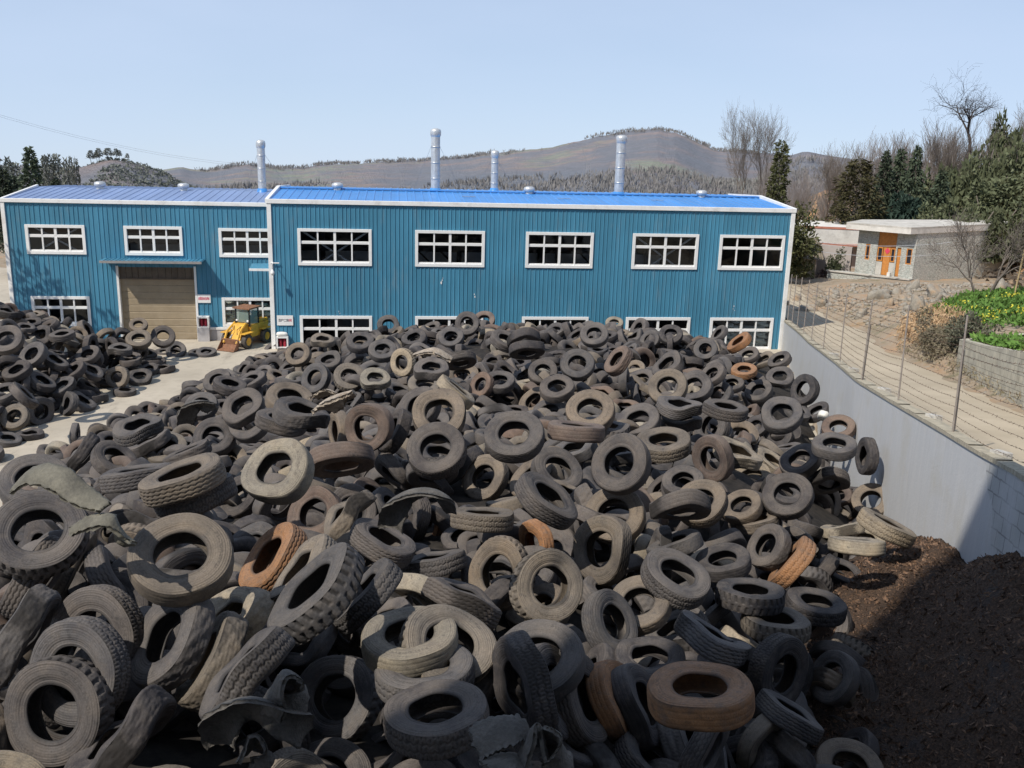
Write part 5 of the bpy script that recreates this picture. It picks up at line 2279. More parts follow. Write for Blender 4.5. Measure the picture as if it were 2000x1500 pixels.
# ---------------------------------------------------------------- light, sky, camera
SUN_EL, SUN_AZ = 50.0, 45.0           # the sun stands behind the viewer, to the left
HAZE = (5.3, 6.4, 8.3)
w = bpy.data.worlds.new('World'); SC.world = w; w.use_nodes = True
nt = w.node_tree; sky = nt.nodes.new('ShaderNodeTexSky'); sky.sky_type = 'NISHITA'; sky.sun_disc = False
sky.sun_elevation = R(SUN_EL); sky.sun_rotation = R(180 + SUN_AZ)
sky.altitude = 1200; sky.air_density = 1.0; sky.dust_density = .5; sky.ozone_density = 2.0
bg = nt.nodes['Background']; bg.inputs['Strength'].default_value = 0.115
# the hills lie below eye level: carry the horizon colour down to them, and lay a pale haze over the lower sky
tc = nt.nodes.new('ShaderNodeTexCoord'); sp = nt.nodes.new('ShaderNodeSeparateXYZ'); cb = nt.nodes.new('ShaderNodeCombineXYZ'); mx = nt.nodes.new('ShaderNodeMath'); mx.operation = 'ADD'; mx.inputs[1].default_value = .07
m2 = nt.nodes.new('ShaderNodeMath'); m2.operation = 'MAXIMUM'; m2.inputs[1].default_value = .012
nt.links.new(tc.outputs['Generated'], sp.inputs[0]); nt.links.new(sp.outputs[0], cb.inputs[0]); nt.links.new(sp.outputs[1], cb.inputs[1]); nt.links.new(sp.outputs[2], mx.inputs[0]); nt.links.new(mx.outputs[0], m2.inputs[0]); nt.links.new(m2.outputs[0], cb.inputs[2]); nt.links.new(cb.outputs[0], sky.inputs['Vector'])
rp = nt.nodes.new('ShaderNodeValToRGB'); e_ = rp.color_ramp.elements; e_[0].position = .40; e_[0].color = (.88, .88, .88, 1); e_[1].position = .72; e_[1].color = (.48, .48, .48, 1)
m3 = nt.nodes.new('ShaderNodeMath'); m3.operation = 'MULTIPLY_ADD'; m3.inputs[1].default_value = .5; m3.inputs[2].default_value = .5; nt.links.new(sp.outputs[2], m3.inputs[0]); nt.links.new(m3.outputs[0], rp.inputs[0])
hz_ = nt.nodes.new('ShaderNodeMix'); hz_.data_type = 'RGBA'; hz_.inputs[7].default_value = (*HAZE, 1); cn = nt.nodes.new('ShaderNodeTexNoise'); cn.inputs['Scale'].default_value = 2.2; cn.inputs['Detail'].default_value = 5; cm = nt.nodes.new('ShaderNodeMapping'); cm.inputs['Scale'].default_value = (1, 1, 3.5); nt.links.new(tc.outputs['Generated'], cm.inputs[0]); nt.links.new(cm.outputs[0], cn.inputs['Vector'])
cs = nt.nodes.new('ShaderNodeMath'); cs.operation = 'MULTIPLY_ADD'; cs.inputs[1].default_value = .55; cs.inputs[2].default_value = -.27; nt.links.new(cn.outputs['Fac'], cs.inputs[0])
ca = nt.nodes.new('ShaderNodeMath'); ca.operation = 'ADD'; ca.use_clamp = True; nt.links.new(rp.outputs[0], ca.inputs[0]); nt.links.new(cs.outputs[0], ca.inputs[1]); nt.links.new(ca.outputs[0], hz_.inputs[0]); nt.links.new(sky.outputs[0], hz_.inputs[6]); nt.links.new(hz_.outputs[2], bg.inputs[0])
sl = bpy.data.lights.new('sun', 'SUN'); sl.energy = 4.6; sl.angle = R(0.55); sl.color = (1.0, .93, .82)
so = bpy.data.objects.new('sun', sl); COL.objects.link(so)
e, a = R(SUN_EL), R(SUN_AZ)
to_sun = Vector((-math.sin(a) * math.cos(e), -math.cos(a) * math.cos(e), math.sin(e)))
so.rotation_euler = to_sun.to_track_quat('Z', 'Y').to_euler(); so.location = (-20, -20, 40)
SC.view_settings.view_transform = 'Standard'; SC.view_settings.look = 'None'; SC.view_settings.exposure = 0
cam = bpy.data.cameras.new('camera'); co = bpy.data.objects.new('camera', cam); COL.objects.link(co); SC.camera = co
cam.sensor_width = 36; cam.lens = 36 * 1915.0 / 2000; cam.clip_end = 6000; cam.clip_start = .1
co.location = (0, 0, 11.5)
P_, Q_ = R(15.0), R(1.638)
fw = Vector((0, math.cos(P_), -math.sin(P_))); rt = Vector((1, 0, 0)); up = rt.cross(fw)
r2 = rt * math.cos(Q_) + up * math.sin(Q_); u2 = -rt * math.sin(Q_) + up * math.cos(Q_)
mw = Matrix((r2, u2, -fw)).transposed().to_4x4(); mw.translation = co.location; co.matrix_world = mw
SC.cycles.max_bounces = 6; SC.cycles.transparent_max_bounces = 8; SC.cycles.use_denoising = True
try: SC.cycles.adaptive_threshold = .02
except Exception: pass

# ---------------------------------------------------------------- ground
WY = np.array([0, 15.35, 17.86, 19.76, 24.44, 29.18, 34.26, 38.7, 42.18, 44.88, 47.25, 51.74])
WX = np.array([6.3, 8.51, 8.89, 9.19, 9.87, 10.6, 11.61, 12.4, 12.96, 13.39, 13.77, 14.49])
WZ = np.array([6.6, 6.1, 5.71, 5.45, 4.8, 4.14, 3.5, 2.95, 2.56, 2.34, 2.11, 1.62])
EY = np.array([0, 20, 27.6, 37.3, 45, 52, 57, 62, 75, 95]); EX = np.array([11.5, 13.6, 14.9, 17.0, 17.6, 19.4, 19.0, 19.2, 22, 26])   # far edge of the lane
def lane_z(y):
    return np.interp(y, [0, 16, 19.7, 24.4, 29.2, 36.2, 51.8, 57, 65, 80, 95], [6.0, 5.4, 4.85, 4.2, 3.55, 2.5, 1.0, .7, .4, 0, -.6])
def fbm(x, y, s, seed=0):
    v = 0; am = 1.0
    r_ = np.random.default_rng(seed)
    for k in range(5):
        a_, b_, c_, d_ = r_.uniform(0, 6.28, 4); th = r_.uniform(0, 6.28)
        cx, sx = math.cos(th), math.sin(th)
        u_ = (x * cx + y * sx) * s; w_ = (-x * sx + y * cx) * s
        v = v + am * (np.sin(u_ + a_ + .7 * np.sin(w_ * 1.3 + b_)) * np.cos(w_ * .9 + c_ + .6 * np.sin(u_ * 1.1 + d_)))
        s *= 2.03; am *= .5
    return v / 1.6
def tz(x, y):
    """height of the natural ground; the yard lies in it as a flat basin"""
    x = np.asarray(x, float); y = np.asarray(y, float)
    wall = np.interp(y, WY, WX)
    far = np.where(y > 78, -(y - 78) * .055, 0) ; far = np.maximum(far, -16)
    yard = -.08 + far
    ed = np.interp(y, EY, EX); d = x - ed
    bank = np.interp(y, [0, 44, 50, 58, 64, 74, 90], [2.6, 2.4, 2.6, 1.6, 1.2, .6, .0])
    lane = lane_z(y)
    right = lane + np.where(d > 0, bank * (1 - np.exp(-np.maximum(d, 0) / 3.0)), 0)
    rise = np.maximum(0, x - np.interp(y, [0, 50, 60, 70, 90, 140], [24, 26, 36, 41, 42, 44])) * .48
    right = right + np.minimum(rise, 8.5) + np.where(d > 1.5, .12 * fbm(x, y, .8, 3), 0)
    cl_ = np.clip((x - 39.7) / 1.6, 0, 1); right = right + 3.9 * cl_ * cl_ * (3 - 2 * cl_) * np.clip((y - 52) / 6, 0, 1) * np.clip((96 - y) / 10, 0, 1) + .0
    right = right + np.where(y > 95, far + .6, 0)
    s = np.clip((x - wall - .15) / .3, 0, 1)
    s = np.where(y > 53, np.clip((x - 15.2) / 1.5, 0, 1), s)
    return yard * (1 - s) + right * s
def ground_mat():
    t = NT('earth'); v = t.coord('World')
    n1 = t.noise(v, .35, 6, .6); n2 = t.noise(v, 3.5, 6, .7)
    col = t.ramp(n1, [(0.35, (.27, .21, .15)), (0.52, (.33, .255, .18)), (0.66, (.38, .24, .14))])
    col = t.mix(t.ramp(n2, [(0.45, 0), (0.65, .75)]), col, (.33, .30, .25))
    col = t.mix(t.ramp(t.noise(v, .9, 4), [(0.55, 0), (0.68, .6)]), col, (.13, .13, .065))
    sx = t.node('ShaderNodeSeparateXYZ'); t.link(v, sx.inputs[0]); col = t.mix(t.math('MULTIPLY', t.ramp(t.math('MULTIPLY', sx.outputs['X'], .02), [(0.775, 0), (0.81, .85)]), t.ramp(n2, [(0.3, .4), (0.6, 1)])), col, (.46, .24, .10))
    t.color(col).rough(.95).bump(n2, .8, .12); return t.m
M['earth'] = ground_mat()
xs = np.concatenate([np.arange(-90, 4, 3.0), np.arange(4, 24, .35), np.arange(24, 80, 1.0), np.arange(80, 170, 4)])
ys = np.concatenate([np.arange(-60, 6, 3.0), np.arange(6, 60, .6), np.arange(60, 110, 1.2), np.arange(110, 190, 3)])
X, Y = np.meshgrid(xs, ys, indexing='ij'); Z = tz(X, Y)
g = link('ground', np_mesh('ground', np.stack([X, Y, Z], -1).reshape(-1, 3), grid_faces(len(xs), len(ys))[:, ::-1].copy(), True), M['earth']); tag(g, kind='structure')
def yard_mat():
    t = NT('yard_concrete'); v = t.coord('World'); vs = t.coord('World', (1.2, .35, 1))
    n1 = t.noise(v, .22, 6, .65); n2 = t.noise(v, 2.2, 6, .7); n3 = t.noise(vs, .7, 5, .65)
    col = t.ramp(n1, [(0.3, (.36, .32, .26)), (0.6, (.47, .42, .345))])
    col = t.mix(t.ramp(n2, [(0.5, 0), (0.75, .5)]), col, (.26, .23, .19))
    col = t.mix(t.ramp(n3, [(0.54, 0), (0.66, .6)]), col, (.16, .14, .12))
    t.color(col).rough(.92).bump(n2, .35, .03); return t.m
M['yard'] = yard_mat()
px = [(-60, 0.5), (6.0, 0.5)] + [(float(np.interp(y, WY, WX)) - .02, y) for y in (5, 15.35, 19.76, 24.44, 29.18, 38.7, 47.25, 51.74)] + [(14.6, 72), (-60, 72)]
me = bpy.data.meshes.new('yard'); me.from_pydata([(x, y, 0) for x, y in px], [], [tuple(range(len(px)))]); tag(link('yard_paving', me, M['yard']), kind='structure')
# lane
def lane_mat():
    t = NT('dusty_lane'); v = t.coord('World'); n1 = t.noise(v, .5, 6, .6); n2 = t.noise(v, 6, 5, .7)
    col = t.ramp(n1, [(0.3, (.37, .315, .235)), (0.7, (.46, .395, .30))])
    col = t.mix(t.ramp(n2, [(0.55, 0), (0.8, .5)]), col, (.27, .23, .17))
    t.color(col).rough(.95).bump(n2, .3, .03); return t.m
M['lane'] = lane_mat()
ly = np.arange(4, 92, 1.0); nv = 9; V = []
for y in ly:
    a_ = float(np.interp(y, WY, WX)) + .14 if y < 52 else 15.4 + (y - 52) * .14
    b_ = float(np.interp(y, EY, EX)) + .15 * math.sin(y * 1.7) + .1 * math.sin(y * 4.1)
    for j in range(nv):
        x = a_ + (b_ - a_) * j / (nv - 1)
        V.append((x, y, float(lane_z(y)) + .035 + .02 * math.sin(j * 1.5) - (.05 if j in (0, nv - 1) else 0)))
tag(link('lane', np_mesh('lane', V, grid_faces(len(ly), nv)[:, ::-1].copy(), True), M['lane']), kind='structure')

# far hills ---------------------------------------------------------------
far_az = np.array([-60, -40, -27.4, -23, -19.5, -18.7, -17.4, -15.2, -13, -11.9, -10.5, -7.3, -4.7, -1.8, 1.4, 3.4, 5.4, 6.8, 7.9, 8.8, 9.9, 11.1, 12.5, 15, 17.7, 22, 27, 45, 60])
far_el = np.array([-3, -3, -3.0, -3.1, -3.01, -2.86, -3.06, -2.73, -2.92, -2.76, -2.53, -2.38, -2.24, -1.82, -1.45, -1.0, -.55, -.31, -.14, -.34, -.77, -1.24, -1.3, -1.4, -1.5, -1.6, -1.6, -2, -2])
def hill_z(azd, r):
    el = np.interp(azd, far_az, far_el); ridge = 11.5 + np.tan(np.radians(el)) * 900
    ridge = ridge + 1.6 * fbm(azd * 3.0, azd * 0, 1.0, 21) * .6
    base = -20.0
    t_ = np.clip((r - 330) / (900 - 330), 0, 1.0); prof = t_ ** .9
    z = base + (ridge - base) * prof
    z = np.where(r > 900, ridge - (r - 900) * .09, z)
    near = np.clip((r - 150) / 150, 0, 1); z = np.where(r < 330, -4.2 + (base + 4.2) * near, z)
    # wooded hill on the left, nearer
    eln = np.interp(azd, [-60, -40, -30, -27.4, -26, -23.8, -22.2, -21.2, -20.5, -19.5, -18.5, -16.9, -15, -13], [-3.0, -3.2, -3.3, -3.4, -3.5, -2.92, -2.45, -2.55, -2.8, -3.17, -3.81, -4.3, -4.9, -6.5])
    rn_ = 300.0; zn = 11.5 + np.tan(np.radians(eln)) * rn_ - np.abs(r - rn_) * .14
    z = np.maximum(z, zn)
    # brown hill on the right
    elr = np.interp(azd, [12, 14, 15.8, 17.7, 19, 21, 25, 45], [-5, -1.7, -1.03, -1.31, -1.6, -2.2, -2.6, -2.6])
    rr = 560.0; zr = 11.5 + np.tan(np.radians(elr)) * rr - np.abs(r - rr) * .075
    z = np.maximum(z, np.where(azd > 12, zr, -99))
    z = z + fbm(r * np.sin(np.radians(azd)), r * np.cos(np.radians(azd)), .035, 5) * np.clip((r - 160) / 500, 0, 1) * 1.6
    return z
def hill_mat():
    t = NT('hazy_hillside'); v = t.coord('World', (1, 1, 3.0))
    n1 = t.noise(v, .0105, 5, .55); n2 = t.noise(v, .035, 6, .65); n3 = t.noise(v, .16, 5, .7)
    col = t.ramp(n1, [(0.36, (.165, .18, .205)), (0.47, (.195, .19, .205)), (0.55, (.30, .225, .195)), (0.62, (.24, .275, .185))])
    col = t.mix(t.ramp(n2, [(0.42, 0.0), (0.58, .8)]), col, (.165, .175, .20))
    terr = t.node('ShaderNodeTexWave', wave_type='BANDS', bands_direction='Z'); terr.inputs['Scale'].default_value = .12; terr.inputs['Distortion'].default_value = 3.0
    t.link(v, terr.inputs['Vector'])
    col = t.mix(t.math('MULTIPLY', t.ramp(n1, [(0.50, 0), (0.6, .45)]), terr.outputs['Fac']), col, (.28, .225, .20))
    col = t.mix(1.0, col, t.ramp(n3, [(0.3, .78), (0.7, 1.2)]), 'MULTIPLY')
    col = t.mix(.22, col, (.36, .39, .46))  # aerial haze mixed into the hill colour
    t.color(col).rough(1.0); t.b.inputs['Specular IOR Level'].default_value = 0
    t.bump(t.noise(v, .30, 6, .75), .8, 3.5)
    return t.m
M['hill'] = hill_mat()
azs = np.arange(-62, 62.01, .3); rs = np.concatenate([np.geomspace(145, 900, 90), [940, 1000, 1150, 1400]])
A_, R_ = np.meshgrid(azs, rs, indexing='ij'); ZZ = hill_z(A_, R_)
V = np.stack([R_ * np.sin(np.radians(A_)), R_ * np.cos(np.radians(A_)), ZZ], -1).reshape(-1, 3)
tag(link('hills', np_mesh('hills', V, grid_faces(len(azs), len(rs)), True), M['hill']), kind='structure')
# woodland on the hills (nobody could count it)
def blobs(P, S, name, mat, seed=3, flat=1.0):
    r_ = np.random.default_rng(seed)
    ico = np.array([(0, 0, 1), (.894, 0, .447), (.276, .851, .447), (-.724, .526, .447), (-.724, -.526, .447), (.276, -.851, .447), (.724, .526, -.447), (-.276, .851, -.447), (-.894, 0, -.447), (-.276, -.851, -.447), (.724, -.526, -.447), (0, 0, -1)])
    tri = np.array([(0, 1, 2), (0, 2, 3), (0, 3, 4), (0, 4, 5), (0, 5, 1), (1, 6, 2), (2, 7, 3), (3, 8, 4), (4, 9, 5), (5, 10, 1), (6, 7, 2), (7, 8, 3), (8, 9, 4), (9, 10, 5), (10, 6, 1), (11, 7, 6), (11, 8, 7), (11, 9, 8), (11, 10, 9), (11, 6, 10)])
    n = len(P); V = ico[None] * r_.uniform(.6, 1.35, (n, 12, 1)) * S[:, None, None]; V[..., 2] *= flat
    V = V + P[:, None, :]
    F = (tri[None] + (np.arange(n) * 12)[:, None, None]).reshape(-1, 3)
    return link(name, np_mesh(name, V.reshape(-1, 3), F), mat)
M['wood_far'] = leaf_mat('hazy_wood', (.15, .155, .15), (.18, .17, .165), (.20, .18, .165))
M['wood_mid'] = leaf_mat('mid_wood', (.12, .14, .125), (.15, .16, .14), (.17, .15, .13))
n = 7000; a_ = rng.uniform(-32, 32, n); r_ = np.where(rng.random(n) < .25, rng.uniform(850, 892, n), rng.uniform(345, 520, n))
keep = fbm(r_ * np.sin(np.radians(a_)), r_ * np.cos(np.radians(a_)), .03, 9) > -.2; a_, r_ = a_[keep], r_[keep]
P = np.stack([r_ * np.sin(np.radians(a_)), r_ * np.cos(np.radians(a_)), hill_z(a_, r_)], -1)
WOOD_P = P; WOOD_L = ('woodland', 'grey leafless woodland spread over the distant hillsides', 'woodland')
n = 6500; a_ = rng.uniform(-30, -13.5, n); r_ = rng.uniform(235, 345, n); a_ = a_[:]
P = np.stack([r_ * np.sin(np.radians(a_)), r_ * np.cos(np.radians(a_)), hill_z(a_, r_)], -1)
keep = fbm(P[:, 0], P[:, 1], .06, 19) > -.35
SCRUB_P = P[keep]; SCRUB_L = ('scrub', 'low grey green scrub covering the round hill on the left', 'scrub')
# ---------------------------------------------------------------- halls
def ribbed(s0, s1, z0, z1, holes, off, parent, mat, pitch=.2, name='wall', M_=None):
    """profiled steel sheet with openings, ribs upright; holes = (sl, sr, zb, zt)"""
    M_ = M_ or wp
    br = []; s = s0; k = 0
    while s < s1 - .001:
        p = pitch * (1.0 if k % 3 else 1.25)
        br += [(s, 0.0), (s + p - .055, 0.0), (s + p - .04, -.028), (s + p - .015, -.028), (s + p, 0.0)]
        s += p; k += 1
    for h in holes: br += [(h[0], None), (h[1], None)]
    br = [b for b in br if b[0] <= s1] + [(s1, 0.0)]; br.sort(key=lambda b: b[0])
    known = [(a, b) for a, b in br if b is not None]
    ka = [q[0] for q in known]; kb = [q[1] for q in known]
    ss = sorted(set(round(b[0], 4) for b in br)); dd = np.interp(ss, ka, kb)
    v = []; f = []
    for i in range(len(ss) - 1):
        a, b = ss[i], ss[i + 1]; m = (a + b) / 2
        cuts = sorted([(h[2], h[3]) for h in holes if h[0] <= m <= h[1]])
        lo = z0; seg = []
        for c in cuts:
            if c[0] > lo: seg.append((lo, c[0]))
            lo = max(lo, c[1])
        if lo < z1: seg.append((lo, z1))
        for p, q in seg:
            n = len(v); v += [M_(a, off + dd[i], p), M_(b, off + dd[i + 1], p), M_(b, off + dd[i + 1], q), M_(a, off + dd[i], q)]; f.append((n, n + 1, n + 2, n + 3))
    me = bpy.data.meshes.new(name); me.from_pydata([tuple(map(float, p)) for p in v], [], f); me.update()
    return link(name, me, mat, parent)
def bars(rects, off0, off1, name, mat, parent, M_=None, bevel=.0):
    mb = MB()
    for a, b, c, d in rects: mb.box(a, b, off0, off1, c, d, M_ or wp)
    return mb.build(name, mat, parent, bevel=bevel)
def window(parent, sl, sr, zb, zt, off, clip=None, sacks=None):
    b = .15; s1 = min(sr, clip) if clip else sr
    R_ = [(sl, sl + b, zb, zt), (sl + b, s1, zb, zb + b), (sl + b, s1, zt - b, zt)]
    if not clip: R_ = R_[:1] + [(sl + b, sr - b, zb, zb + b), (sl + b, sr - b, zt - b, zt), (sr - b, sr, zb, zt)]
    fr = bars(R_, off - .07, off + .10, 'window', M['white'], parent, bevel=.008)
    w_ = (sr - b) - (sl + b); zi = zb + b; zo = zt - b; zm = zo - (zo - zi) * .36
    mb = MB(); e1 = min(sr - b, s1)
    mb.box(sl + b, e1, off - .02, off + .05, zm - .055, zm + .055, wp)
    mb.box(sl + b, e1, off - .012, off + .05, zi, zi + .07, wp); mb.box(sl + b, e1, off - .012, off + .05, zm + .055, zm + .085, wp)
    for k, hw in ((1, .036), (2, .062), (3, .036)):
        x = sl + b + w_ * k / 4
        if x + hw < s1:
            mb.box(x - hw, x + hw, off - .026, off + .045, zi, zm - .055, wp); mb.box(x - hw, x + hw, off - .026, off + .045, zm + .055, zo, wp)
    mb.build('sash', M['white'], fr)
    g_ = MB(); g_.add([wp(sl + b, off + .06, zi), wp(e1, off + .06, zi), wp(e1, off + .06, zo), wp(sl + b, off + .06, zo)], [(0, 1, 2, 3)]); g_.build('pane', M['glass'], fr)
    return fr
def brace(parent, s0, s1, z0, z1, off):
    for a, b in (((s0, z0), (s1, z1)), ((s0, z1), (s1, z0))):
        MB().tube([wp(a[0], off, a[1]), wp(b[0], off, b[1])], .045, 6).build('bracing_rod', M['brace'], parent)

hall = empty('workshop_hall', wp(-12.29, 0, 0)); HP = hall
tag(hall, 'teal blue sheet metal hall with five upper windows behind the tyre heap', 'industrial building')
shed = empty('warehouse_hall', wp(-25.4, 2, 0)); 
tag(shed, 'teal blue warehouse with brown roller shutter and canopy, set further back', 'industrial building')
def hold(o, root):
    """parent keeps world coordinates"""
    o.parent = root; o.matrix_parent_inverse = Matrix.Translation(root.location).inverted(); return o
class H:   # builds the pieces in world coordinates, then hangs them on the hall
    def __init__(s, root): s.root = root
    def __call__(s, *objs):
        for o in objs: hold(o, s.root)
        return objs[0]
hh = H(hall); sh = H(shed)
S0, S1, ZE = -12.29, 14.52, 7.42
up_w = [(-10.902, -7.263), (-5.107, -1.594), (.496, 3.998), (6.043, 9.546), (10.675, 14.197)]
lo_w = [(-10.902, -7.28), (-5.1, -1.6), (.42, 3.93), (5.93, 9.42), (10.5, 14.0)]
holes = [(a + .05, b - .05, 4.32, 6.06) for a, b in up_w] + [(a + .05, b - .05, 0.0, 1.68) for a, b in lo_w]
hh(ribbed(S0 + .1, S1 - .1, -.3, ZE, holes, 0, None, M['teal']))
for a, b in up_w: hh(window(None, a, b, 4.274, 6.106, 0))
for a, b in lo_w: hh(window(None, a, b, -.08, 1.724, 0))
for i in (0, 3): 
    for q in range(2):
        a, b = up_w[i]
        zz_ = [(3.4, 6.35), (6.35, 3.4)][q]
        hh(MB().tube([wp(a - .4, .28, zz_[0]), wp(b + .4, .28, zz_[1])], .05, 6).build('bracing_rod', M['brace']))
# trim: eave fascia, corner posts, gable trims
hh(bars([(S0 - .06, S1 + .12, ZE - .12, ZE + .09)], -.10, .05, 'eave_trim', M['white_trim'], None, bevel=.01))
hh(bars([(S0 - .05, S0 + .16, -.3, ZE - .12)], -.07, .12, 'corner_trim', M['white_trim'], None, bevel=.01))
hh(bars([(S1 - .12, S1 + .10, -.3, ZE - .12)], -.07, .12, 'corner_trim', M['white_trim'], None, bevel=.01))
DEP = 10.3; RZ = 7.66
def roof(s0, s1, z_e, z_r, off0, dep, mat, hang, pitch=.42, over=.0):
    mb = MB(); s = s0; half = dep / 2
    while s < s1 - .01:
        e_ = min(s + pitch, s1)
        for (o0, za, o1, zb_) in ((off0 - over, z_e, off0 + half, z_r), (off0 + half, z_r, off0 + dep + over, z_e)):
            rib = [(s, 0), (s + .03, .03), (s + .07, .03), (s + .10, 0), (e_, 0)]
            rib = [(min(x, s1), h) for x, h in rib]
            v = []; 
            for x, h in rib: v += [wp(x, o0, za + h), wp(x, o1, zb_ + h)]
            mb.add(v, [(2 * i, 2 * i + 2, 2 * i + 3, 2 * i + 1) for i in range(len(rib) - 1)])
        s = e_
    return hang(mb.build('roof', mat))
roof(S0 + .02, S1 - .02, 7.44, RZ, .06, DEP, M['roof_blue'], hh)
mb = MB(); mb.box(S0, S1, DEP / 2 - .18, DEP / 2 + .3, RZ + .03, RZ + .085, wp); hh(mb.build('ridge_cap', M['roof_blue']))
for k in range(3):   # loose fasteners and a strip lying on the roof
    hh(MB().box(-2.6 + 5.1 * k, -1.9 + 5.1 * k, 2.7, 2.78, 7.60, 7.615, wp).build('loose_strip', M['steel']))
# gable and rear walls
def gable(s, off0, dep, ze, zr, mat, hang, name='wall', z0=-.3):
    v = [wp(s, off0, z0), wp(s, off0 + dep, z0), wp(s, off0 + dep, ze), wp(s, off0 + dep / 2, zr), wp(s, off0, ze)]
    me = bpy.data.meshes.new(name); me.from_pydata([tuple(map(float, p)) for p in v], [], [(0, 1, 2, 3, 4)]); return hang(link(name, me, mat))
gable(S0 + .04, .1, DEP, 7.40, RZ - .02, M['teal'], hh); gable(S1 - .02, .1, DEP, 7.40, RZ - .02, M['teal'], hh)
for s in (S0 - .03, S1 + .05):
    mb = MB(); n_ = 0
    for (o0, za, o1, zb_) in ((-.08, ZE + .02, DEP / 2, RZ + .07), (DEP / 2, RZ + .07, DEP + .1, ZE + .02)):
        v = [wp(s + dx, o, z + dz) for (o, z) in ((o0, za), (o1, zb_)) for dx in (-.09, .09) for dz in (-.1, .08)]
        mb.add(v, [(0, 1, 5, 4), (2, 3, 7, 6), (1, 3, 7, 5), (0, 2, 6, 4), (0, 1, 3, 2), (4, 5, 7, 6)])
    hh(mb.build('verge_trim', M['white_trim']))
hh(ribbed(S0 + .1, S1 - .1, -.3, 7.38, [], DEP + .06, None, M['teal']))
# inside: partition darkened for room shade with a paler lower band, floor and columns
hh(bars([(S0 + .3, S1 - .3, 4.42, 7.25)], 4.6, 4.7, 'inner_wall', M['inside_dark'], None))
hh(bars([(S0 + .3, 8.8, -.25, 4.42)], 4.6, 4.7, 'inner_wall', M['inside_grey'], None))
hh(bars([(8.8, S1 - .3, -.25, 4.42)], 4.6, 4.7, 'inner_wall', M['inside_dark'], None))
hh(bars([(S0 + .3, S1 - .3, -.02, .0)], .3, 4.55, 'inner_floor', M['inside_dark'], None))
for s in (-10.0, -2.6, -1.2, 1.9, 2.9, 8.0, 13.2):
    hh(bars([(s - .12, s + .12, 0, 7.2)], 4.2, 4.5, 'inner_column', M['inside_dark'], None))
for a, b in ((-4.9, 3.3), (-3.7, 2.2), (4.0, -2.0)):
    hh(MB().tube([wp(a, 3.9, 4.6), wp(a + .9, 3.9, 3.7)], .05, 5).build('inner_strut', M['black']))
# chimneys and roof vents
def chimney(s, off, z0, z1, dia, label):
    c = wp(s, off, z0); t = empty('chimney', c); tag(t, label, 'chimney', 'galvanised chimneys on the hall roofs'); r_ = dia / 2; h_ = z1 - z0
    MB().lathe([(r_, -.3), (r_, h_ - .3), (r_ * .98, h_ - .2)], n=28).build('pipe', M['galv'], t, True)
    for k in range(1, 4):
        z = h_ * k / 4 - .1; MB().lathe([(r_, z - .035), (r_ * 1.06, z - .03), (r_ * 1.06, z + .03), (r_, z + .035)], n=28).build('band', M['galv_dark'], t, True)
    MB().lathe([(r_ * .99, h_ - .42), (r_ * 1.17, h_ - .33), (r_ * 1.2, h_ - .13), (r_ * 1.08, h_ - .03), (r_ * .5, h_ + .03), (0.001, h_ + .04)], n=28).build('cap', M['galv'], t, True)
    MB().lathe([(r_ * 1.9, -.12), (r_ * 1.35, .04), (r_ * 1.12, .22), (r_ * 1.02, .22)], n=28).build('flashing', M['roof_blue'], t, True)
    for sx in (-1, 1):
        MB().tube([(sx * r_, 0, h_ * .72), (sx * 1.4, 1.5, -.2)], .008, 4).build('guy_wire', M['steel'], t)
chimney(-3.9, 5.35, 7.62, 10.98, .49, 'tallest thick galvanised chimney near the middle of the hall roof')
chimney(-.28, 9.0, 7.45, 9.80, .42, 'short thin chimney just right of the tallest, behind the ridge')
chimney(6.39, 5.35, 7.62, 10.90, .52, 'bright chimney in front of the brown hill, rightmost of the four')
chimney(-13.42, 7.0, 7.3, 10.10, .43, 'leftmost chimney, rising from the warehouse roof beside the hall corner')
def vent(s, off, z0, label):
    t = empty('roof_vent', wp(s, off, z0)); tag(t, label, 'roof vent', 'round vents on the roof ridges')
    MB().lathe([(.2, -.15), (.2, .16), (.19, .18)], n=24).build('neck', M['galv'], t, True)
    mb = MB(); mb.lathe([(.19, .14), (.29, .20), (.31, .30), (.28, .39), (.16, .44), (.001, .45)], n=24)
    mb.build('turbine', M['galv'], t, True)
vent(-9.19, 5.0, 7.6, 'galvanised roof vent near the left end of the hall roof')
vent(1.26, 5.0, 7.6, 'galvanised roof vent between the two right chimneys')
vent(11.08, 5.0, 7.6, 'galvanised roof vent near the right end of the hall roof')
vent(-22.04, 6.9, 7.28, 'galvanised roof vent at the far left of the warehouse roof')
vent(-17.64, 6.9, 7.28, 'galvanised roof vent midway along the warehouse roof')

# warehouse ------------------------------------------------------------
T0, T1, TZ = -25.4, -12.42, 7.06; TO = 2.0
lw = [(-24.41, -21.55, 4.41, 5.88), (-19.68, -16.83, 4.40, 5.88)]
holes = [(a + .05, b - .05, c + .05, d - .05) for a, b, c, d in lw] + [(-15.0, -12.5, 4.42, 5.80), (-15.0, -12.5, .74, 2.2), (-24.3, -21.65, .8, 2.2), (-20.12, -16.32, -.3, 3.8)]
sh(ribbed(T0 + .1, T1, -.3, TZ, holes, TO, None, M['teal'], .215))
for a, b, c, d in lw: sh(window(None, a, b, c, d, TO))
sh(window(None, -24.45, -21.6, .72, 2.27, TO))
sh(window(None, -15.04, -12.2, 4.36, 5.84, TO, clip=-12.42)); sh(window(None, -15.04, -12.2, .72, 2.26, TO, clip=-12.42))
for q in ((4.0, 6.2), (6.2, 4.0)):
    sh(MB().tube([wp(-24.9, TO + .28, q[0]), wp(-21.1, TO + .28, q[1])], .045, 6).build('bracing_rod', M['brace']))
sh(bars([(T0 - .1, T1 + .02, TZ - .10, TZ + .09)], TO - .10, TO + .05, 'eave_trim', M['white_trim'], None, bevel=.01))
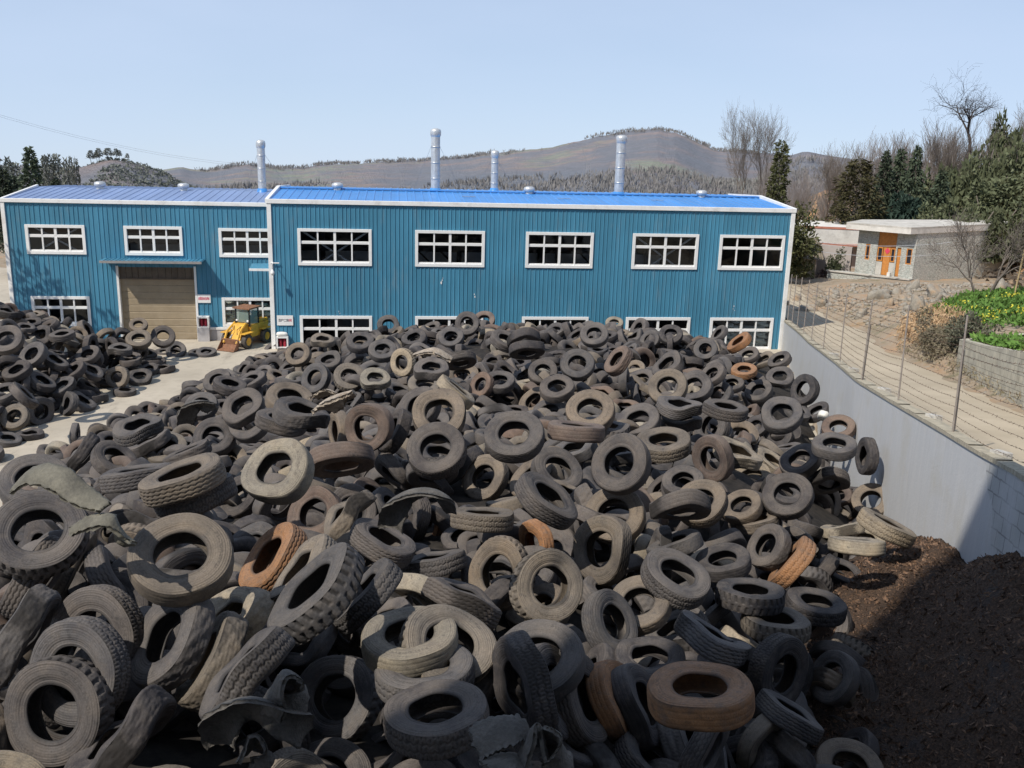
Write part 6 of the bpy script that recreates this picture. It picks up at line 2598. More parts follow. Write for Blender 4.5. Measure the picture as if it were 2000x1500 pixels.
sh(bars([(T0 - .05, T0 + .14, -.3, TZ - .1)], TO - .07, TO + .12, 'corner_trim', M['white_trim'], None, bevel=.01))
roof(T0, T1 - .02, 7.09, 7.34, TO + .06, 10.3, M['roof_pale'], sh)
gable(T0 + .02, TO + .1, 10.3, 7.05, 7.32, M['teal'], sh); gable(T1 - .02, TO + .1, 10.3, 7.05, 7.32, M['teal'], sh)
sh(ribbed(T0 + .1, T1, -.3, 7.05, [], TO + 10.36, None, M['teal']))
mb = MB()
v = [wp(T0 + dx, o, z + dz) for (o, z) in ((TO - .08, TZ + .02), (TO + 5.2, 7.40)) for dx in (-.07, .07) for dz in (-.08, .07)]
mb.add(v, [(0, 1, 5, 4), (2, 3, 7, 6), (1, 3, 7, 5), (0, 2, 6, 4), (0, 1, 3, 2), (4, 5, 7, 6)]); sh(mb.build('verge_trim', M['white_trim']))
sh(bars([(T0 + .3, T1 - .1, 4.4, 6.95)], 6.6, 6.7, 'inner_wall', M['inside_dark'], None)); sh(bars([(-20.6, T1 - .1, 0, 4.4)], 6.6, 6.7, 'inner_wall', M['inside_grey'], None)); sh(bars([(T0 + .3, -20.6, 0, 4.4)], 6.6, 6.7, 'inner_wall', M['inside_dark'], None))
sh(bars([(T0 + .3, T1 - .1, -.02, .0)], 2.3, 6.55, 'inner_floor', M['inside_dark'], None))
# roller shutter with housing, posts and canopy
d_ = MB(); nsl = 9
for k in range(nsl):
    z0 = 3.2 * k / nsl; z1 = 3.2 * (k + 1) / nsl
    d_.add([wp(s, o, z) for s in (-20.12, -16.32) for o, z in ((TO + .22, z0), (TO + .20, z0 + .03), (TO + .20, z1 - .03), (TO + .22, z1))], [(0, 1, 5, 4), (1, 2, 6, 5), (2, 3, 7, 6)])
door = sh(d_.build('shutter_door', M['shutter']))
sh(ribbed(-20.12, -16.32, 3.2, 3.84, [], TO + .12, None, M['shutter_dark'], .3, 'shutter_housing'))
sh(bars([(-20.14, -16.30, 3.16, 3.22)], TO + .05, TO + .18, 'lintel', M['shutter_dark'], None))
for s in (-20.2, -16.36):
    sh(bars([(s, s + .11, -.05, 3.86)], TO - .06, TO + .24, 'door_post', M['white_trim'], None))
can = bars([(-20.72, -15.78, 0, .04)], 0, .92, 'canopy', M['teal'], None, M_=lambda s, o, z: wp(s, TO - o, 4.19 + z))
sh(can)
hold(bars([(-20.72, -15.78, -.07, .052)], .92, .97, 'canopy_edge', M['steel'], None, M_=lambda s, o, z: wp(s, TO - o, 4.19 + z)), shed)
sh(ribbed(-20.72, -15.78, 0, 1, [], 0, None, M['teal'], .18, 'canopy_sheet', M_=lambda s, o, z: wp(s, TO - z * .94, 4.235 - o)))
# grey plinth with white ledge
sh(bars([(-16.2, T1 - .02, -.05, .58)], TO - .10, TO + .01, 'plinth', M['plinth'], None)); sh(bars([(-16.2, T1 - .02, .58, .70)], TO - .13, TO + .01, 'ledge', M['white_trim'], None))
# cabinets with extinguishers
def cabinet(s, off, z0, z1, label, base=None):
    t = empty('fire_cabinet', wp(s, off, 0), AL); tag(t, label, 'fire cabinet')
    w_, dp = .58, .36
    if base: MB().box(0, w_, -dp, -.01, -.02, z0).build('pedestal', M['plinth'], t)
    b = MB(); 
    for q in ((0, .07, z0, z1), (w_ - .07, w_, z0, z1), (.07, w_ - .07, z0, z0 + .07), (.07, w_ - .07, z1 - .07, z1)): b.box(q[0], q[1], -dp, -.01, q[2], q[3])
    b.box(.07, w_ - .07, -.06, -.01, z0 + .07, z1 - .07)
    b.build('case', M['white'], t)
    for k in range(2):
        x = .2 + .2 * k
        MB().lathe([(.06, 0), (.065, .05), (.065, .3), (.03, .36), (.02, .4)], (x, -.2, z0 + .07), 12).build('extinguisher', M['red'], t, True)
    MB().box(.07, w_ - .07, -.075, -.062, z0 + .07, z1 - .07).build('back_panel', M['red'], t)
cabinet(-16.27, TO - .01, .72, 1.30, 'white framed fire cabinet on a grey pedestal beside the shutter door', True)
cabinet(-12.06, -.04, .10, .70, 'white framed red fire cabinet at the hall corner, white sack on top')
# sacks
def sack_mesh(name, seed):
    r_ = np.random.default_rng(seed); n1, n2 = 14, 10; V = []
    for i in range(n1):
        for j in range(n2):
            u = -math.pi + 2 * math.pi * i / n1; v = -math.pi / 2 + math.pi * j / (n2 - 1)
            sg = lambda a, e: math.copysign(abs(a) ** e, a)
            V.append((.38 * sg(math.cos(v), .6) * sg(math.cos(u), .7) + r_.normal() * .006, .24 * sg(math.cos(v), .6) * sg(math.sin(u), .7) + r_.normal() * .006, .10 * sg(math.sin(v), .8) + r_.normal() * .008))
    return np_mesh(name, V, grid_faces(n1, n2, True), True)
sm = [sack_mesh('sack', k) for k in range(3)]
for k, me in enumerate(sm): me.materials.append(M['sack'])
sg_ = [m_.copy() for m_ in sm]
for m_ in sg_: m_.materials[0] = M['sack_grey']
def sack_rows(meshes, s0, s1, z0, rows, off, label, group, skip=0):
    for r_ in range(rows):
        s = s0 + (r_ % 2) * .3; z = z0 + r_ * .165 + .09
        while s < s1:
            if not (r_ >= rows - 2 and random.random() < skip):
                o = bpy.data.objects.new('sack', random.choice(meshes)); COL.objects.link(o)
                o.location = wp(s, off + random.uniform(-.05, .05), z + random.uniform(-.02, .02)); o.rotation_euler = (random.uniform(-.12, .12), random.uniform(-.12, .12), AL + random.uniform(-.2, .2) + (math.pi / 2 if random.random() < .15 else 0))
                o.scale = (random.uniform(.85, 1.0),) * 2 + (random.uniform(.95, 1.15),)
                tag(o, label, 'sack', group)
            s += .66
sack_rows(sm, -14.7, -12.6, .62, 9, TO + .36, 'pale green woven sack stacked behind the lower warehouse window', 'sacks behind the warehouse window', .35)
sack_rows(sg_, 10.8, 13.9, .0, 9, .5, 'grey sack stacked behind the far right lower hall window', 'sacks behind the far right hall window', .3)
sack_rows(sg_, 6.3, 7.4, .0, 6, .6, 'grey sack stacked behind the lower hall window second from right', 'sacks behind the second window from right', .3)
for m_ in sm[:1]:
    mw_ = m_.copy(); mw_.materials[0] = M['sack_white']
    o = bpy.data.objects.new('sack', mw_); COL.objects.link(o); o.location = wp(-11.78, -.22, .80); o.scale = (.75, .75, 1.2); o.rotation_euler = (0, .1, .3)
    tag(o, 'white sack slumped on top of the fire cabinet at the hall corner', 'sack')
    o = bpy.data.objects.new('sack', mw_); COL.objects.link(o); o.location = SACK_AT; o.scale = (1.2, .8, 1.6); o.rotation_euler = (.3, .4, 1.3)
    tag(o, 'torn white sack lying between the tyres and the grey wall', 'sack')
# signs
def sign(s, off, z0, z1, w_, text, mats, label, size):
    t = empty('sign', wp(s, off, z0), AL); tag(t, label, 'sign')
    MB().box(0, w_, -.03, -.005, 0, z1 - z0).build('board', M['white'], t, bevel=.005)
    for k, ch in enumerate(text):
        cu = bpy.data.curves.new('character', 'FONT'); cu.body = ch; cu.size = size; cu.extrude = .002; cu.offset = size * .012
        cu.align_x = 'CENTER'; cu.align_y = 'CENTER'
        tmp = bpy.data.objects.new('glyph', cu); COL.objects.link(tmp); bpy.context.view_layer.update()
        me = bpy.data.meshes.new_from_object(tmp.evaluated_get(bpy.context.evaluated_depsgraph_get())); bpy.data.objects.remove(tmp)
        me.materials.clear(); o = link('character', me, mats[k] if isinstance(mats, list) else mats)
        o.parent = t; o.rotation_euler = (math.pi / 2, 0, 0); o.location = (w_ * (.5 + (k - (len(text) - 1) / 2) * (.8 / len(text))), -.034, (z1 - z0) * .5)
sign(-16.27, TO - .03, 1.98, 2.42, .68, '成品仓库', M['char_red'], 'white sign with four red characters beside the shutter door', .17)
sign(-12.03, -.03, 1.22, 1.73, .80, '生产二车间', [M['char_dark']] * 4 + [M['char_red']], 'white sign with five small dark characters at the hall corner', .16)
# side awning at the hall corner, lamp on its arm, camera-like lamp
t = empty('side_awning', wp(-12.35, .9, 4.0), AL); tag(t, 'small blue awning with white edge over the gap between the halls', 'awning')
mb = MB(); mb.add([(-1.0, -.45, 0), (0, -.45, .02), (0, .45, .16), (-1.0, .45, .14), (-1.0, -.45, -.03), (0, -.45, -.01), (0, .45, .13), (-1.0, .45, .11)], [(0, 1, 2, 3), (4, 7, 6, 5), (0, 4, 5, 1), (1, 5, 6, 2), (2, 6, 7, 3), (3, 7, 4, 0)]); mb.build('sheet', M['teal'], t)
MB().box(-1.02, 0, -.50, -.45, -.10, .02).build('gutter', M['white_trim'], t)
t = empty('wall_lamp', wp(-12.1, -.07, 4.35), AL); tag(t, 'white bulb hanging from a short arm on the hall corner', 'lamp')
MB().tube([(0, 0, .03), (0, -.55, .03)], .022, 6).tube([(-.12, -.03, .03), (.28, -.03, .03)], .03, 6).build('arm', M['white_trim'], t)
MB().lathe([(.001, -.52), (.06, -.5), (.10, -.42), (.10, -.34), (.05, -.27), (.03, -.2)], (0, -.5, 0), 14).build('bulb', M['white'], t, True)
MB().tube([(0, -.5, .02), (0, -.5, -.22)], .015, 5).build('stem', M['galv'], t)
# small torn patches in the paint
def scuff(s, z, pts):
    mb = MB()
    for dx, dz, r_ in pts:
        n_ = 7; v = [wp(s + dx + r_ * math.cos(6.283 * k / n_) * (.6 + .4 * math.sin(k * 2.3)), -.034, z + dz + r_ * 1.5 * math.sin(6.283 * k / n_)) for k in range(n_)]; mb.add(v, [tuple(range(n_))])
    hh(mb.build('paint_scuff', M['white']))
scuff(-3.78, 3.46, [(0, 0, .055), (.05, .13, .03), (.08, .24, .02)]); scuff(-2.05, 2.75, [(0, 0, .04), (-.03, .13, .03)]); scuff(11.7, 2.2, [(0, 0, .02), (.04, .15, .03), (.1, -.08, .02)]); scuff(-8.95, 1.95, [(0, 0, .02), (.05, -.1, .02)])
# unseen building block behind the viewpoint, added and sized so it throws the shade on the near right corner
t = empty('shade_building', (-11.7, -2.5, 0)); tag(t, 'tall plain grey building, unseen behind the viewpoint, added to cast shade', 'building')
MB().box(0, 27, -9, 0, -.3, 38.2).build('wall', M['concrete'], t)
mb = MB()
for f_ in range(2, 11):
    for k in range(6): mb.box(2 + k * 4.2, 3.6 + k * 4.2, .005, .03, f_ * 3.4, f_ * 3.4 + 1.5)
mb.build('window', M['inside_dark'], t)

# ---------------------------------------------------------------- loader
def loader():
    t = empty('wheel_loader', (-14.0, 48.6, 0), R(-20)); t.scale = (.9, .9, .92); tag(t, 'small yellow wheel loader with rusty bucket parked before the warehouse', 'loader')
    def wheel(x, y, r_=.40, w_=.30):
        mb = MB(); ww = w_ / 2
        mb.lathe([(r_ * .55, -ww * .8), (r_ * .8, -ww), (r_ * .96, -ww * .85), (r_, -ww * .5), (r_, ww * .5), (r_ * .96, ww * .85), (r_ * .8, ww), (r_ * .55, ww * .8)], n=28, M=lambda a, b, c: (x + c, y + a, r_ + b))
        o = mb.build('wheel', M['tyre_tread'], t, True); o.color = (.07, .065, .06, 1)
        mb = MB(); mb.lathe([(.001, -ww * .5), (r_ * .5, -ww * .55), (r_ * .56, -ww * .85)], n=20, M=lambda a, b, c: (x + c, y + a, r_ + b)); mb.lathe([(r_ * .56, ww * .85), (r_ * .5, ww * .55), (.001, ww * .5)], n=20, M=lambda a, b, c: (x + c, y + a, r_ + b)); mb.build('rim', M['yellow'], o, True)
        for k in range(18):
            a_ = 6.283 * k / 18; 
    for sx in (-1, 1):
        wheel(sx * .66, -.05); wheel(sx * .66, 1.75)
    # front frame and sloped nose between the arms
    MB().add([(-.40, -.35, .45), (.40, -.35, .45), (.40, .55, .45), (-.40, .55, .45), (-.33, .12, 1.28), (.33, .12, 1.28), (.33, .55, 1.28), (-.33, .55, 1.28)], [(0, 1, 5, 4), (1, 2, 6, 5), (2, 3, 7, 6), (3, 0, 4, 7), (4, 5, 6, 7), (0, 3, 2, 1)]).build('front_body', M['yellow'], t, bevel=.03)
    MB().box(-.50, .50, .60, 2.35, .48, 1.18).box(-.42, .42, 1.5, 2.4, 1.18, 1.34).build('rear_body', M['yellow'], t, bevel=.04)
    for sx in (-1, 1):
        MB().box(sx * .62 - .2, sx * .62 + .2, -.45, .42, .84, .88).build('mudguard', M['yellow'], t, bevel=.01); MB().box(sx * .62 - .2, sx * .62 + .2, 1.35, 2.2, .84, .88).build('mudguard', M['yellow'], t, bevel=.01)
        MB().tube([(sx * .36, .30, 1.32), (sx * .42, -.35, .95), (sx * .42, -.72, .36)], .065, 6).build('lift_arm', M['yellow'], t)
        MB().tube([(sx * .20, .15, .95), (sx * .24, -.38, .55)], .045, 8).build('cylinder', M['galv'], t)
        MB().tube([(sx * .25, .1, 1.2), (sx * .12, -.18, 1.02), (sx * .28, -.40, .80)], .02, 5).build('hose', M['black'], t)
    # bucket
    mb = MB(); prof = [(-.70, .58), (-.66, .30), (-.78, .10), (-1.18, .03), (-1.22, .03), (-1.18, .0), (-.76, .04), (-.61, .28), (-.65, .60)]
    n_ = len(prof)
    v = [(x, y, z) for x in (-.56, .56) for y, z in prof]; mb.add(v, [(i, (i + 1) % n_, n_ + (i + 1) % n_, n_ + i) for i in range(n_)])
    for x in (-.56, .54): mb.add([(x, y, z) for y, z in ((-.68, .58), (-.64, .3), (-.76, .05), (-1.2, .02))] + [(x + .02, y, z) for y, z in ((-.68, .58), (-.64, .3), (-.76, .05), (-1.2, .02))], [(0, 1, 2, 3), (7, 6, 5, 4), (0, 3, 7, 4), (3, 2, 6, 7), (0, 4, 5, 1)])
    mb.build('bucket', M['rust'], t)
    # cab
    mb = MB()
    for x in (-.45, .45):
        for y in (.55, 1.4): MB().box(x - .035, x + .035, y - .035, y + .035, 1.1, 2.06).build('cab_pillar', M['black'], t)
    mb.box(-.41, .41, .53, .58, 1.24, 1.31); mb.build('cab_crossbar', M['black'], t)
    MB().box(-.57, .57, .40, 1.55, 2.06, 2.15).build('cab_roof', M['rust'], t, bevel=.02)
    MB().add([(-.41, .55, 1.31), (.41, .55, 1.31), (.41, .55, 2.05), (-.41, .55, 2.05)], [(0, 1, 2, 3)]).build('windscreen', M['glass_pale'], t)
    for x in (-.45, .45): MB().add([(x, .59, 1.2), (x, 1.36, 1.2), (x, 1.36, 2.05), (x, .59, 2.05)], [(0, 1, 2, 3)]).build('side_window', M['glass_pale'], t)
    MB().box(-.22, .22, 1.0, 1.4, 1.15, 1.6).build('seat', M['black'], t, bevel=.04)
    for sx in (-1, 1): MB().box(sx * .36 - .06, sx * .36 + .06, .48, .55, 1.36, 1.46).build('headlight', M['white'], t, bevel=.02)
    MB().box(-.72, -.64, .45, .5, 1.75, 1.95).tube([(-.45, .5, 2.0), (-.68, .47, 1.95)], .01, 4).build('mirror', M['black'], t)
t_ = NT('cab_glass'); t_.color((.28, .38, .36)).rough(.08); t_.b.inputs['Specular IOR Level'].default_value = .8; t_.b.inputs['Alpha'].default_value = .55; M['glass_pale'] = t_.m
loader()
# ---------------------------------------------------------------- tyres
TONE = {'g': (.094, .086, .084), 't': (.165, .137, .109), 'o': (.29, .148, .072), 'd': (.055, .050, .051), 'p': (.275, .238, .185), 'b': (.135, .098, .08)}  # d also paints gap shade onto the deeper tyre layers
def warp(x, y, w, df, seed):
    """dents and bends of a casing, the same for all its parts"""
    r_ = np.random.default_rng(seed); e, b, s = [(.018, .008, .008), (.05, .04, .015), (.12, .10, .024)][df]
    th = np.arctan2(y, x); rr = np.hypot(x, y)
    w = w + b * np.cos(2 * th + r_.uniform(0, 6)) * (rr / .5) ** 2 + s * np.sin(3 * th + r_.uniform(0, 6)) * (rr / .5) + s * .6 * np.sin(5 * th + r_.uniform(0, 6))
    k = 1 + e * np.cos(2 * th + r_.uniform(0, 6)) + e * .4 * np.cos(3 * th + r_.uniform(0, 6)) 
    return x * k, y * k, w
SIDE = [(.268, .088), (.262, .10), (.270, .113), (.290, .116), (.302, .121), (.306, .118), (.33, .130), (.36, .140), (.385, .1445), (.395, .1435), (.42, .142), (.428, .144), (.45, .139), (.462, .136), (.466, .138), (.485, .130), (.502, .122)]
LINER = [(.268, .088), (.29, .096), (.33, .112), (.40, .124), (.455, .116), (.482, .09), (.488, .0)]
def side_mesh(sgn, na, df, seed, lo=False):
    pr = SIDE if not lo else SIDE[1::3] + [SIDE[-1]]
    li = LINER if not lo else LINER[::2] + ([LINER[-1]] if len(LINER) % 2 == 0 else [])
    prof = [(r, w) for r, w in li[::-1]] + pr[(0 if lo else 1):]
    th = np.arange(na) * 2 * math.pi / na
    r_ = np.array([p[0] for p in prof]); w_ = np.array([p[1] for p in prof]) * sgn
    x = np.cos(th)[:, None] * r_; y = np.sin(th)[:, None] * r_; w = np.broadcast_to(w_, x.shape).copy()
    x, y, w = warp(x, y, w, df, seed)
    return np.stack([x, y, w], -1).reshape(-1, 3), grid_faces(na, len(prof), True)
def tri_(a): a = (a / (2 * math.pi)) % 1.0; return 4 * np.abs(a - .5) - 1
def tread_h(kind, th, w, seed):
    """tread relief in metres, negative in the grooves; th angle, w across -1..1"""
    g = np.zeros_like(th); st = lambda v, a, b: np.clip((v - a) / (b - a), 0, 1)
    if kind == 'z':
        for c in (-.6, -.2, .2, .6):
            d = np.abs(w - c - .075 * tri_(th * 34 + c * 9)); g = np.minimum(g, -.012 * (1 - st(d, .045, .085)))
        d = np.abs(tri_(th * 68)); g = np.where(np.abs(w) > .82, np.minimum(g, -.006 * (d < .3)), g)
    elif kind == 'b':
        for c in (-.34, .34):
            d = np.abs(w - c - .10 * tri_(th * 40)); g = np.minimum(g, -.014 * (1 - st(d, .06, .11)))
        q = np.abs(tri_(th * 40 + np.where(np.abs(w) < .34, 1.6, 0) + 2.0 * np.sign(w) * w)); g = np.minimum(g, -.014 * (1 - st(q, .12, .26)))
    elif kind == 'l':
        q = tri_(th * 30 + 1.4 * np.abs(w) + np.where(w > 0, math.pi, 0)); k = st(q, .15, .4) * st(np.abs(w), .12, .24); g = np.minimum(g, -.02 * k)
    elif kind == 'w':
        for c in (-.5, 0, .5): g = np.minimum(g, -.004 * (1 - st(np.abs(w - c), .03, .07)))
    elif kind == 'm':
        g = g + .008 * fbm(th * 9, w * 2.2, 1.0, seed) + .006 * fbm(th * 27, w * 7, 1.0, seed + 1)
    g = g + .0015 * np.sin(th * 17 + w * 5 + seed)
    wear = .5 + .5 * np.sin(th * 2 + seed); return np.where(kind == 'm', g, g * (.75 + .25 * wear))
def tread_mesh(kind, na, nw, df, seed):
    th = np.arange(na) * 2 * math.pi / na; w = np.linspace(-1, 1, nw); TH, W = np.meshgrid(th, w, indexing='ij')
    rr = .52 - .010 * W ** 2 - .010 * np.clip(np.abs(W) - .8, 0, 1) / .2 * .8
    rr = rr + tread_h(kind, TH, W, seed) * (1 - (np.abs(W) > .985))
    rr = np.where(np.abs(W) > .985, .5005, rr)
    x, y, z = warp(np.cos(TH) * rr, np.sin(TH) * rr, W * .1235, df, seed)
    return np.stack([x, y, z], -1).reshape(-1, 3), grid_faces(na, nw, True)
_cache = {}
def tyre_parts(kind, lvl, df, seed):
    k = (kind, lvl, df, seed)
    if k not in _cache:
        na, nw, ns = [(300, 27, 72), (150, 13, 44)][lvl]
        if kind in 'wm' and lvl == 0: na = 180
        if lvl == 1 and kind in 'wm': na = 90
        tv, tf = tread_mesh(kind, na, nw, df, seed)
        out = [np_mesh('tread', tv, tf, kind in 'wm')]; out[0].materials.append(M['tyre_tread'])
        for sg in (1, -1):
            v, f = side_mesh(sg, ns, df, seed); me = np_mesh('sidewall', v, f if sg < 0 else f[:, ::-1].copy(), True); me.materials.append(M['tyre']); out.append(me)
        _cache[k] = out
    return _cache[k]
def frame_of(th, ph, spin):
    th, ph = R(th), R(ph); n = Vector((math.sin(th) * math.cos(ph), math.sin(th) * math.sin(ph), math.cos(th)))
    q = n.to_track_quat('Z', 'Y').to_matrix() @ Matrix.Rotation(spin, 3, 'Z'); return q
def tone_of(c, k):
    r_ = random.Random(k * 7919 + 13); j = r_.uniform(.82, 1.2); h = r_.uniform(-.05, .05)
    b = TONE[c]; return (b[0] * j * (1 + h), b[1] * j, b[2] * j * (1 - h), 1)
# x, y, z in cm, tilt and heading of the axis in degrees, size in cm, type, tone, dent ; then the label of the singled-out ones
def load_tyres():
    for k, row in enumerate(TYRES):
        f = row.split(','); x, y, z, th, ph, D_ = [int(q) for q in f[:6]]; kind, tone, df = f[6][0], f[6][1], int(f[6][2])
        yield k, (x / 100, y / 100, z / 100), th, ph, D_ / 104.0, kind, tone, df
lab = LABELS.strip('\n').split('\n')
far_V = []; far_F = []; far_C = []; nb = 0
for k, loc, th, ph, s, kind, tone, df in load_tyres():
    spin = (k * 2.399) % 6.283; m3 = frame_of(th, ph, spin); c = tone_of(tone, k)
    if k < NIND:
        lvl = 0 if k < 110 else 1; seed = (k * 7) % 3
        parts = tyre_parts(kind, lvl, df, seed)
        t = empty('truck_tyre'); t.matrix_world = Matrix.Translation(loc) @ m3.to_4x4() @ Matrix.Scale(s, 4)
        tag(t, lab[k], 'tyre', 'worn truck tyres dumped in the yard')
        for nm, me in zip(('tread', 'sidewall', 'sidewall'), parts):
            o = bpy.data.objects.new(nm, me); COL.objects.link(o); o.parent = t; o.color = c
    else:
        key = ('far', kind, df, k % 3)
        if key not in _cache:
            tv, tf = tread_mesh(kind if kind in 'lm' else 'w', 60 if kind == 'l' else 36, 5, df, k % 3)
            vs = [tv]; fs = [tf]; n_ = len(tv)
            for sg in (1, -1):
                v, f = side_mesh(sg, 32, df, k % 3, True); vs.append(v); fs.append((f if sg < 0 else f[:, ::-1]) + n_); n_ += len(v)
            _cache[key] = (np.concatenate(vs), np.concatenate(fs))
        v, f = _cache[key]; A = np.array(m3) * s
        far_V.append(v @ A.T + np.array(loc)); far_F.append(f + nb); nb += len(v); far_C.append(np.tile(np.array(c, dtype=np.float32), (len(v), 1)))
me = np_mesh('distant_tyres', np.concatenate(far_V), np.concatenate(far_F).astype(np.int32), True)
at = me.attributes.new('tone', 'FLOAT_COLOR', 'POINT'); at.data.foreach_set('color', np.concatenate(far_C).ravel())
tag(link('distant_tyres', me, M['tyre_far']), 'hundreds of smaller looking grey tyres filling the far parts of the heaps', 'tyres', kind='stuff')

# dark sheet added under the loose tyres, so that no gap shows the bare yard
BG = np.array([int(q) for q in BED.split(',')], float).reshape(33, 49)[:32] / 10
def bed_z(x, y):
    i = np.clip(x + 17, 0, 30.999); j = np.clip(y - 3, 0, 47.999); a = i.astype(int); b = j.astype(int); u = i - a; v = j - b
    return BG[a, b] * (1 - u) * (1 - v) + BG[a + 1, b] * u * (1 - v) + BG[a, b + 1] * (1 - u) * v + BG[a + 1, b + 1] * u * v
xs = np.arange(-17, 14.6, .4); ys = np.arange(3, 51, .4); X, Y = np.meshgrid(xs, ys, indexing='ij')
B_ = bed_z(X, Y); Z = np.where(B_ > .45, np.clip(B_ - 1.2, .03, 9) + .05 * fbm(X, Y, 2.0, 8), -.3)
Z = np.where(X > np.interp(Y, WY, WX) - .1, -1.0, Z)
t = NT('dark_gap_fill'); v = t.coord('World'); t.color(t.ramp(t.noise(v, 5, 5, .7), [(0.35, (.012, .011, .011)), (0.7, (.045, .038, .032))])).rough(.95); M['bed'] = t.m
tag(link('gap_sheet', np_mesh('gap_sheet', np.stack([X, Y, Z], -1).reshape(-1, 3), grid_faces(len(xs), len(ys))[:, ::-1].copy(), True), M['bed']), 'dark sheet added deep between the tyres of the main heap', 'rubble', kind='stuff')

# heap of shredded rubber, lower right ----------------------------------
def heap_z(x, y):
    zw = np.interp(y, [3, 8, 12, 14, 15.1, 16.0, 16.6, 17.9, 19.0, 20.5, 22.5, 25.3, 27], [4.6, 4.7, 4.9, 4.95, 4.75, 4.2, 3.75, 3.45, 3.3, 2.75, 1.9, 1.2, .4])
    d = np.interp(y, WY, WX) - x
    base = 3.0 + .0 * y - .16 * np.clip(y - 17, 0, 9)*1.6
    k = np.exp(-(d / 1.5) ** 2)
    return zw * k + base * (1 - k) + .16 * fbm(x, y, 1.3, 31) + .05 * fbm(x, y, 5.0, 32)
xs = np.arange(2.0, 10.6, .075); ys = np.arange(2.5, 26, .075); X, Y = np.meshgrid(xs, ys, indexing='ij')
wl = np.interp(Y, WY, WX); X = np.minimum(X, wl - .01)
lim = np.interp(Y, [0, 8, 11, 14.5, 18, 20.5, 26], [1.2, 1.8, 2.8, 4.0, 5.4, 7.4, 9.0])
Z = heap_z(X, Y) - np.clip(lim + 1.0 - X, 0, 4) ** 2 * .5 + rng.normal(0, .012, X.shape)
t = NT('shredded_rubber'); v = t.coord('World'); n1 = t.noise(v, 1.1, 6, .7); n2 = t.noise(v, 26, 5, .75)
col = t.ramp(n2, [(0.3, (.018, .014, .012)), (0.5, (.075, .05, .036)), (0.7, (.155, .095, .062))]); col = t.mix(t.ramp(n1, [(0.55, 0), (0.68, .8)]), col, (.05, .05, .052))
t.color(col).rough(.95).bump(n2, 1.0, .05); M['shred'] = t.m
hp = tag(link('shredded_rubber', np_mesh('shredded_rubber', np.stack([X, Y, Z], -1).reshape(-1, 3), grid_faces(len(xs), len(ys))[:, ::-1].copy(), True), M['shred']), 'dark brown heap of shredded rubber filling the corner by the wall', 'shredded rubber', kind='stuff')
n = 80000; fx_ = rng.uniform(2.0, 10.4, n); fy_ = 4 + 21 * rng.random(n) ** 1.2; keep = (fx_ < np.interp(fy_, WY, WX) - .05) & (fx_ > np.interp(fy_, [0, 8, 11, 14.5, 18, 20.5, 26], [2.2, 2.8, 3.8, 5.0, 6.4, 8.4, 9.8])); fx_, fy_ = fx_[keep], fy_[keep]; n = len(fx_)
fz = heap_z(fx_, fy_); lim = np.interp(fy_, [0, 8, 11, 14.5, 18, 20.5, 26], [1.2, 1.8, 2.8, 4.0, 5.4, 7.4, 9.0]); fz = fz - np.clip(lim + 1 - fx_, 0, 4) ** 2 * .5
d1 = rng.normal(0, 1, (n, 3)); d1 /= np.linalg.norm(d1, axis=1, keepdims=True); d2 = np.cross(d1, rng.normal(0, 1, (n, 3))); d2 /= np.linalg.norm(d2, axis=1, keepdims=True)
L_ = rng.gamma(2.0, .013, n)[:, None] + .010; Wd = L_ * rng.uniform(.10, .35, (n, 1)); c_ = np.stack([fx_, fy_, fz + .012], -1)
V = np.stack([c_ - d1 * L_ - d2 * Wd, c_ + d1 * L_ - d2 * Wd * .6, c_ + d1 * L_ * .9 + d2 * Wd, c_ - d1 * L_ * .8 + d2 * Wd * .8], 1).reshape(-1, 3)
t = NT('rubber_crumbs'); v = t.coord('World'); t.color(t.ramp(t.noise(v, 19, 3, .6), [(0.32, (.03, .026, .025)), (0.48, (.12, .078, .055)), (0.6, (.22, .13, .08)), (0.78, (.28, .25, .21))])).rough(.9); M['crumb'] = t.m
tag(link('rubber_shreds', np_mesh('rubber_shreds', V, np.arange(4 * n).reshape(-1, 4)), M['crumb']), 'loose shreds and fibres scattered over the dark brown heap', 'rubber shreds', kind='stuff')
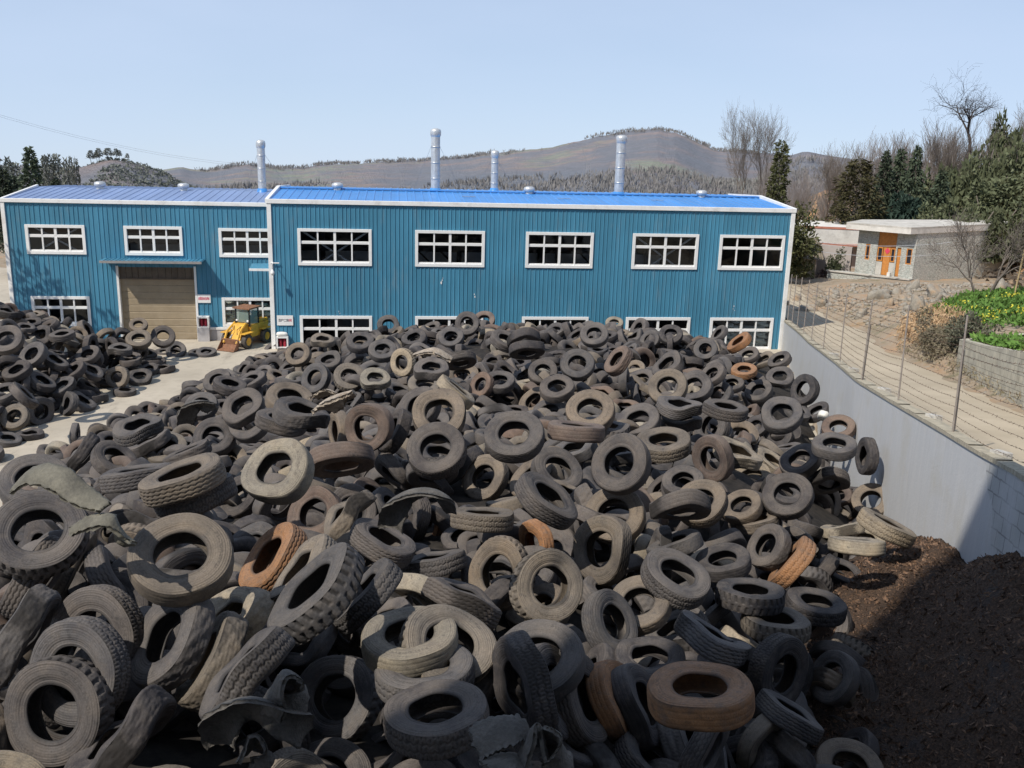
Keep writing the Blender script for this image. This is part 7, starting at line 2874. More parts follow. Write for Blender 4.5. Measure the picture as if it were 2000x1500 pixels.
# torn casings and strips -----------------------------------------------
M['scrap'] = simple('torn_casing', (.10, .093, .085), .75, .4, 5, dirt=(.04, .038, .037), bump=.7); M['scrap_mud'] = simple('muddy_casing', (.125, .118, .095), .7, .35, 5, dirt=(.05, .048, .044), bump=.4); M['scrap_pale'] = simple('frayed_casing', (.34, .29, .235), .9, .3, 12, dirt=(.2, .15, .11), bump=.6)
def scrap(pts, width, curl, twist, mat, label, seed=1, thick=.032, frayed=False):
    """a torn strip of casing: path, width (list or number), curl of the cross-section in radians, twist along the path"""
    r_ = np.random.default_rng(seed); P = [np.array(p, float) for p in pts]
    n = 30; m = 11; out = []
    tt = np.linspace(0, len(P) - 1, n)
    def cr(t):
        i = int(min(max(math.floor(t), 0), len(P) - 2)); u = t - i; p0 = P[max(i - 1, 0)]; p1 = P[i]; p2 = P[i + 1]; p3 = P[min(i + 2, len(P) - 1)]
        return .5 * ((2 * p1) + (-p0 + p2) * u + (2 * p0 - 5 * p1 + 4 * p2 - p3) * u * u + (-p0 + 3 * p1 - 3 * p2 + p3) * u ** 3)
    C = np.array([cr(t) for t in tt]); c0 = C.mean(0)
    wd = np.interp(tt, np.linspace(0, len(P) - 1, len(width)), width) if hasattr(width, '__len__') else np.full(n, width)
    cu = np.interp(tt, np.linspace(0, len(P) - 1, len(curl)), curl) if hasattr(curl, '__len__') else np.full(n, curl)
    T = np.gradient(C, axis=0); T /= np.linalg.norm(T, axis=1, keepdims=True)
    V = []
    for sd in (1, -1):
        for i in range(n):
            up_ = np.array([0, 0, 1.0]); b = np.cross(T[i], up_); b /= np.linalg.norm(b) + 1e-9; nn = np.cross(b, T[i])
            tw = twist[0] + (twist[1] - twist[0]) * i / (n - 1); bb = b * math.cos(tw) + nn * math.sin(tw); n2 = -b * math.sin(tw) + nn * math.cos(tw)
            rad = wd[i] / max(abs(cu[i]), .05)
            for j in range(m):
                u = (j / (m - 1) - .5); a_ = u * cu[i]
                jit = r_.normal() * ((.03 if frayed else .011) if j in (0, m - 1) else .004)
                V.append(C[i] + bb * (rad * math.sin(a_) + jit) + n2 * (rad * (math.cos(a_) - 1)) + n2 * sd * thick / 2 + T[i] * (r_.normal() * .02 if i in (0, n - 1) and sd > 0 else 0))
    F = []
    for i in range(n - 1):
        for j in range(m - 1):
            a = i * m + j; F.append((a, a + 1, a + m + 1, a + m)); a += n * m; F.append((a, a + m, a + m + 1, a + 1))
    for i in range(n - 1):
        for j in (0, m - 1): a = i * m + j; F.append((a, a + m, a + m + n * m, a + n * m))
    for j in range(m - 1):
        for i in (0, n - 1): a = i * m + j; F.append((a, a + 1, a + 1 + n * m, a + n * m))
    o = link('torn_casing', np_mesh('torn_casing', np.array(V) - c0, F, True), mat, None, loc=c0); tag(o, label, 'tyre scrap'); return o
SCRAPS = [
([(-5.02, 9.25, 7.76), (-4.69, 9.01, 8.04), (-4.34, 8.82, 8.09), (-4.05, 8.68, 7.97), (-3.78, 8.56, 7.9)], [0.08, 0.24, 0.28, 0.25, 0.16], [0.8, 1.2, 1.0, 1.0, 0.6], (-0.85, -0.3), M['scrap_mud'], 'long mud mottled strip of casing draped over the left tyres', 1, 0.034, False),
([(-4.14, 8.59, 7.64), (-3.93, 8.52, 7.77), (-3.69, 8.44, 7.83), (-3.59, 8.49, 7.65), (-3.57, 8.56, 7.52)], [0.12, 0.2, 0.17, 0.25, 0.1], [1.2, 1.0, 1.4, 1.2, 0.8], (-0.8, 0.2), M['scrap_mud'], 'shorter twisted scrap of casing left of the big dusty ring tyre', 2, 0.034, False),
([(-2.42, 7.39, 6.23), (-2.35, 7.29, 6.63), (-2.06, 7.22, 6.76), (-1.8, 7.19, 6.64), (-1.71, 7.32, 6.35)], [0.3, 0.45, 0.5, 0.4, 0.2], [2.2, 1.8, 1.6, 1.8, 1.2], (0.3, 1.6), M['scrap'], 'big torn casing curling open at the bottom left of centre', 3, 0.034, False),
([(-1.95, 7.1, 6.69), (-1.91, 7.15, 6.9), (-1.81, 7.2, 7.06), (-1.73, 7.25, 6.89), (-1.74, 7.19, 6.64)], [0.3, 0.35, 0.22, 0.3, 0.25], [1.6, 2.0, 1.8, 1.6, 1.4], (0, 1.0), M['scrap'], 'pointed hood shaped casing piece standing beside the curled one', 4, 0.034, False),
([(-2.13, 6.92, 6.42), (-2.01, 6.97, 6.59), (-1.92, 6.93, 6.47), (-1.98, 6.89, 6.31)], [0.2, 0.2, 0.18, 0.2], [0.8, 0.9, 0.9, 0.8], (0.5, 1.8), M['scrap'], 'thin loop of torn casing at the bottom edge', 5, 0.034, False),
([(-0.23, 6.96, 6.58), (-0.06, 6.99, 6.68), (0.12, 7.0, 6.71), (0.21, 6.99, 6.67)], [0.3, 0.32, 0.3, 0.1], [0.5, 0.6, 0.5, 0.3], (-0.5, -0.2), M['scrap'], 'flat torn rubber flap at the bottom centre', 6, 0.034, False),
([(0.13, 6.83, 6.47), (0.21, 6.88, 6.67), (0.29, 6.92, 6.81), (0.37, 6.85, 6.56)], [0.22, 0.22, 0.06, 0.22], [0.8, 0.8, 0.6, 0.8], (0.2, 0.9), M['scrap'], 'pointed rubber flap standing right of the flat one', 7, 0.034, False),
([(0.33, 6.92, 6.79), (0.45, 6.9, 6.72), (0.48, 6.85, 6.56), (0.44, 6.81, 6.4)], [0.12, 0.28, 0.3, 0.25], [0.8, 0.9, 0.9, 0.9], (0.8, 1.2), M['scrap'], 'broad bent rubber flap at the bottom right of centre', 8, 0.034, False),
([(-0.12, 6.74, 6.53), (0.09, 6.85, 6.55), (0.25, 6.83, 6.47)], [0.3, 0.3, 0.3], [0.9, 0.9, 0.9], (0.1, 0.3), M['scrap'], 'rubber flap lying beneath the pointed ones at the bottom edge', 9, 0.034, False),
([(-1.43, 11.31, 6.58), (-1.37, 11.22, 6.99), (-1.08, 11.16, 7.16), (-0.8, 11.14, 7.11), (-0.7, 11.27, 6.82)], [0.35, 0.42, 0.4, 0.3, 0.12], [2.0, 1.9, 1.7, 1.5, 1.0], (0.6, 0.2), M['scrap'], 'smooth arched torn casing above the orange block tyre', 10, 0.034, False),
([(-3.02, 14.94, 7.0), (-2.77, 14.8, 7.24), (-2.49, 14.83, 7.33)], [0.5, 0.55, 0.3], [1.4, 1.6, 1.2], (0.2, 0.5), M['scrap_pale'], 'frayed pale casing chunk left of the dark open tyre', 11, 0.05, True),
([(-3.29, 15.57, 7.01), (-3.02, 15.5, 7.15), (-2.83, 15.39, 7.12)], [0.3, 0.3, 0.2], [1.0, 1.0, 1.0], (0.3, 0.6), M['scrap_pale'], 'smaller pale crumpled casing beside the frayed chunk', 12, 0.03, True),
([(-2.29, 22.87, 6.07), (-1.85, 22.71, 6.24), (-1.42, 22.65, 6.02)], [0.5, 0.6, 0.4], [1.6, 1.6, 1.4], (0.3, 0.1), M['scrap_pale'], 'pale torn casing on the crest left of the dark stacked pair', 13, 0.04, True),
([(-5.06, 14.49, 6.85), (-4.91, 14.37, 7.18), (-4.69, 14.38, 7.22), (-4.6, 14.45, 7.08)], [0.3, 0.35, 0.3, 0.2], [1.5, 1.6, 1.4, 1.2], (0.2, 0.9), M['scrap'], 'small twisted casing scrap by the left foot of the heap', 14, 0.034, False)]
for a in SCRAPS: scrap(*a)
# ---------------------------------------------------------------- boundary wall and fence
def bwall_mat():
    t = NT('rendered_wall'); v = t.coord('World'); vs = t.coord('World', (1.3, 1.3, .13))
    st = t.noise(vs, 5.5, 6, .7); n1 = t.noise(v, .9, 6, .6)
    col = t.ramp(st, [(0.25, (.45, .46, .48)), (0.5, (.49, .50, .515)), (0.75, (.54, .54, .545))])
    col = t.mix(t.ramp(n1, [(0.52, 0), (0.72, .55)]), col, (.44, .425, .38))
    sx = t.node('ShaderNodeSeparateXYZ'); t.link(v, sx.inputs[0])
    # the render stops short near the viewer, the block courses show there
    br = t.node('ShaderNodeTexBrick'); br.offset = .5; cb = t.node('ShaderNodeCombineXYZ'); t.link(t.math('ADD', sx.outputs['Y'], t.math('MULTIPLY', t.noise(v, 2.5, 3), .12)), cb.inputs[0]); t.link(t.math('ADD', t.math('ADD', sx.outputs['Z'], t.math('MULTIPLY', sx.outputs['Y'], .13)), t.math('MULTIPLY', t.noise(v, 3.1, 3), .10)), cb.inputs[1]); t.link(cb.outputs[0], br.inputs['Vector'])
    br.inputs['Scale'].default_value = 1.0; br.inputs['Brick Width'].default_value = .42; br.inputs['Row Height'].default_value = .3; br.inputs['Mortar Size'].default_value = .016
    br.inputs['Color1'].default_value = (.42, .43, .43, 1); br.inputs['Color2'].default_value = (.38, .39, .39, 1); br.inputs['Mortar'].default_value = (.20, .20, .20, 1)
    edge = t.math('ADD', sx.outputs['Y'], t.math('MULTIPLY', t.noise(v, .8, 3), 3.0)); low = t.math('SUBTRACT', edge, t.math('MULTIPLY', t.math('SUBTRACT', sx.outputs['Z'], 4.2), 1.2))
    f = t.ramp(t.math('SUBTRACT', t.math('MULTIPLY', low, .1), .8), [(0.86, .9), (0.90, 0.0)])
    rp = f.node; 
    f2 = t.math('LESS_THAN', low, 17.3)
    col = t.mix(t.math('MULTIPLY', f2, t.ramp(t.noise(v, 1.3, 4), [(0.35, .15), (0.6, .85)])), col, br.outputs['Color'])
    dr = t.ramp(t.noise(t.coord('World', (3, 3, .1)), 4, 3, .5), [(0.70, 0), (0.76, .6)]); col = t.mix(dr, col, (.58, .57, .52))
    t.color(col).rough(.85).bump(t.noise(v, 14, 5, .7), .35, .02); return t.m
M['bwall'] = bwall_mat()
def coping_mat():
    t = NT('brick_coping'); v = t.coord('World'); sx = t.node('ShaderNodeSeparateXYZ'); t.link(v, sx.inputs[0])
    k = t.math('FRACT', t.math('MULTIPLY', sx.outputs['Y'], 7.0)); col = t.ramp(k, [(0.0, (.20, .17, .13)), (0.12, (.40, .36, .28)), (0.95, (.44, .40, .31))])
    col = t.mix(1.0, col, t.ramp(t.noise(v, 5, 5, .7), [(0.3, .7), (0.7, 1.15)]), 'MULTIPLY'); t.color(col).rough(.95).bump(t.noise(v, 20, 4), .5, .03); return t.m
M['coping'] = coping_mat()
bw = empty('boundary_wall', (8.5, 15.3, 0)); tag(bw, 'long grey rendered wall with brick coping between tyres and lane', 'wall')
wy = np.concatenate([np.arange(3, 51, .8), [51.6]]); TH = .24
mb = MB(); cp = MB()
for i in range(len(wy) - 1):
    y0, y1 = wy[i], wy[i + 1]; q = []
    for y in (y0, y1): q.append((float(np.interp(y, WY, WX)), y, float(np.interp(y, WY, WZ))))
    (xa, ya, za), (xb, yb, zb) = q
    mb.add([(xa, ya, -.4), (xb, yb, -.4), (xb, yb, zb - .09), (xa, ya, za - .09)], [(0, 1, 2, 3)]); mb.add([(xa + TH, ya, -.4), (xb + TH, yb, -.4), (xb + TH, yb, zb - .09), (xa + TH, ya, za - .09)], [(3, 2, 1, 0)])
    j = .012 * math.sin(i * 2.7)
    cp.add([(xa - .03, ya, za - .09), (xb - .03, yb, zb - .09), (xb - .03, yb, zb + j), (xa - .03, ya, za + j), (xa + TH + .03, ya, za - .09), (xb + TH + .03, yb, zb - .09), (xb + TH + .03, yb, zb + j), (xa + TH + .03, ya, za + j)], [(0, 1, 2, 3), (7, 6, 5, 4), (3, 2, 6, 7), (0, 4, 5, 1)])
hold(mb.build('wall_face', M['bwall']), bw); hold(cp.build('coping', M['coping']), bw)
for y in (14.2, 17.0, 21.5, 26.5, 31.6, 36.5):
    x = float(np.interp(y, WY, WX)); z = float(np.interp(y, WY, WZ)); o = MB().box(0, .2, 0, .38, 0, .12).build('loose_block', M['concrete'], bevel=.01); o.location = (x + TH + .0, y, z - .06); o.rotation_euler = (-.13, .05, .2)
    tag(o, None, None); hold(o, bw); o.matrix_parent_inverse = Matrix.Translation(bw.location).inverted()
fence = empty('barbed_wire_fence', (8.7, 15.5, 6.0)); tag(fence, 'rusty barbed wire fence on thin posts along the top of the grey wall', 'fence')
M['wire'] = simple('rusty_wire', (.14, .095, .07), .8, .2, 9, metal=.3); M['post'] = simple('weathered_post', (.34, .30, .27), .7, .2, 7, metal=.3)
posts = [15.3, 19.76, 24.44, 29.18, 34.26, 38.7, 42.18, 44.88, 47.25, 49.4, 51.3]; HT = 2.48
def wtop(y): return np.array([float(np.interp(y, WY, WX)) + .12, y, float(np.interp(y, WY, WZ))])
py_all = [10.8] + posts
for y in py_all:
    p = wtop(y); lean = random.uniform(-.05, .05)
    hold(MB().tube([p + np.array([0, 0, -.1]), p + np.array([lean, .02, HT])], .021, 6).build('post', M['post']), fence)
    if y in (15.3, 19.76, 29.18): hold(MB().tube([p + np.array([.06, .05, -.1]), p + np.array([.06 + lean, .07, HT * .7])], .018, 5).build('post', M['post']), fence)
for k in range(13):
    mb = MB(); hgt = .16 + k * .185
    for a, b in zip(py_all[:-1], py_all[1:]):
        n_ = max(3, int((b - a) / .55)); pts = []; sag = random.uniform(.01, .09)
        A, B = wtop(a), wtop(b)
        for i in range(n_ + 1):
            u = i / n_; p = A * (1 - u) + B * u; p[2] += hgt - sag * 4 * u * (1 - u) + random.uniform(-.012, .012); pts.append(p)
        mb.tube(pts, .0042, 3, False)
        for i in range(int((b - a) / .22)):
            u = (i + random.random() * .4) / ((b - a) / .22); u = min(u, 1); q = A * (1 - u) + B * u; q[2] += hgt - sag * 4 * u * (1 - u)
            d_ = np.array([random.uniform(-1, 1), random.uniform(-1, 1), random.uniform(-1, 1)]); d_ *= .028 / np.linalg.norm(d_); mb.tube([q - d_, q + d_], .0045, 3, False)
    hold(mb.build('barbed_wire', M['wire']), fence)

# block retaining wall right of the lane --------------------------------
t = NT('block_masonry'); v = t.coord('World'); sx = t.node('ShaderNodeSeparateXYZ'); t.link(v, sx.inputs[0]); br = t.node('ShaderNodeTexBrick'); cb = t.node('ShaderNodeCombineXYZ'); t.link(sx.outputs['Y'], cb.inputs[0]); t.link(t.math('ADD', sx.outputs['Z'], t.math('MULTIPLY', sx.outputs['Y'], .15)), cb.inputs[1]); t.link(cb.outputs[0], br.inputs['Vector'])
br.inputs['Scale'].default_value = 1.0; br.inputs['Brick Width'].default_value = .44; br.inputs['Row Height'].default_value = .24; br.inputs['Mortar Size'].default_value = .012
br.inputs['Color1'].default_value = (.44, .41, .33, 1); br.inputs['Color2'].default_value = (.38, .36, .30, 1); br.inputs['Mortar'].default_value = (.22, .21, .18, 1)
col = t.mix(1.0, br.outputs['Color'], t.ramp(t.noise(v, 1.6, 6, .7), [(0.3, .7), (0.7, 1.2)]), 'MULTIPLY'); t.color(col).rough(.95).bump(br.outputs['Fac'], -.4, .02); M['block'] = t.m
rw = empty('retaining_wall', (14.9, 27.6, 3.8)); tag(rw, 'low grey block retaining wall beside the lane on the right', 'wall')
mb = MB(); RWP = [(12.25, 17.0, 5.2, 7.2), (13.62, 22.5, 4.5, 6.3), (14.9, 27.6, 3.75, 5.45), (16.25, 33.0, 2.95, 4.5), (17.35, 37.4, 2.3, 3.8)]
for (xa, ya, za, ta), (xb, yb, zb, tb) in zip(RWP[:-1], RWP[1:]):
    mb.add([(xa, ya, za - .4), (xb, yb, zb - .4), (xb, yb, tb), (xa, ya, ta), (xa + .26, ya, za - .4), (xb + .26, yb, zb - .4), (xb + .26, yb, tb), (xa + .26, ya, ta)], [(0, 1, 2, 3), (7, 6, 5, 4), (3, 2, 6, 7)])
xa, ya, za, ta = RWP[-1]; mb.add([(xa, ya, za - .4), (xa + 6, ya + 1.6, za), (xa + 6, ya + 1.6, ta + .35), (xa, ya, ta)], [(0, 1, 2, 3)]); mb.add([(xa, ya - .25, ta), (xa, ya, ta), (xa + 6, ya + 1.6, ta + .35), (xa + 6, ya + 1.35, ta + .35)], [(0, 1, 2, 3)])
hold(mb.build('block_face', M['block']), rw)
# soil bed behind it
t = NT('garden_soil'); v = t.coord('World'); t.color(t.ramp(t.noise(v, 2.5, 6, .7), [(0.35, (.14, .075, .04)), (0.65, (.22, .13, .075))])).rough(.95).bump(t.noise(v, 9, 5), .6, .06); M['soil'] = t.m
V = []; gx = np.linspace(0, 1, 12)
for i, (xa, ya, za, ta) in enumerate(RWP):
    for u in gx: V.append((xa + .24 + u * 9, ya + u * 1.5, ta - .12 + u * .5 + .04 * math.sin(i * 3 + u * 9)))
tag(link('garden_bed', np_mesh('garden_bed', V, grid_faces(len(RWP), 12)[:, ::-1].copy(), True), M['soil']), kind='structure')

# ---------------------------------------------------------------- plants
def leaf_cloud(P, N_, size, aspect=.55, seed=1, jitter=.6):
    """one quad per point"""
    r_ = np.random.default_rng(seed); n = len(P)
    d1 = r_.normal(0, 1, (n, 3)) * jitter + N_; d1 /= np.linalg.norm(d1, axis=1, keepdims=True) + 1e-9
    d2 = np.cross(d1, r_.normal(0, 1, (n, 3))); d2 /= np.linalg.norm(d2, axis=1, keepdims=True) + 1e-9
    s = (size * r_.uniform(.6, 1.4, n))[:, None]
    return np.stack([P - d2 * s * aspect * .5, P + d1 * s * .5 - d2 * s * aspect * .2, P + d1 * s, P + d1 * s * .4 + d2 * s * aspect * .6], 1).reshape(-1, 3)
def quads(V): return np.arange(len(V)).reshape(-1, 4)
for P_h, L_h, s_h, m_h, k_h in ((WOOD_P, WOOD_L, 2.4, 'wood_far', 8), (SCRUB_P, SCRUB_L, 1.0, 'wood_mid', 8)):
    r_ = np.random.default_rng(6); d_h = r_.normal(0, 1, (len(P_h) * k_h, 3)); d_h[:, 2] = np.abs(d_h[:, 2]); d_h /= np.linalg.norm(d_h, axis=1, keepdims=True)
    s0 = np.repeat(r_.uniform(.4, 1.2, len(P_h)), k_h)[:, None]
    far_ = L_h[0] == 'woodland'
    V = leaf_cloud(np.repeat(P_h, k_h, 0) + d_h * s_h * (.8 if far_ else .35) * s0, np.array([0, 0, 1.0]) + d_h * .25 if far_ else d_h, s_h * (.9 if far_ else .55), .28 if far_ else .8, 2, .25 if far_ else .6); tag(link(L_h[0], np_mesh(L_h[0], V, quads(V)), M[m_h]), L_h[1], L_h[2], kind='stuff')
def conifer_mesh(h, w, seed, n=2600, gap=.12, power=.8, base=.08, size=.30):
    r_ = np.random.default_rng(seed); u = r_.random(n) ** .75; z = h * (base + (1 - base) * (1 - u)) # u=0 top
    lay = np.sin(z * 5.2 + seed) * .14 + 1; prof = w * (u ** power) * lay
    th = r_.uniform(0, 6.283, n); lob = 1 + .25 * np.sin(th * 3 + z * 1.7 + seed) + .15 * np.sin(th * 7 - z * 2.3)
    rr = prof * lob * (r_.random(n) ** .35); x = np.cos(th) * rr; y = np.sin(th) * rr; z2 = z - rr * .22
    P = np.stack([x, y, z2], -1); N_ = np.stack([np.cos(th), np.sin(th), -.35 + 0 * th], -1)
    V = leaf_cloud(P, N_, size * (h / 8) ** .3, .5, seed)
    return V
def bush_mesh(rx, ry, rz, seed, n=2200, clumps=14, size=.16, z0=.0):
    r_ = np.random.default_rng(seed); c = r_.normal(0, .42, (clumps, 3)); c[:, 2] = np.abs(c[:, 2]) ; rad = r_.uniform(.25, .5, clumps)
    k = r_.integers(0, clumps, n); d = r_.normal(0, 1, (n, 3)); d /= np.linalg.norm(d, axis=1, keepdims=True)
    P = c[k] + d * (rad[k] * r_.random(n) ** .3)[:, None]; P = P * np.array([rx, ry, rz]); P[:, 2] = np.abs(P[:, 2]) + z0
    return leaf_cloud(P, d, size, .6, seed)
def limbs(mb, p, d, L, rad, depth, r_, spread=.5, up=.25, n=5, curl=.18, tips=None):
    pts = [p]; rr = [rad]; q = p.copy(); dd = d.copy(); seg = 4
    kids = []
    for i in range(seg):
        dd = dd + r_.normal(0, curl, 3) + np.array([0, 0, up * .25]); dd /= np.linalg.norm(dd); q = q + dd * L / seg; pts.append(q.copy()); rr.append(max(rad * (1 - .5 * (i + 1) / seg), .007)); kids.append((q.copy(), dd.copy(), rr[-1]))
    mb.tube(pts, rr, max(3, min(7, n)), False)
    if depth <= 0:
        if tips is not None: tips.append(q)
        return
    for i, (kq, kd, kr) in enumerate(kids):
        if i == 0 and depth > 2: continue
        for c in range(2 if i == seg - 1 else (1 if r_.random() < .75 else 2)):
            a = r_.normal(0, 1, 3); a -= kd * (a @ kd); a /= np.linalg.norm(a) + 1e-9
            nd = kd + a * spread * r_.uniform(.7, 1.5); nd /= np.linalg.norm(nd)
            limbs(mb, kq, nd, L * r_.uniform(.55, .78), kr * .68, depth - 1, r_, spread, up, n - 1, curl, tips)
def bare_tree(h, seed, depth=4, spread=.5, up=.35, lean=(0, 0), trunk_h=.42, thick=.022, curl=.12):
    r_ = np.random.default_rng(seed); tr = MB(); cr = MB(); p = np.zeros(3); d = np.array([lean[0], lean[1], 1.0]); d /= np.linalg.norm(d)
    pts = [p.copy()]; q = p.copy()
    for i in range(6): d = d + r_.normal(0, curl * .5, 3) * np.array([1, 1, .2]); d /= np.linalg.norm(d); q = q + d * h * trunk_h / 6; pts.append(q.copy())
    tr.tube(pts, [h * thick * (1 - .06 * i) for i in range(7)], 7)
    for k in range(3 if depth > 3 else 4):
        a = 6.283 * k / 3 + r_.uniform(0, 1); nd = d + np.array([math.cos(a), math.sin(a), .2]) * spread * .8; nd /= np.linalg.norm(nd)
        limbs(cr, pts[-1 - (k % 2)], nd if k else d, h * (.30 if k else .36), h * thick * .55, depth, r_, spread, up, 5, curl)
    return tr, cr
def put_tree(name, label, cat, group, loc, parts, rz=0, s=(1, 1, 1)):
    t = empty(name, loc, rz); t.scale = s; tag(t, label, cat, group)
    for nm, me in parts:
        o = bpy.data.objects.new(nm, me); COL.objects.link(o); o.parent = t
    return t
def mesh_of(mb, name, mat, smooth=True):
    me = bpy.data.meshes.new(name); me.from_pydata(mb.v, [], mb.f); me.materials.append(mat)
    if smooth: me.polygons.foreach_set('use_smooth', np.ones(len(me.polygons), dtype=bool))
    me.update(); return me
def leaf_mesh(V, name, mat):
    me = np_mesh(name, V, quads(V)); me.materials.append(mat); return me
def trunk_mesh(h, r0, mat, seed=0):
    r_ = np.random.default_rng(seed); p = [np.array([r_.normal() * .03 * i, r_.normal() * .03 * i, h * i / 6]) for i in range(7)]
    return mesh_of(MB().tube(p, [r0 * (1 - .13 * i) for i in range(7)], 7), 'trunk', mat)
# conifers: unit-ish variants 8 m tall
CON = [(trunk_mesh(7.4, .16, M['bark_dark'], k), leaf_mesh(conifer_mesh(8, 1.7, k, 3000, size=.34), 'crown', M['fir'])) for k in range(3)]
CYP = (trunk_mesh(6.5, .2, M['bark'], 9), leaf_mesh(conifer_mesh(8, 1.75, 12, 6500, power=.42, base=.02, size=.26), 'crown', M['cypress']))
def conifer(x, y, h, wd, label, group=None, k=0, z=None, kind='con'):
    tr, cr = CON[k % 3] if kind == 'con' else CYP; z = float(tz(x, y)) if z is None else z
    return put_tree('conifer', label, 'tree', group, (x, y, z), (('trunk', tr), ('crown', cr)), k * 1.3, (wd, wd, h / 8))
# left side, behind the warehouse: dark conifers
def at(az, r, z): a_ = R(az); return (r * math.sin(a_), r * math.cos(a_), z)
def top_z(x_px_el, r): return 11.5 + math.tan(R(x_px_el)) * r
for i, (az, r, eltop, h, wd, lb) in enumerate([
    (-26.0, 75, -1.95, 9, .95, 'tall dark fir behind the left end of the warehouse roof'),
    (-27.3, 78, -3.0, 6, .9, 'shorter dark fir at the left picture edge beside the tall one'),
    (-26.9, 84, -3.4, 5, 1.0, 'lowest dark fir tucked left of the tall fir'),
    (-24.9, 92, -3.55, 4, .8, 'small dark conifer just right of the tall fir')]):
    p = at(az, r, 0); z = top_z(eltop, r) - h; conifer(p[0], p[1], h + (z + 2 if z > -2 else 0) * 0, wd, lb, 'dark firs behind the warehouse', i, z=z)
    # make sure the stem reaches the ground
    zg = float(tz(p[0], p[1])); o = MB().tube([(p[0], p[1], zg - .3), (p[0], p[1], z + .5)], .2, 7).build('trunk', M['bark_dark']); par = [q for q in bpy.data.objects if q.get('label') == lb][0]
    bpy.context.view_layer.update(); o.parent = par; o.matrix_parent_inverse = par.matrix_world.inverted()
sk = [(-25.35, -2.30, .9), (-25.05, -2.36, 1.3), (-24.75, -2.25, 1.2), (-24.35, -2.5, .8), (-24.1, -2.35, .6), (-23.85, -2.45, .7), (-27.6, -2.4, 1.5), (-27.0, -2.5, 1.4), (-26.7, -2.7, 1.2)]
HZ = [(trunk_mesh(5.5, .1, M['wood_mid'], 3), leaf_mesh(conifer_mesh(5, .95, 7 + k, 420, base=.3, power=.6, size=.6) + np.array([0, 0, 1.5]), 'crown', M['wood_mid'])) for k in range(2)]
for i, (az, el_, wd) in enumerate(sk):
    r = 190 + 6 * (i % 3); p = at(az, r, 0); zt = top_z(el_, r); g = float(hill_z(np.array(az), np.array(float(r)))); h = max(zt - g, 4.0)
    put_tree('conifer', 'slender hazy conifer standing in the skyline row on the far left', 'tree', 'slender hazy conifers on the left skyline', (p[0], p[1], zt - h), (('trunk', HZ[i % 2][0]), ('crown', HZ[i % 2][1])), i, (wd, wd, h / 6.5))
p = at(-22.25, 300, 0); put_tree('conifer', 'lone broad conifer on the very top of the round hill', 'tree', None, (p[0], p[1], top_z(-2.62, 300)), (('trunk', HZ[0][0]), ('crown', HZ[0][1])), 0, (1.3, 1.3, .55))
for i, (az, s_) in enumerate([(-23.1, .6), (-22.8, .5), (-22.7, .6), (-21.85, .5), (-21.7, .45), (-21.3, .35)]):
    p = at(az, 298, 0); g = float(hill_z(np.array(az), np.array(298.0))); put_tree('conifer', 'tiny hazy conifer on the crest of the round hill', 'tree', 'tiny conifers on the round hill crest', (p[0], p[1], g), (('trunk', HZ[i % 2][0]), ('crown', HZ[i % 2][1])), i, (s_ * 1.6, s_ * 1.6, s_))
# pine out of frame on the left, one sprig reaches in; its shadow lies on the warehouse
V = bush_mesh(2.6, 2.4, 5.2, 41, 5200, 22, .26); V[:, 2] += 5.6
sp = []; r_ = np.random.default_rng(4)
tr = MB().tube([(0, 0, 0), (.1, 0, 4), (0, .1, 8), (0, 0, 12.5)], [.22, .18, .13, .05], 7).tube([(0, 0, 9.5), (2.2, -.4, 11.2), (3.9, -.6, 12.3), (4.85, -.6, 12.55)], [.07, .05, .03, .015], 5)
for c in ((4.55, -.6, 12.85), (4.65, -.6, 12.45), (4.4, -.5, 12.1)):
    d = r_.normal(0, 1, (70, 3)); d /= np.linalg.norm(d, axis=1, keepdims=True); sp.append(leaf_cloud(np.array(c) + d * r_.random((70, 1)) * .22, d, .16, .35, 6))
V = np.concatenate([V] + sp)
put_tree('pine_tree', 'pine whose leafy sprig hangs in at the upper left picture edge', 'tree', None, (-27.6, 43.4, 0), (('trunk', mesh_of(tr, 'trunk', M['bark_dark'])), ('crown', leaf_mesh(V, 'crown', M['fir']))))

# bare trees and evergreens, right side
BT = [tuple(mesh_of(q, n_, M['bark']) for q, n_ in zip(bare_tree(10, 20 + k, 4, .50, .34, trunk_h=.52, thick=.014), ('trunk', 'crown'))) for k in range(4)]
BS = [tuple(mesh_of(q, n_, M['bark']) for q, n_ in zip(bare_tree(8, 60 + k, 3, .38, .6, trunk_h=.35, thick=.010), ('trunk', 'crown'))) for k in range(4)]
def bare(x, y, h, label, k=0, group=None, wd=1.0, set_=None, z=None, name='bare_tree'):
    S_ = set_ or BT; tr, cr = S_[k % len(S_)]; H0 = 10 if S_ is BT else 8; z = float(tz(x, y)) if z is None else z; H0 = max(v_.co.z for v_ in cr.vertices); s = h / H0; wd = wd * H0 / (10 if S_ is BT else 8)
    return put_tree(name, label, 'tree', group, (x, y, z - .1), (('trunk', tr), ('crown', cr)), k * 2.1, (s * wd, s * wd, s))
bare(17.9, 78.5, 13.9, 'tall leafless tree, left of the twin pair behind the hall', 0, 'twin leafless trees behind the hall', .44)
bare(19.5, 78.0, 13.7, 'tall leafless tree, right of the twin pair behind the hall', 1, 'twin leafless trees behind the hall', .44)
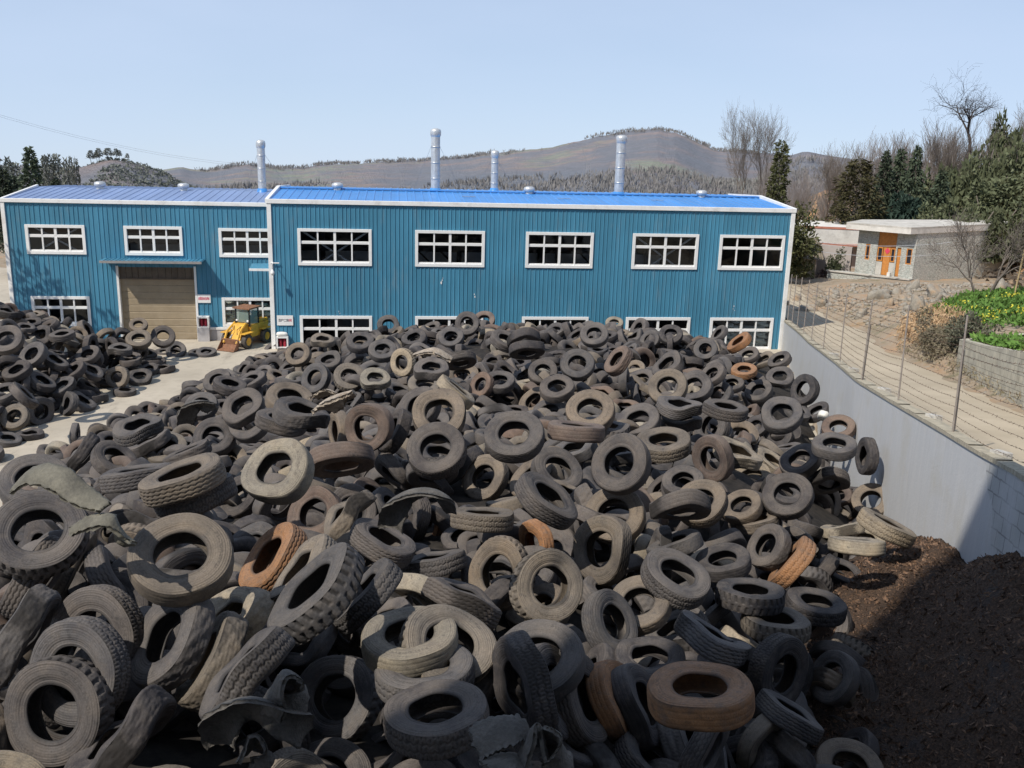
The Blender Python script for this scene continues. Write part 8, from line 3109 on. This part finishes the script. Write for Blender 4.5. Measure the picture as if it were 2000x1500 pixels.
# ivy-clad conifer beside the hall corner
V = np.concatenate([conifer_mesh(10.6, .8, 31, 3600, power=.35, base=.25, size=.26), bush_mesh(2.5, 2.2, 3.1, 33, 7000, 26, .30, .3) + np.array([.55, 0, 2.2]), bush_mesh(1.5, 1.5, 2.0, 35, 2600, 14, .26, .2) + np.array([1.4, 0, .4])])
put_tree('ivy_clad_tree', 'narrow topped ivy clad tree right behind the hall corner', 'tree', None, (19.3, 74.2, float(tz(19.3, 74.2))), (('trunk', trunk_mesh(9, .3, M['bark'], 4)), ('crown', leaf_mesh(V, 'crown', M['ivy']))))
conifer(30.2, 89, 8.3, 1.55, 'broad brown green cypress left of the stone house', None, 1, z=.9, kind='cyp')
BL = [leaf_mesh(bush_mesh(1.9, 1.9, 2.6, 70 + k, 4200, 22, .34, 1.2), 'crown', M['evergreen']) for k in range(3)]
DL = leaf_mesh(bush_mesh(2.3, 2.0, 1.4, 77, 3200, 16, .36, .2) + np.array([0, 0, 2.3]), 'crown', M['dark_leaf'])
BLT = trunk_mesh(4.0, .16, M['bark'], 5)
def elp(px_el, r): return 11.5 + math.tan(R(px_el)) * r
def cam_az(x): return 0
# (azimuth, range, elevation of the top, kind, width, label)
mid = [(20.05, 104, -.95, 'con', 1.0, 'dark narrow conifer directly right of the brown green cypress'),
       (20.75, 106, -.80, 'con', 1.05, 'dark conifer with reddish cast, middle of the three above the stone house'),
       (21.55, 104, -.65, 'con', 1.0, 'pointed conifer, rightmost of the three above the stone house'),
       (21.25, 96, -3.1, 'dark', 1.1, 'dark glossy broadleaf tree just above the stone house roof'),
       (19.4, 100, -2.6, 'ever', .8, 'low green tree filling the gap behind the cypress')]
for i, (az, r, el_, kd, wd, lb) in enumerate(mid):
    p = at(az, r, 0); zt = elp(el_, r); g = float(tz(p[0], p[1])); h = zt - g
    if kd == 'con': conifer(p[0], p[1], h, wd * 1.05, lb, 'conifers above the stone house', i)
    elif kd == 'dark': put_tree('broadleaf_tree', lb, 'tree', None, (p[0], p[1], g), (('trunk', BLT), ('crown', DL)), i, (1, 1, h / 4.6))
    else: put_tree('broadleaf_tree', lb, 'tree', None, (p[0], p[1], g), (('trunk', BLT), ('crown', BL[i % 3])), i, (wd * 1.2, wd * 1.2, h / 5.2))
# evergreens climbing the slope, each its own tree
slope = []; r_ = np.random.default_rng(17)
cand = [(22.4, 108, -1.1), (22.9, 100, -1.8), (23.3, 112, .0), (23.9, 104, -.7), (24.5, 110, .35), (25.1, 104, -.2), (25.6, 116, 1.0), (26.2, 106, .3), (26.9, 112, 1.3), (27.6, 108, .9), (28.2, 118, 1.5), (29.2, 110, 1.1), (22.7, 94, -3.0), (23.7, 95, -2.6), (24.8, 94, -2.3), (25.9, 95, -1.7), (27.0, 96, -1.2), (28.0, 97, -.9), (22.0, 98, -2.6), (29.0, 98, -.7), (23.2, 90, -3.9), (24.3, 88, -3.6), (25.4, 87, -3.2), (26.6, 88, -2.6), (27.7, 88, -2.2)]
words_ = ['pale olive evergreen', 'dense dark evergreen', 'round topped green tree', 'ragged evergreen']
for i, (az, r, el_) in enumerate(cand):
    el_ = el_ + (1.0 if az > 25 and r > 100 else (.4 if az > 23 else 0)); p = at(az, r, 0); zt = elp(el_, r); g = float(tz(p[0], p[1])); h = max(zt - g, 2.6); g2 = g
    row = 'top row' if el_ > -1.0 and r > 103 else ('middle row' if r >= 94 else 'lowest row')
    q = ['dark', 'con'][0] if i % 7 == 3 else ('con' if i % 8 == 1 else 'ever')
    lb = 'evergreen tree crowded among others on the wooded slope above the stone house'
    if q == 'con': put_tree('conifer', lb, 'tree', 'evergreens on the wooded slope', (p[0], p[1], g2), (('trunk', CON[i % 3][0]), ('crown', CON[i % 3][1])), i, (1.1, 1.1, h / 8))
    else: put_tree('broadleaf_tree', lb, 'tree', 'evergreens on the wooded slope', (p[0], p[1], g2), (('trunk', BLT), ('crown', BL[i % 3])), i, (r_.uniform(.9, 1.25),) * 2 + (h / 5.2,))
# leafless trees over the slope
bl = [(19.9, 118, -.1), (20.5, 122, .1), (21.3, 112, .25), (22.6, 116, .85), (23.1, 118, .95), (23.9, 120, .9), (27.3, 118, 2.45), (28.0, 120, 2.3), (18.9, 125, -.5), (18.2, 128, -.9), (17.4, 130, -1.0), (16.9, 125, -.35), (24.6, 112, 1.1), (26.9, 124, 2.0)]
for i, (az, r, el_) in enumerate(bl):
    p = at(az, r, 0); zt = elp(el_, r); g = float(tz(p[0], p[1])); h = max(zt - g, 4)
    bare(p[0], p[1], h, 'thin leafless tree standing on the skyline of the wooded slope', i, 'leafless trees along the slope skyline', 1.1, BS, z=zt - h)
# the crooked bare tree: trunk leaning, wide crown
tr, cr = bare_tree(9.5, 91, 3, .95, .18, (.12, 0), .25, .020, .30)
tr2 = MB().tube([(-1.6, 0, -4.2), (-1.1, 0, -3.0), (-.15, 0, -2.2), (-.35, 0, -1.0), (0, 0, 0.1)], [.24, .22, .2, .19, .19], 7); tr.add(tr2.v, tr2.f)
put_tree('bare_tree', 'crooked dark leafless tree spreading above the wooded slope', 'tree', None, (46.6, 104.5, 9.6), (('trunk', mesh_of(tr, 'trunk', M['bark_dark'])), ('crown', mesh_of(cr, 'crown', M['bark_dark']))), .4, (1.0, 1.0, .98))
# grey leafless wood between the hall corner and the slope (one mass)
mb = MB(); r_ = np.random.default_rng(8); nn = 0
small = [bare_tree(7, 200 + k, 2, .4, .6, trunk_h=.4, thick=.012) for k in range(3)]
VV = []; FF = []; nb2 = 0
for k in range(260):
    az = r_.uniform(13.8, 29.5) if k % 3 else r_.uniform(14, 20); r = r_.uniform(112, 235); p = at(az, r, 0)
    g = float(tz(p[0], p[1])) if r < 180 else -13.0 + (az - 14) * .45
    if g < -60: continue
    s = r_.uniform(.8, 1.4); a_ = r_.uniform(0, 6.28); ca, sa = math.cos(a_), math.sin(a_)
    for q in small[k % 3]:
        v = np.array(q.v) * s; v = np.stack([v[:, 0] * ca - v[:, 1] * sa + p[0], v[:, 0] * sa + v[:, 1] * ca + p[1], v[:, 2] + g], -1)
        f = np.array([x_ for x_ in q.f if len(x_) == 4]); VV.append(v); FF.append(f + nb2); nb2 += len(v)
M['wood_grey'] = simple('hazy_branches', (.25, .225, .215), .95, .15, .1)
tag(link('bare_woodland', np_mesh('bare_woodland', np.concatenate(VV), np.concatenate(FF)), M['wood_grey']), 'hazy mass of leafless trees between the hall and the wooded slope', 'woodland', kind='stuff')
n = 1500; a_ = rng.uniform(13.5, 31, n); r_ = rng.uniform(105, 260, n); gz = np.where(r_ < 180, tz(r_ * np.sin(np.radians(a_)), r_ * np.cos(np.radians(a_))), -13 + (a_ - 14) * .45)
P = np.stack([r_ * np.sin(np.radians(a_)), r_ * np.cos(np.radians(a_)), gz + rng.uniform(0, 1.5, n)], -1)
V = []
for k in range(n):
    pass
d = rng.normal(0, 1, (n * 12, 3)); d /= np.linalg.norm(d, axis=1, keepdims=True); PP = np.repeat(P, 12, 0) + d * rng.random((n * 12, 1)) * np.array([2.2, 2.2, 1.6])
M['undergrowth'] = leaf_mat('undergrowth', (.13, .105, .085), (.17, .14, .11), (.11, .11, .075))
tag(link('undergrowth', leaf_mesh(leaf_cloud(PP, d, .7, .5, 3), 'undergrowth', M['undergrowth']), None), 'brown undergrowth beneath the leafless woodland on the right', 'undergrowth', kind='stuff')
# scrub on the orange cut slope at the right edge
n = 5200; x_ = rng.uniform(34, 62, n); y_ = rng.uniform(66, 100, n); P = np.stack([x_, y_, tz(x_, y_) + rng.random(n) * .9], -1); keep = fbm(x_, y_, .35, 12) > -.25; P = P[keep]; d = rng.normal(0, 1, P.shape); d /= np.linalg.norm(d, axis=1, keepdims=True)
tag(link('slope_scrub', leaf_mesh(leaf_cloud(P, d, .55, .5, 5), 'slope_scrub', M['undergrowth']), None), 'dry brown scrub covering the slope beneath the evergreens', 'scrub', kind='stuff')
# haystack on the slope
p = at(26.0, 92, 0); t = empty('haystack', (p[0], p[1], float(tz(p[0], p[1])) + .1)); t.scale = (.55, .55, .7); tag(t, 'small pointed straw stack on the slope among the evergreens', 'haystack')
MB().lathe([(.5, 0), (.7, .4), (.62, 1.0), (.35, 1.5), (.1, 1.9), (.03, 2.1)], n=14).build('straw', M['maize'], t, True); MB().tube([(0, 0, -1), (0, 0, 3.2)], .05, 5).build('pole', M['bark'], t)
# green field and orange soil seen behind the hall corner
def patch(name, pts, mat, z=0):
    me = bpy.data.meshes.new(name); me.from_pydata([tuple(p) for p in pts], [], [tuple(range(len(pts)))]); return tag(link(name, me, mat), kind='structure')
M['field'] = simple('winter_wheat', (.11, .20, .06), .95, .2, 1.0, bump=.3); M['clay'] = simple('orange_clay', (.42, .21, .09), .95, .2, .8, bump=.4)
patch('green_field', FIELD_GREEN, M['field']); patch('clay_field', FIELD_CLAY, M['clay'])

# crops, shrubs and rubble on the bank -----------------------------------
def scatter(n, x0, x1, y0, y1, ok, h, seed):
    r_ = np.random.default_rng(seed); x = r_.uniform(x0, x1, n); y = r_.uniform(y0, y1, n); k = ok(x, y); x, y = x[k], y[k]; return np.stack([x, y, tz(x, y) + r_.random(len(x)) * h], -1)
def edge(y): return np.interp(y, EY, EX)
P = scatter(32000, 17, 34, 37, 60, lambda x, y: (x > edge(y) + 2.4 + .8 * np.sin(y * .9)) & (y < 50.5 + (x - 20) * .55 + 1.0 * np.sin(x * 1.3)) & (y > 37.9) & ~((x < edge(y) + 3.4) & (y < 41)) & (fbm(x, y, .9, 71) > -1.0), .36, 1)
d = rng.normal(0, .8, P.shape) + np.array([0, 0, .9])
tag(link('crop_leaves', leaf_mesh(leaf_cloud(P, d, .24, .55, 7), 'crop_leaves', M['crop']), None), 'bright green leafy crop on the bank right of the lane', 'crop', kind='stuff')
P = scatter(2600, 18.5, 28, 38, 50, lambda x, y: (fbm(x, y, 1.1, 44) > .25) & (x > edge(y) + 1.8), .2, 2) + np.array([0, 0, .5]); d = rng.normal(0, 1, P.shape)
tag(link('yellow_blossom', leaf_mesh(leaf_cloud(P, d, .085, .8, 8), 'yellow_blossom', M['flower']), None), 'yellow rapeseed blossom dotted over the green crop', 'blossom', kind='stuff')
P = scatter(3200, 17.0, 19.8, 42.0, 46.5, lambda x, y: (x > edge(y) + .5) & (x < edge(y) + 2.4), 1.1, 3); d = rng.normal(0, .35, P.shape) + np.array([0, 0, -1.0])
tag(link('dry_maize', leaf_mesh(leaf_cloud(P, d, .42, .14, 9, .4), 'dry_maize', M['maize']), None), 'patch of dry brown maize stalks at the edge of the crop', 'maize', kind='stuff')
P = scatter(9000, 14, 20, 26, 44, lambda x, y: (x > edge(y) - .05) & (x < edge(y) + 1.6) & ((y > 37.5) | (x < edge(y) + .35)), .45, 4); P = P[:]; d = rng.normal(0, .6, P.shape) + np.array([0, 0, .8])
tag(link('roadside_weeds', leaf_mesh(leaf_cloud(P, d, .2, .3, 10), 'roadside_weeds', M['brush']), None), 'dry weeds growing along the foot of the bank', 'weeds', kind='stuff')
P = []
for (xa, ya, za, ta) in [RWP[2], RWP[3], RWP[4]]: pass
n = 3000; u_ = rng.random(n); y_ = 27 + 10 * rng.random(n); x_ = np.interp(y_, [p[1] for p in RWP], [p[0] for p in RWP]) + .4 + u_ ** 2 * 4; z_ = np.interp(y_, [p[1] for p in RWP], [p[3] for p in RWP]) - .1 + rng.random(n) * .3; keep = (y_ > 31) | (u_ > .5)
P = np.stack([x_, y_, z_], -1)[keep]; d = rng.normal(0, .8, P.shape) + np.array([0, 0, .8]); tag(link('garden_greens', leaf_mesh(leaf_cloud(P, d, .2, .6, 11), 'garden_greens', M['crop']), None), 'low pale green vegetables in the bed above the block wall', 'vegetables', kind='stuff')
for i, (x, y, s, lb, m_) in enumerate([(17.9, 40.2, .72, 'large grey brown bush beside the lane before the maize', 'brush'), (18.6, 38.6, .9, 'green grey bush at the corner of the block wall', 'shrub_grey'), (18.2, 41.4, .7, 'small dry bush beside the maize stalks', 'brush')]):
    if m_ not in M: M[m_] = leaf_mat('grey_green_leaves', (.10, .105, .075), (.16, .16, .115))
    put_tree('shrub', lb, 'shrub', None, (x, y, float(tz(x, y)) - .1), (('foliage', leaf_mesh(bush_mesh(1.2, 1.2, 1.5, 90 + i, 5200, 16, .15), 'foliage', M[m_])), ('stem', trunk_mesh(1.1, .05, M['bark'], i))), i, (s, s, s))
# leaning bare tree in front of the stone house and a bamboo pole
tr, cr = bare_tree(5.6, 303, 3, .62, .28, (-.25, 0), .25, .018, .2); 
put_tree('bare_tree', 'small many branched leafless tree before the right end of the stone house', 'tree', None, (24.6, 50.4, float(tz(24.6, 50.4)) - .1), (('trunk', mesh_of(tr, 'trunk', M['bark'])), ('crown', mesh_of(cr, 'crown', M['bark']))), 1.2)
tr, cr = bare_tree(4.6, 307, 3, .6, .2, (-.7, 0), .3, .016, .2)
put_tree('bare_tree', 'low leafless sapling leaning left beside the branched tree', 'tree', None, (24.2, 50.6, float(tz(24.2, 50.6)) - .1), (('trunk', mesh_of(tr, 'trunk', M['bark'])), ('crown', mesh_of(cr, 'crown', M['bark']))), .2)
o = MB().tube([(0, 0, 0), (.25, 0, 3.6)], .045, 6).build('bamboo_pole', M['straw']); o.location = (24.9, 48.6, float(tz(24.9, 48.6)) - .2); tag(o, 'pale bamboo pole standing in front of the leafless tree', 'pole')
# rocks
t = NT('limestone'); v = t.coord('World'); t.color(t.mix(t.ramp(t.noise(v, 1.2, 5), [(0.5, 0), (0.7, .7)]), t.ramp(t.noise(v, 5, 6, .7), [(0.3, (.23, .215, .19)), (0.7, (.37, .335, .28))]), (.42, .27, .15))).rough(.95).bump(t.noise(v, 7, 6, .7), .8, .08); M['rock'] = t.m
def rock_mesh(seed, n1=14, n2=9):
    r_ = np.random.default_rng(seed); V = []
    for i in range(n1):
        for j in range(n2):
            u = 6.283 * i / n1; w_ = -math.pi / 2 + math.pi * j / (n2 - 1); d = np.array([math.cos(w_) * math.cos(u), math.cos(w_) * math.sin(u), math.sin(w_)])
            k = 1 + .25 * math.sin(3.1 * d[0] + seed) * math.cos(2.7 * d[1] + seed * 2) + .18 * math.sin(5 * d[2] + 4 * d[0] + seed) + r_.normal() * .045; V.append(d * k)
    return np_mesh('rock', V, grid_faces(n1, n2, True), False)
RK = [rock_mesh(s) for s in range(5)]
for m_ in RK: m_.materials.append(M['rock'])
spots = [(18.3, 60.5, .9), (19.6, 61.8, 1.1), (21, 63.4, .8), (17.6, 62.8, .7), (20.1, 58.6, .8), (22.6, 60.2, 1.0), (24.2, 61.5, .9), (26.2, 64, 1.2), (27.4, 62.5, .8), (23, 57.4, 1.0), (25.3, 58.3, 1.2), (21.6, 56, .9), (22.5, 54.6, .8), (28.6, 59.2, 1.3), (30.2, 58, 1.1), (19.9, 55.6, .7), (24.1, 55.2, .8), (18.9, 65, 1.0), (21.5, 66, 1.1), (27.8, 56, 1.0), (31.0, 62, 1.0), (26.6, 60.2, .6), (20.6, 60.0, .6), (23.6, 63.6, .7), (32.2, 56.6, .9), (22.0, 52.8, 1.0), (23.4, 52.0, .8)]
for i, (x, y, s) in enumerate(spots):
    o = bpy.data.objects.new('rock', RK[i % 5]); COL.objects.link(o); s *= .34 + .25 * ((i * 7) % 5 == 0); o.location = (x, y, float(tz(x, y)) + .1 * s); o.scale = (s * 1.3, s, s * .6); o.rotation_euler = (i, i * .7, i * 1.9)
    tag(o, 'pale grey boulder lying on the stony slope below the stone house', 'boulder', 'boulders on the stony slope')
n = 2600; x_ = rng.uniform(16, 36, n); y_ = rng.uniform(50, 70, n); keep = (x_ > edge(y_) + .3) & (y_ < 71 - .0 * x_) & (fbm(x_, y_, .5, 61) > -.4); P = np.stack([x_, y_, tz(x_, y_) + .03], -1)[keep]
tag(blobs(P, rng.gamma(1.6, .04, len(P)) + .03, 'rubble_stones', M['rock'], 6, .7), 'loose stones and rubble strewn over the bank', 'rubble', kind='stuff')

# ---------------------------------------------------------------- houses
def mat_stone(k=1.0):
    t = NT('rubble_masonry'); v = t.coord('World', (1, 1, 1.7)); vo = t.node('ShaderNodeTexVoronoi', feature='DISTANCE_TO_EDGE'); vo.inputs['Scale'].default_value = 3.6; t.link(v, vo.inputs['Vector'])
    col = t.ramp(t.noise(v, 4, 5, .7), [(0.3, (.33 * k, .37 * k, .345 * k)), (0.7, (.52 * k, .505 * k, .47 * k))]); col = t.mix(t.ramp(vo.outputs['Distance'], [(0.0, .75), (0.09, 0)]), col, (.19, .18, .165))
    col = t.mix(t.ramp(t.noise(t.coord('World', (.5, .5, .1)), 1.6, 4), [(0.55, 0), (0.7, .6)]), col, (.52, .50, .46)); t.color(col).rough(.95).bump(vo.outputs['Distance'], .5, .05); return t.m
M['stone'] = mat_stone(); M['stone_sunlit'] = mat_stone(1.3)  # paler copy for the gable side, sunlight put into its colour
A0 = np.array([26.4, 76.2]); B0 = np.array([29.9, 73.6]); C0_ = np.array([40.4, 79.9])    # front left, corner, end of the gable side
fz = .9
t = empty('stone_house', (A0[0], A0[1], 0)); tag(t, 'flat roofed grey stone house with orange timber doors on the slope', 'house'); HH = H(t)
dirF = (B0 - A0) / np.linalg.norm(B0 - A0); nrmF = np.array([dirF[1], -dirF[0]])  # outward normal of the door side
if nrmF[0] > 0: nrmF = -nrmF
def FP(s, o, z): p = A0 + dirF * s - nrmF * o; return np.array([p[0], p[1], z])
LF = float(np.linalg.norm(B0 - A0)); ZT = 4.25
op = [(.65, .98, 1.95, 3.15), (3.70, 4.12, 1.90, 3.1)]          # two windows
dr_ = [(3.0, 4.75, .9, 3.95)]
mb = MB(); cuts = sorted([(a, b, c, d_) for a, b, c, d_ in op + [(1.53, 2.9, .9, 4.15), (3.02, 3.30, .9, 3.1)]]); s_ = 0
for a, b, c, d_ in cuts:
    mb.box(s_, a, 0, .3, fz - 1.2, ZT, FP); 
    if c > fz: mb.box(a, b, 0, .3, fz - 1.2, c, FP)
    mb.box(a, b, 0, .3, d_, ZT, FP); s_ = b
mb.box(s_, LF, 0, .3, fz - 1.2, ZT, FP); HH(mb.build('wall', M['stone']))
dirG = (C0_ - B0) / np.linalg.norm(C0_ - B0); LG = float(np.linalg.norm(C0_ - B0)); nG = np.array([dirG[1], -dirG[0]]); nG = nG if nG[1] < 0 else -nG
def GP(s, o, z): p = B0 + dirG * s - nG * o; return np.array([p[0], p[1], z])
mb = MB(); mb.box(.05, LG, .02, .3, -.6, ZT, GP); HH(mb.build('wall', M['stone_sunlit']))
HH(bars([(1.53, 2.9, .9, 4.15)], .16, .22, 'door_surround', M['wood_door'], None, FP)); HH(bars([(2.0, 2.5, .9, 3.0)], .08, .16, 'door', M['wood_door'], None, FP)); HH(bars([(3.03, 3.29, .9, 3.08)], .1, .16, 'door', M['wood_door'], None, FP))
for q in ((1.53, 1.98, .9, 1.9), (2.52, 2.9, .9, 1.9)): HH(bars([q], .05, .15, 'wall_infill', M['concrete'], None, FP))
for a, b, c, d_ in op + [(1.56, 1.96, 1.95, 3.0), (2.54, 2.88, 1.95, 3.0)]:
    HH(bars([(a, b, c, c + .08), (a, b, d_ - .08, d_), (a, a + .07, c + .08, d_ - .08), (b - .07, b, c + .08, d_ - .08)], .03, .12, 'window', M['wood_door'], None, FP)); HH(bars([(a + .07, b - .07, c + .08, d_ - .08)], .1, .13, 'pane', M['inside_dark'], None, FP))
HH(MB().add([FP(2.08, .05, 2.75), FP(2.28, .05, 2.5), FP(2.48, .05, 2.75), FP(2.28, .05, 3.0)], [(0, 1, 2, 3)]).build('paper_charm', M['char_red']))
HH(bars([(2.6, 2.82, .9, 1.2)], -.5, -.2, 'bucket', M['white_conc'], None, FP))
# roof slab with deep eaves
e_ = A0 - dirF * .75 + nrmF * .9; f_ = B0 - dirF * .3 + nrmF * .9; g_ = B0 + nG * .06 + dirG * .1; h_ = C0_ + nG * .06; i_ = C0_ - nG * 2.4; j_ = A0 - nrmF * 2.6 - dirF * .7
ol = [e_, f_, g_, h_, i_, j_]; top = 4.60; v = [(p[0], p[1], 4.24) for p in ol] + [(p[0], p[1], top) for p in ol]; n_ = len(ol)
HH(MB().add(v, [tuple(range(n_))[::-1], tuple(range(n_, 2 * n_))] + [(i, (i + 1) % n_, n_ + (i + 1) % n_, n_ + i) for i in range(n_)]).build('roof', M['white_conc']))
v = [(p[0], p[1], 4.605) for p in ol] + [(p[0], p[1], 4.74) for p in ol]; HH(MB().add(v, [tuple(range(n_, 2 * n_))] + [(i, (i + 1) % n_, n_ + (i + 1) % n_, n_ + i) for i in range(n_)]).build('parapet', M['concrete']))
mb = MB(); mb.box(-1.7, LF + .1, -1.2, 0, -1.2, fz, FP); HH(mb.build('terrace', M['stone'])); 
HH(bars([(-1.8, LF + .15, fz + .002, fz + .1)], -1.3, -1.1, 'terrace_kerb', M['concrete'], None, FP))
# left: village houses half hidden by the hall
def house(x, y, z, w_, dp, h, rz, label, wall, roof_='tile'):
    t = empty('village_house', (x, y, z), rz); tag(t, label, 'house')
    MB().box(0, w_, 0, dp, -3, h).build('wall', wall, t)
    if roof_ == 'tile':
        mb = MB(); n_ = 26
        for k in range(n_):
            x0 = -.5 + (w_ + 1.0) * k / n_; x1 = -.5 + (w_ + 1.0) * (k + 1) / n_; xm = (x0 + x1) / 2
            for (y0, z0, y1, z1) in ((-.7, h - .15, dp / 2, h + dp * .24), (dp + .7, h - .15, dp / 2, h + dp * .24)):
                mb.add([(x0, y0, z0), (xm, y0, z0 + .10), (x1, y0, z0), (x0, y1, z1), (xm, y1, z1 + .10), (x1, y1, z1)], [(0, 1, 4, 3), (1, 2, 5, 4)])
        mb.build('roof', M['tile'], t)
        MB().add([(0, .01, h), (w_, .01, h), (w_, dp / 2, h + dp * .2), (0, dp / 2, h + dp * .2)], [(0, 1, 2, 3)]).build('gable', wall, t)
    return t
M['tile'] = simple('grey_roof_tiles', (.20, .17, .13), .95, .25, 3, bump=.4); M['mud_wall'] = simple('mud_plaster', (.40, .33, .24), .95, .15, 1.5, bump=.3); M['grey_plaster'] = simple('grey_plaster', (.42, .38, .36), .9, .1, 1.2); M['brick_red'] = simple('red_columns', (.48, .20, .14), .85, .15, 3)
vh = house(20.4, 78.0, -1.9, 3.4, 5, 3.7, R(-6), 'mud walled house with grey tiled roof close to the hall corner', M['mud_wall'])
MB().box(2.1, 2.9, -.05, -.01, 1.0, 2.1).build('window', M['inside_dark'], vh)
wh = empty('village_house', (24.3, 85.5, -1.7), R(-8)); tag(wh, 'small house with white parapet, red columns and hanging lantern sign', 'house')
MB().box(0, 5.6, 0, 5, -2, 3.8).build('wall', M['grey_plaster'], wh); MB().box(-.3, 5.9, -1.2, 5.2, 3.8, 5.2).build('parapet', M['white_conc'], wh)
for x in (0, 5.2): MB().box(x, x + .35, -1.1, -.75, -2, 3.8).build('column', M['brick_red'], wh)
MB().box(5.4, 5.92, -1.25, -.9, 3.8, 5.35).build('column', M['brick_red'], wh); MB().box(-.32, 5.92, -1.24, -1.2, 3.72, 3.9).build('trim', M['brick_red'], wh); MB().box(-.32, 5.92, -1.24, -1.2, 5.12, 5.3).build('trim', M['brick_red'], wh)
mb = MB(); mb.box(1.9, 4.7, -.08, -.02, -.2, 2.3); mb.build('door', M['brick_red'], wh); MB().box(2.6, 3.3, -.12, -.03, 2.9, 3.4).build('name_board', M['wood_door'], wh); MB().box(.9, 1.4, -.08, -.02, .2, 2.4).build('shutter', M['brick_red'], wh)
house(26.0, 92.0, -2.2, 5.5, 6, 3.6, R(-5), 'long low house with tiled roof behind the white parapet', M['mud_wall'])
gw = MB().box(0, 5.4, 0, .3, -1.5, 2.9).build('garden_wall', M['grey_plaster']); gw.location = (24.4, 79.5, -.3); gw.rotation_euler = (0, 0, R(-35)); gw.scale = (.5, 1, 1); tag(gw, 'plain grey garden wall left of the stone house', 'wall')
ss = leaf_mesh(bush_mesh(.9, .9, 2.6, 120, 2200, 12, .2), 'foliage', M['evergreen'])
put_tree('shrub', 'slim dark green shrub before the grey garden wall', 'shrub', None, (25.2, 77.2, .0), (('foliage', ss), ('stem', trunk_mesh(1.8, .06, M['bark'], 2))), 0, (.8, .8, 1))
put_tree('shrub', 'round purple brown bush below the small white house', 'shrub', None, (23.6, 77.0, -.6), (('foliage', leaf_mesh(bush_mesh(1.5, 1.2, 1.1, 121, 2600, 12, .2), 'foliage', leaf_mat('purple_brown', (.05, .035, .04), (.10, .075, .07)))), ('stem', trunk_mesh(.8, .05, M['bark'], 3))))
# laundry line between the houses
# pylons and power lines ------------------------------------------------
M['pylon'] = simple('hazy_lattice', (.26, .26, .275), .9, .05, .1)
def pylon(az, r, zt, h, label, s=1.0):
    p = at(az, r, zt - h); t = empty('pylon', p, R(-az)); tag(t, label, 'pylon'); mb = MB(); W0_, W1 = 3.0 * s, .7 * s; n_ = 9
    for sx in (-1, 1):
        for sy in (-1, 1): mb.tube([(sx * W0_, sy * W0_, 0), (sx * W1, sy * W1, h * .72)], .09 * s, 3, False)
    for k in range(n_):
        z0 = h * .72 * k / n_; z1 = h * .72 * (k + 1) / n_; w0 = W0_ + (W1 - W0_) * k / n_; w1 = W0_ + (W1 - W0_) * (k + 1) / n_
        for sy in (-1, 1): mb.tube([(-w0, sy * w0, z0), (w1, sy * w1, z1)], .055 * s, 3, False); mb.tube([(w0, sy * w0, z0), (-w1, sy * w1, z1)], .055 * s, 3, False)
    mb.build('tower', M['pylon'], t); mb = MB()
    for sx in (-1, 1):
        mb.tube([(sx * W1, 0, h * .72), (sx * 3.4 * s, 0, h)], .08 * s, 3, False); mb.tube([(sx * .1, 0, h * .74), (sx * 3.0 * s, 0, h * .9)], .06 * s, 3, False)
    for z in (.93, .97): mb.tube([(-9 * s, 0, h * z), (9 * s, 0, h * z)], .07 * s, 3, False)
    for k in range(12): x0 = -9 * s + 1.5 * s * k; mb.tube([(x0, 0, h * .93), (x0 + .75 * s, 0, h * .97), (x0 + 1.5 * s, 0, h * .93)], .05 * s, 3, False)
    mb.build('crossarm', M['pylon'], t)
pylon(4.0, 300, 11.5 - .0170 * 300, 24, 'hazy lattice pylon between the two right chimneys', .72)
pylon(-6.6, 420, 11.5 - .0415 * 420, 22, 'faint lattice pylon on the hillside left of the tallest chimney', .7)
for k, (e0, e1) in enumerate([(-.35, -3.0), (-.45, -3.1)]):
    A_, B_ = at(-30, 330, 11.5 + math.tan(R(e0)) * 330 + 5), at(-10, 420, 11.5 + math.tan(R(e1 + .3)) * 420); pts = [np.array(A_) * (1 - u) + np.array(B_) * u - np.array([0, 0, 26 * u * (1 - u)]) for u in np.linspace(0, 1, 16)]
    c0 = pts[0]; o = MB().tube([p - c0 for p in pts], .03, 3, False).build('power_line', M['pylon']); o.location = tuple(c0); tag(o, 'thin power line sagging across the sky on the left', 'cable', 'power lines on the left')
for k, (h0, h1) in enumerate([(2.6, 2.9), (1.6, 2.0)]):
    pts = [np.array([22.5, 74, 3.4 + .0 * k - k * .7]) * (1 - u) + np.array([31, 70.5, 4.0 - k * .8]) * u - np.array([0, 0, 1.2 * u * (1 - u)]) for u in np.linspace(0, 1, 10)]
    o = MB().tube([p - pts[0] for p in pts], .02, 3, False).build('house_cable', M['galv']); o.location = tuple(pts[0]); tag(o, 'thin cable strung past the stone house door', 'cable', 'cables in front of the stone house')
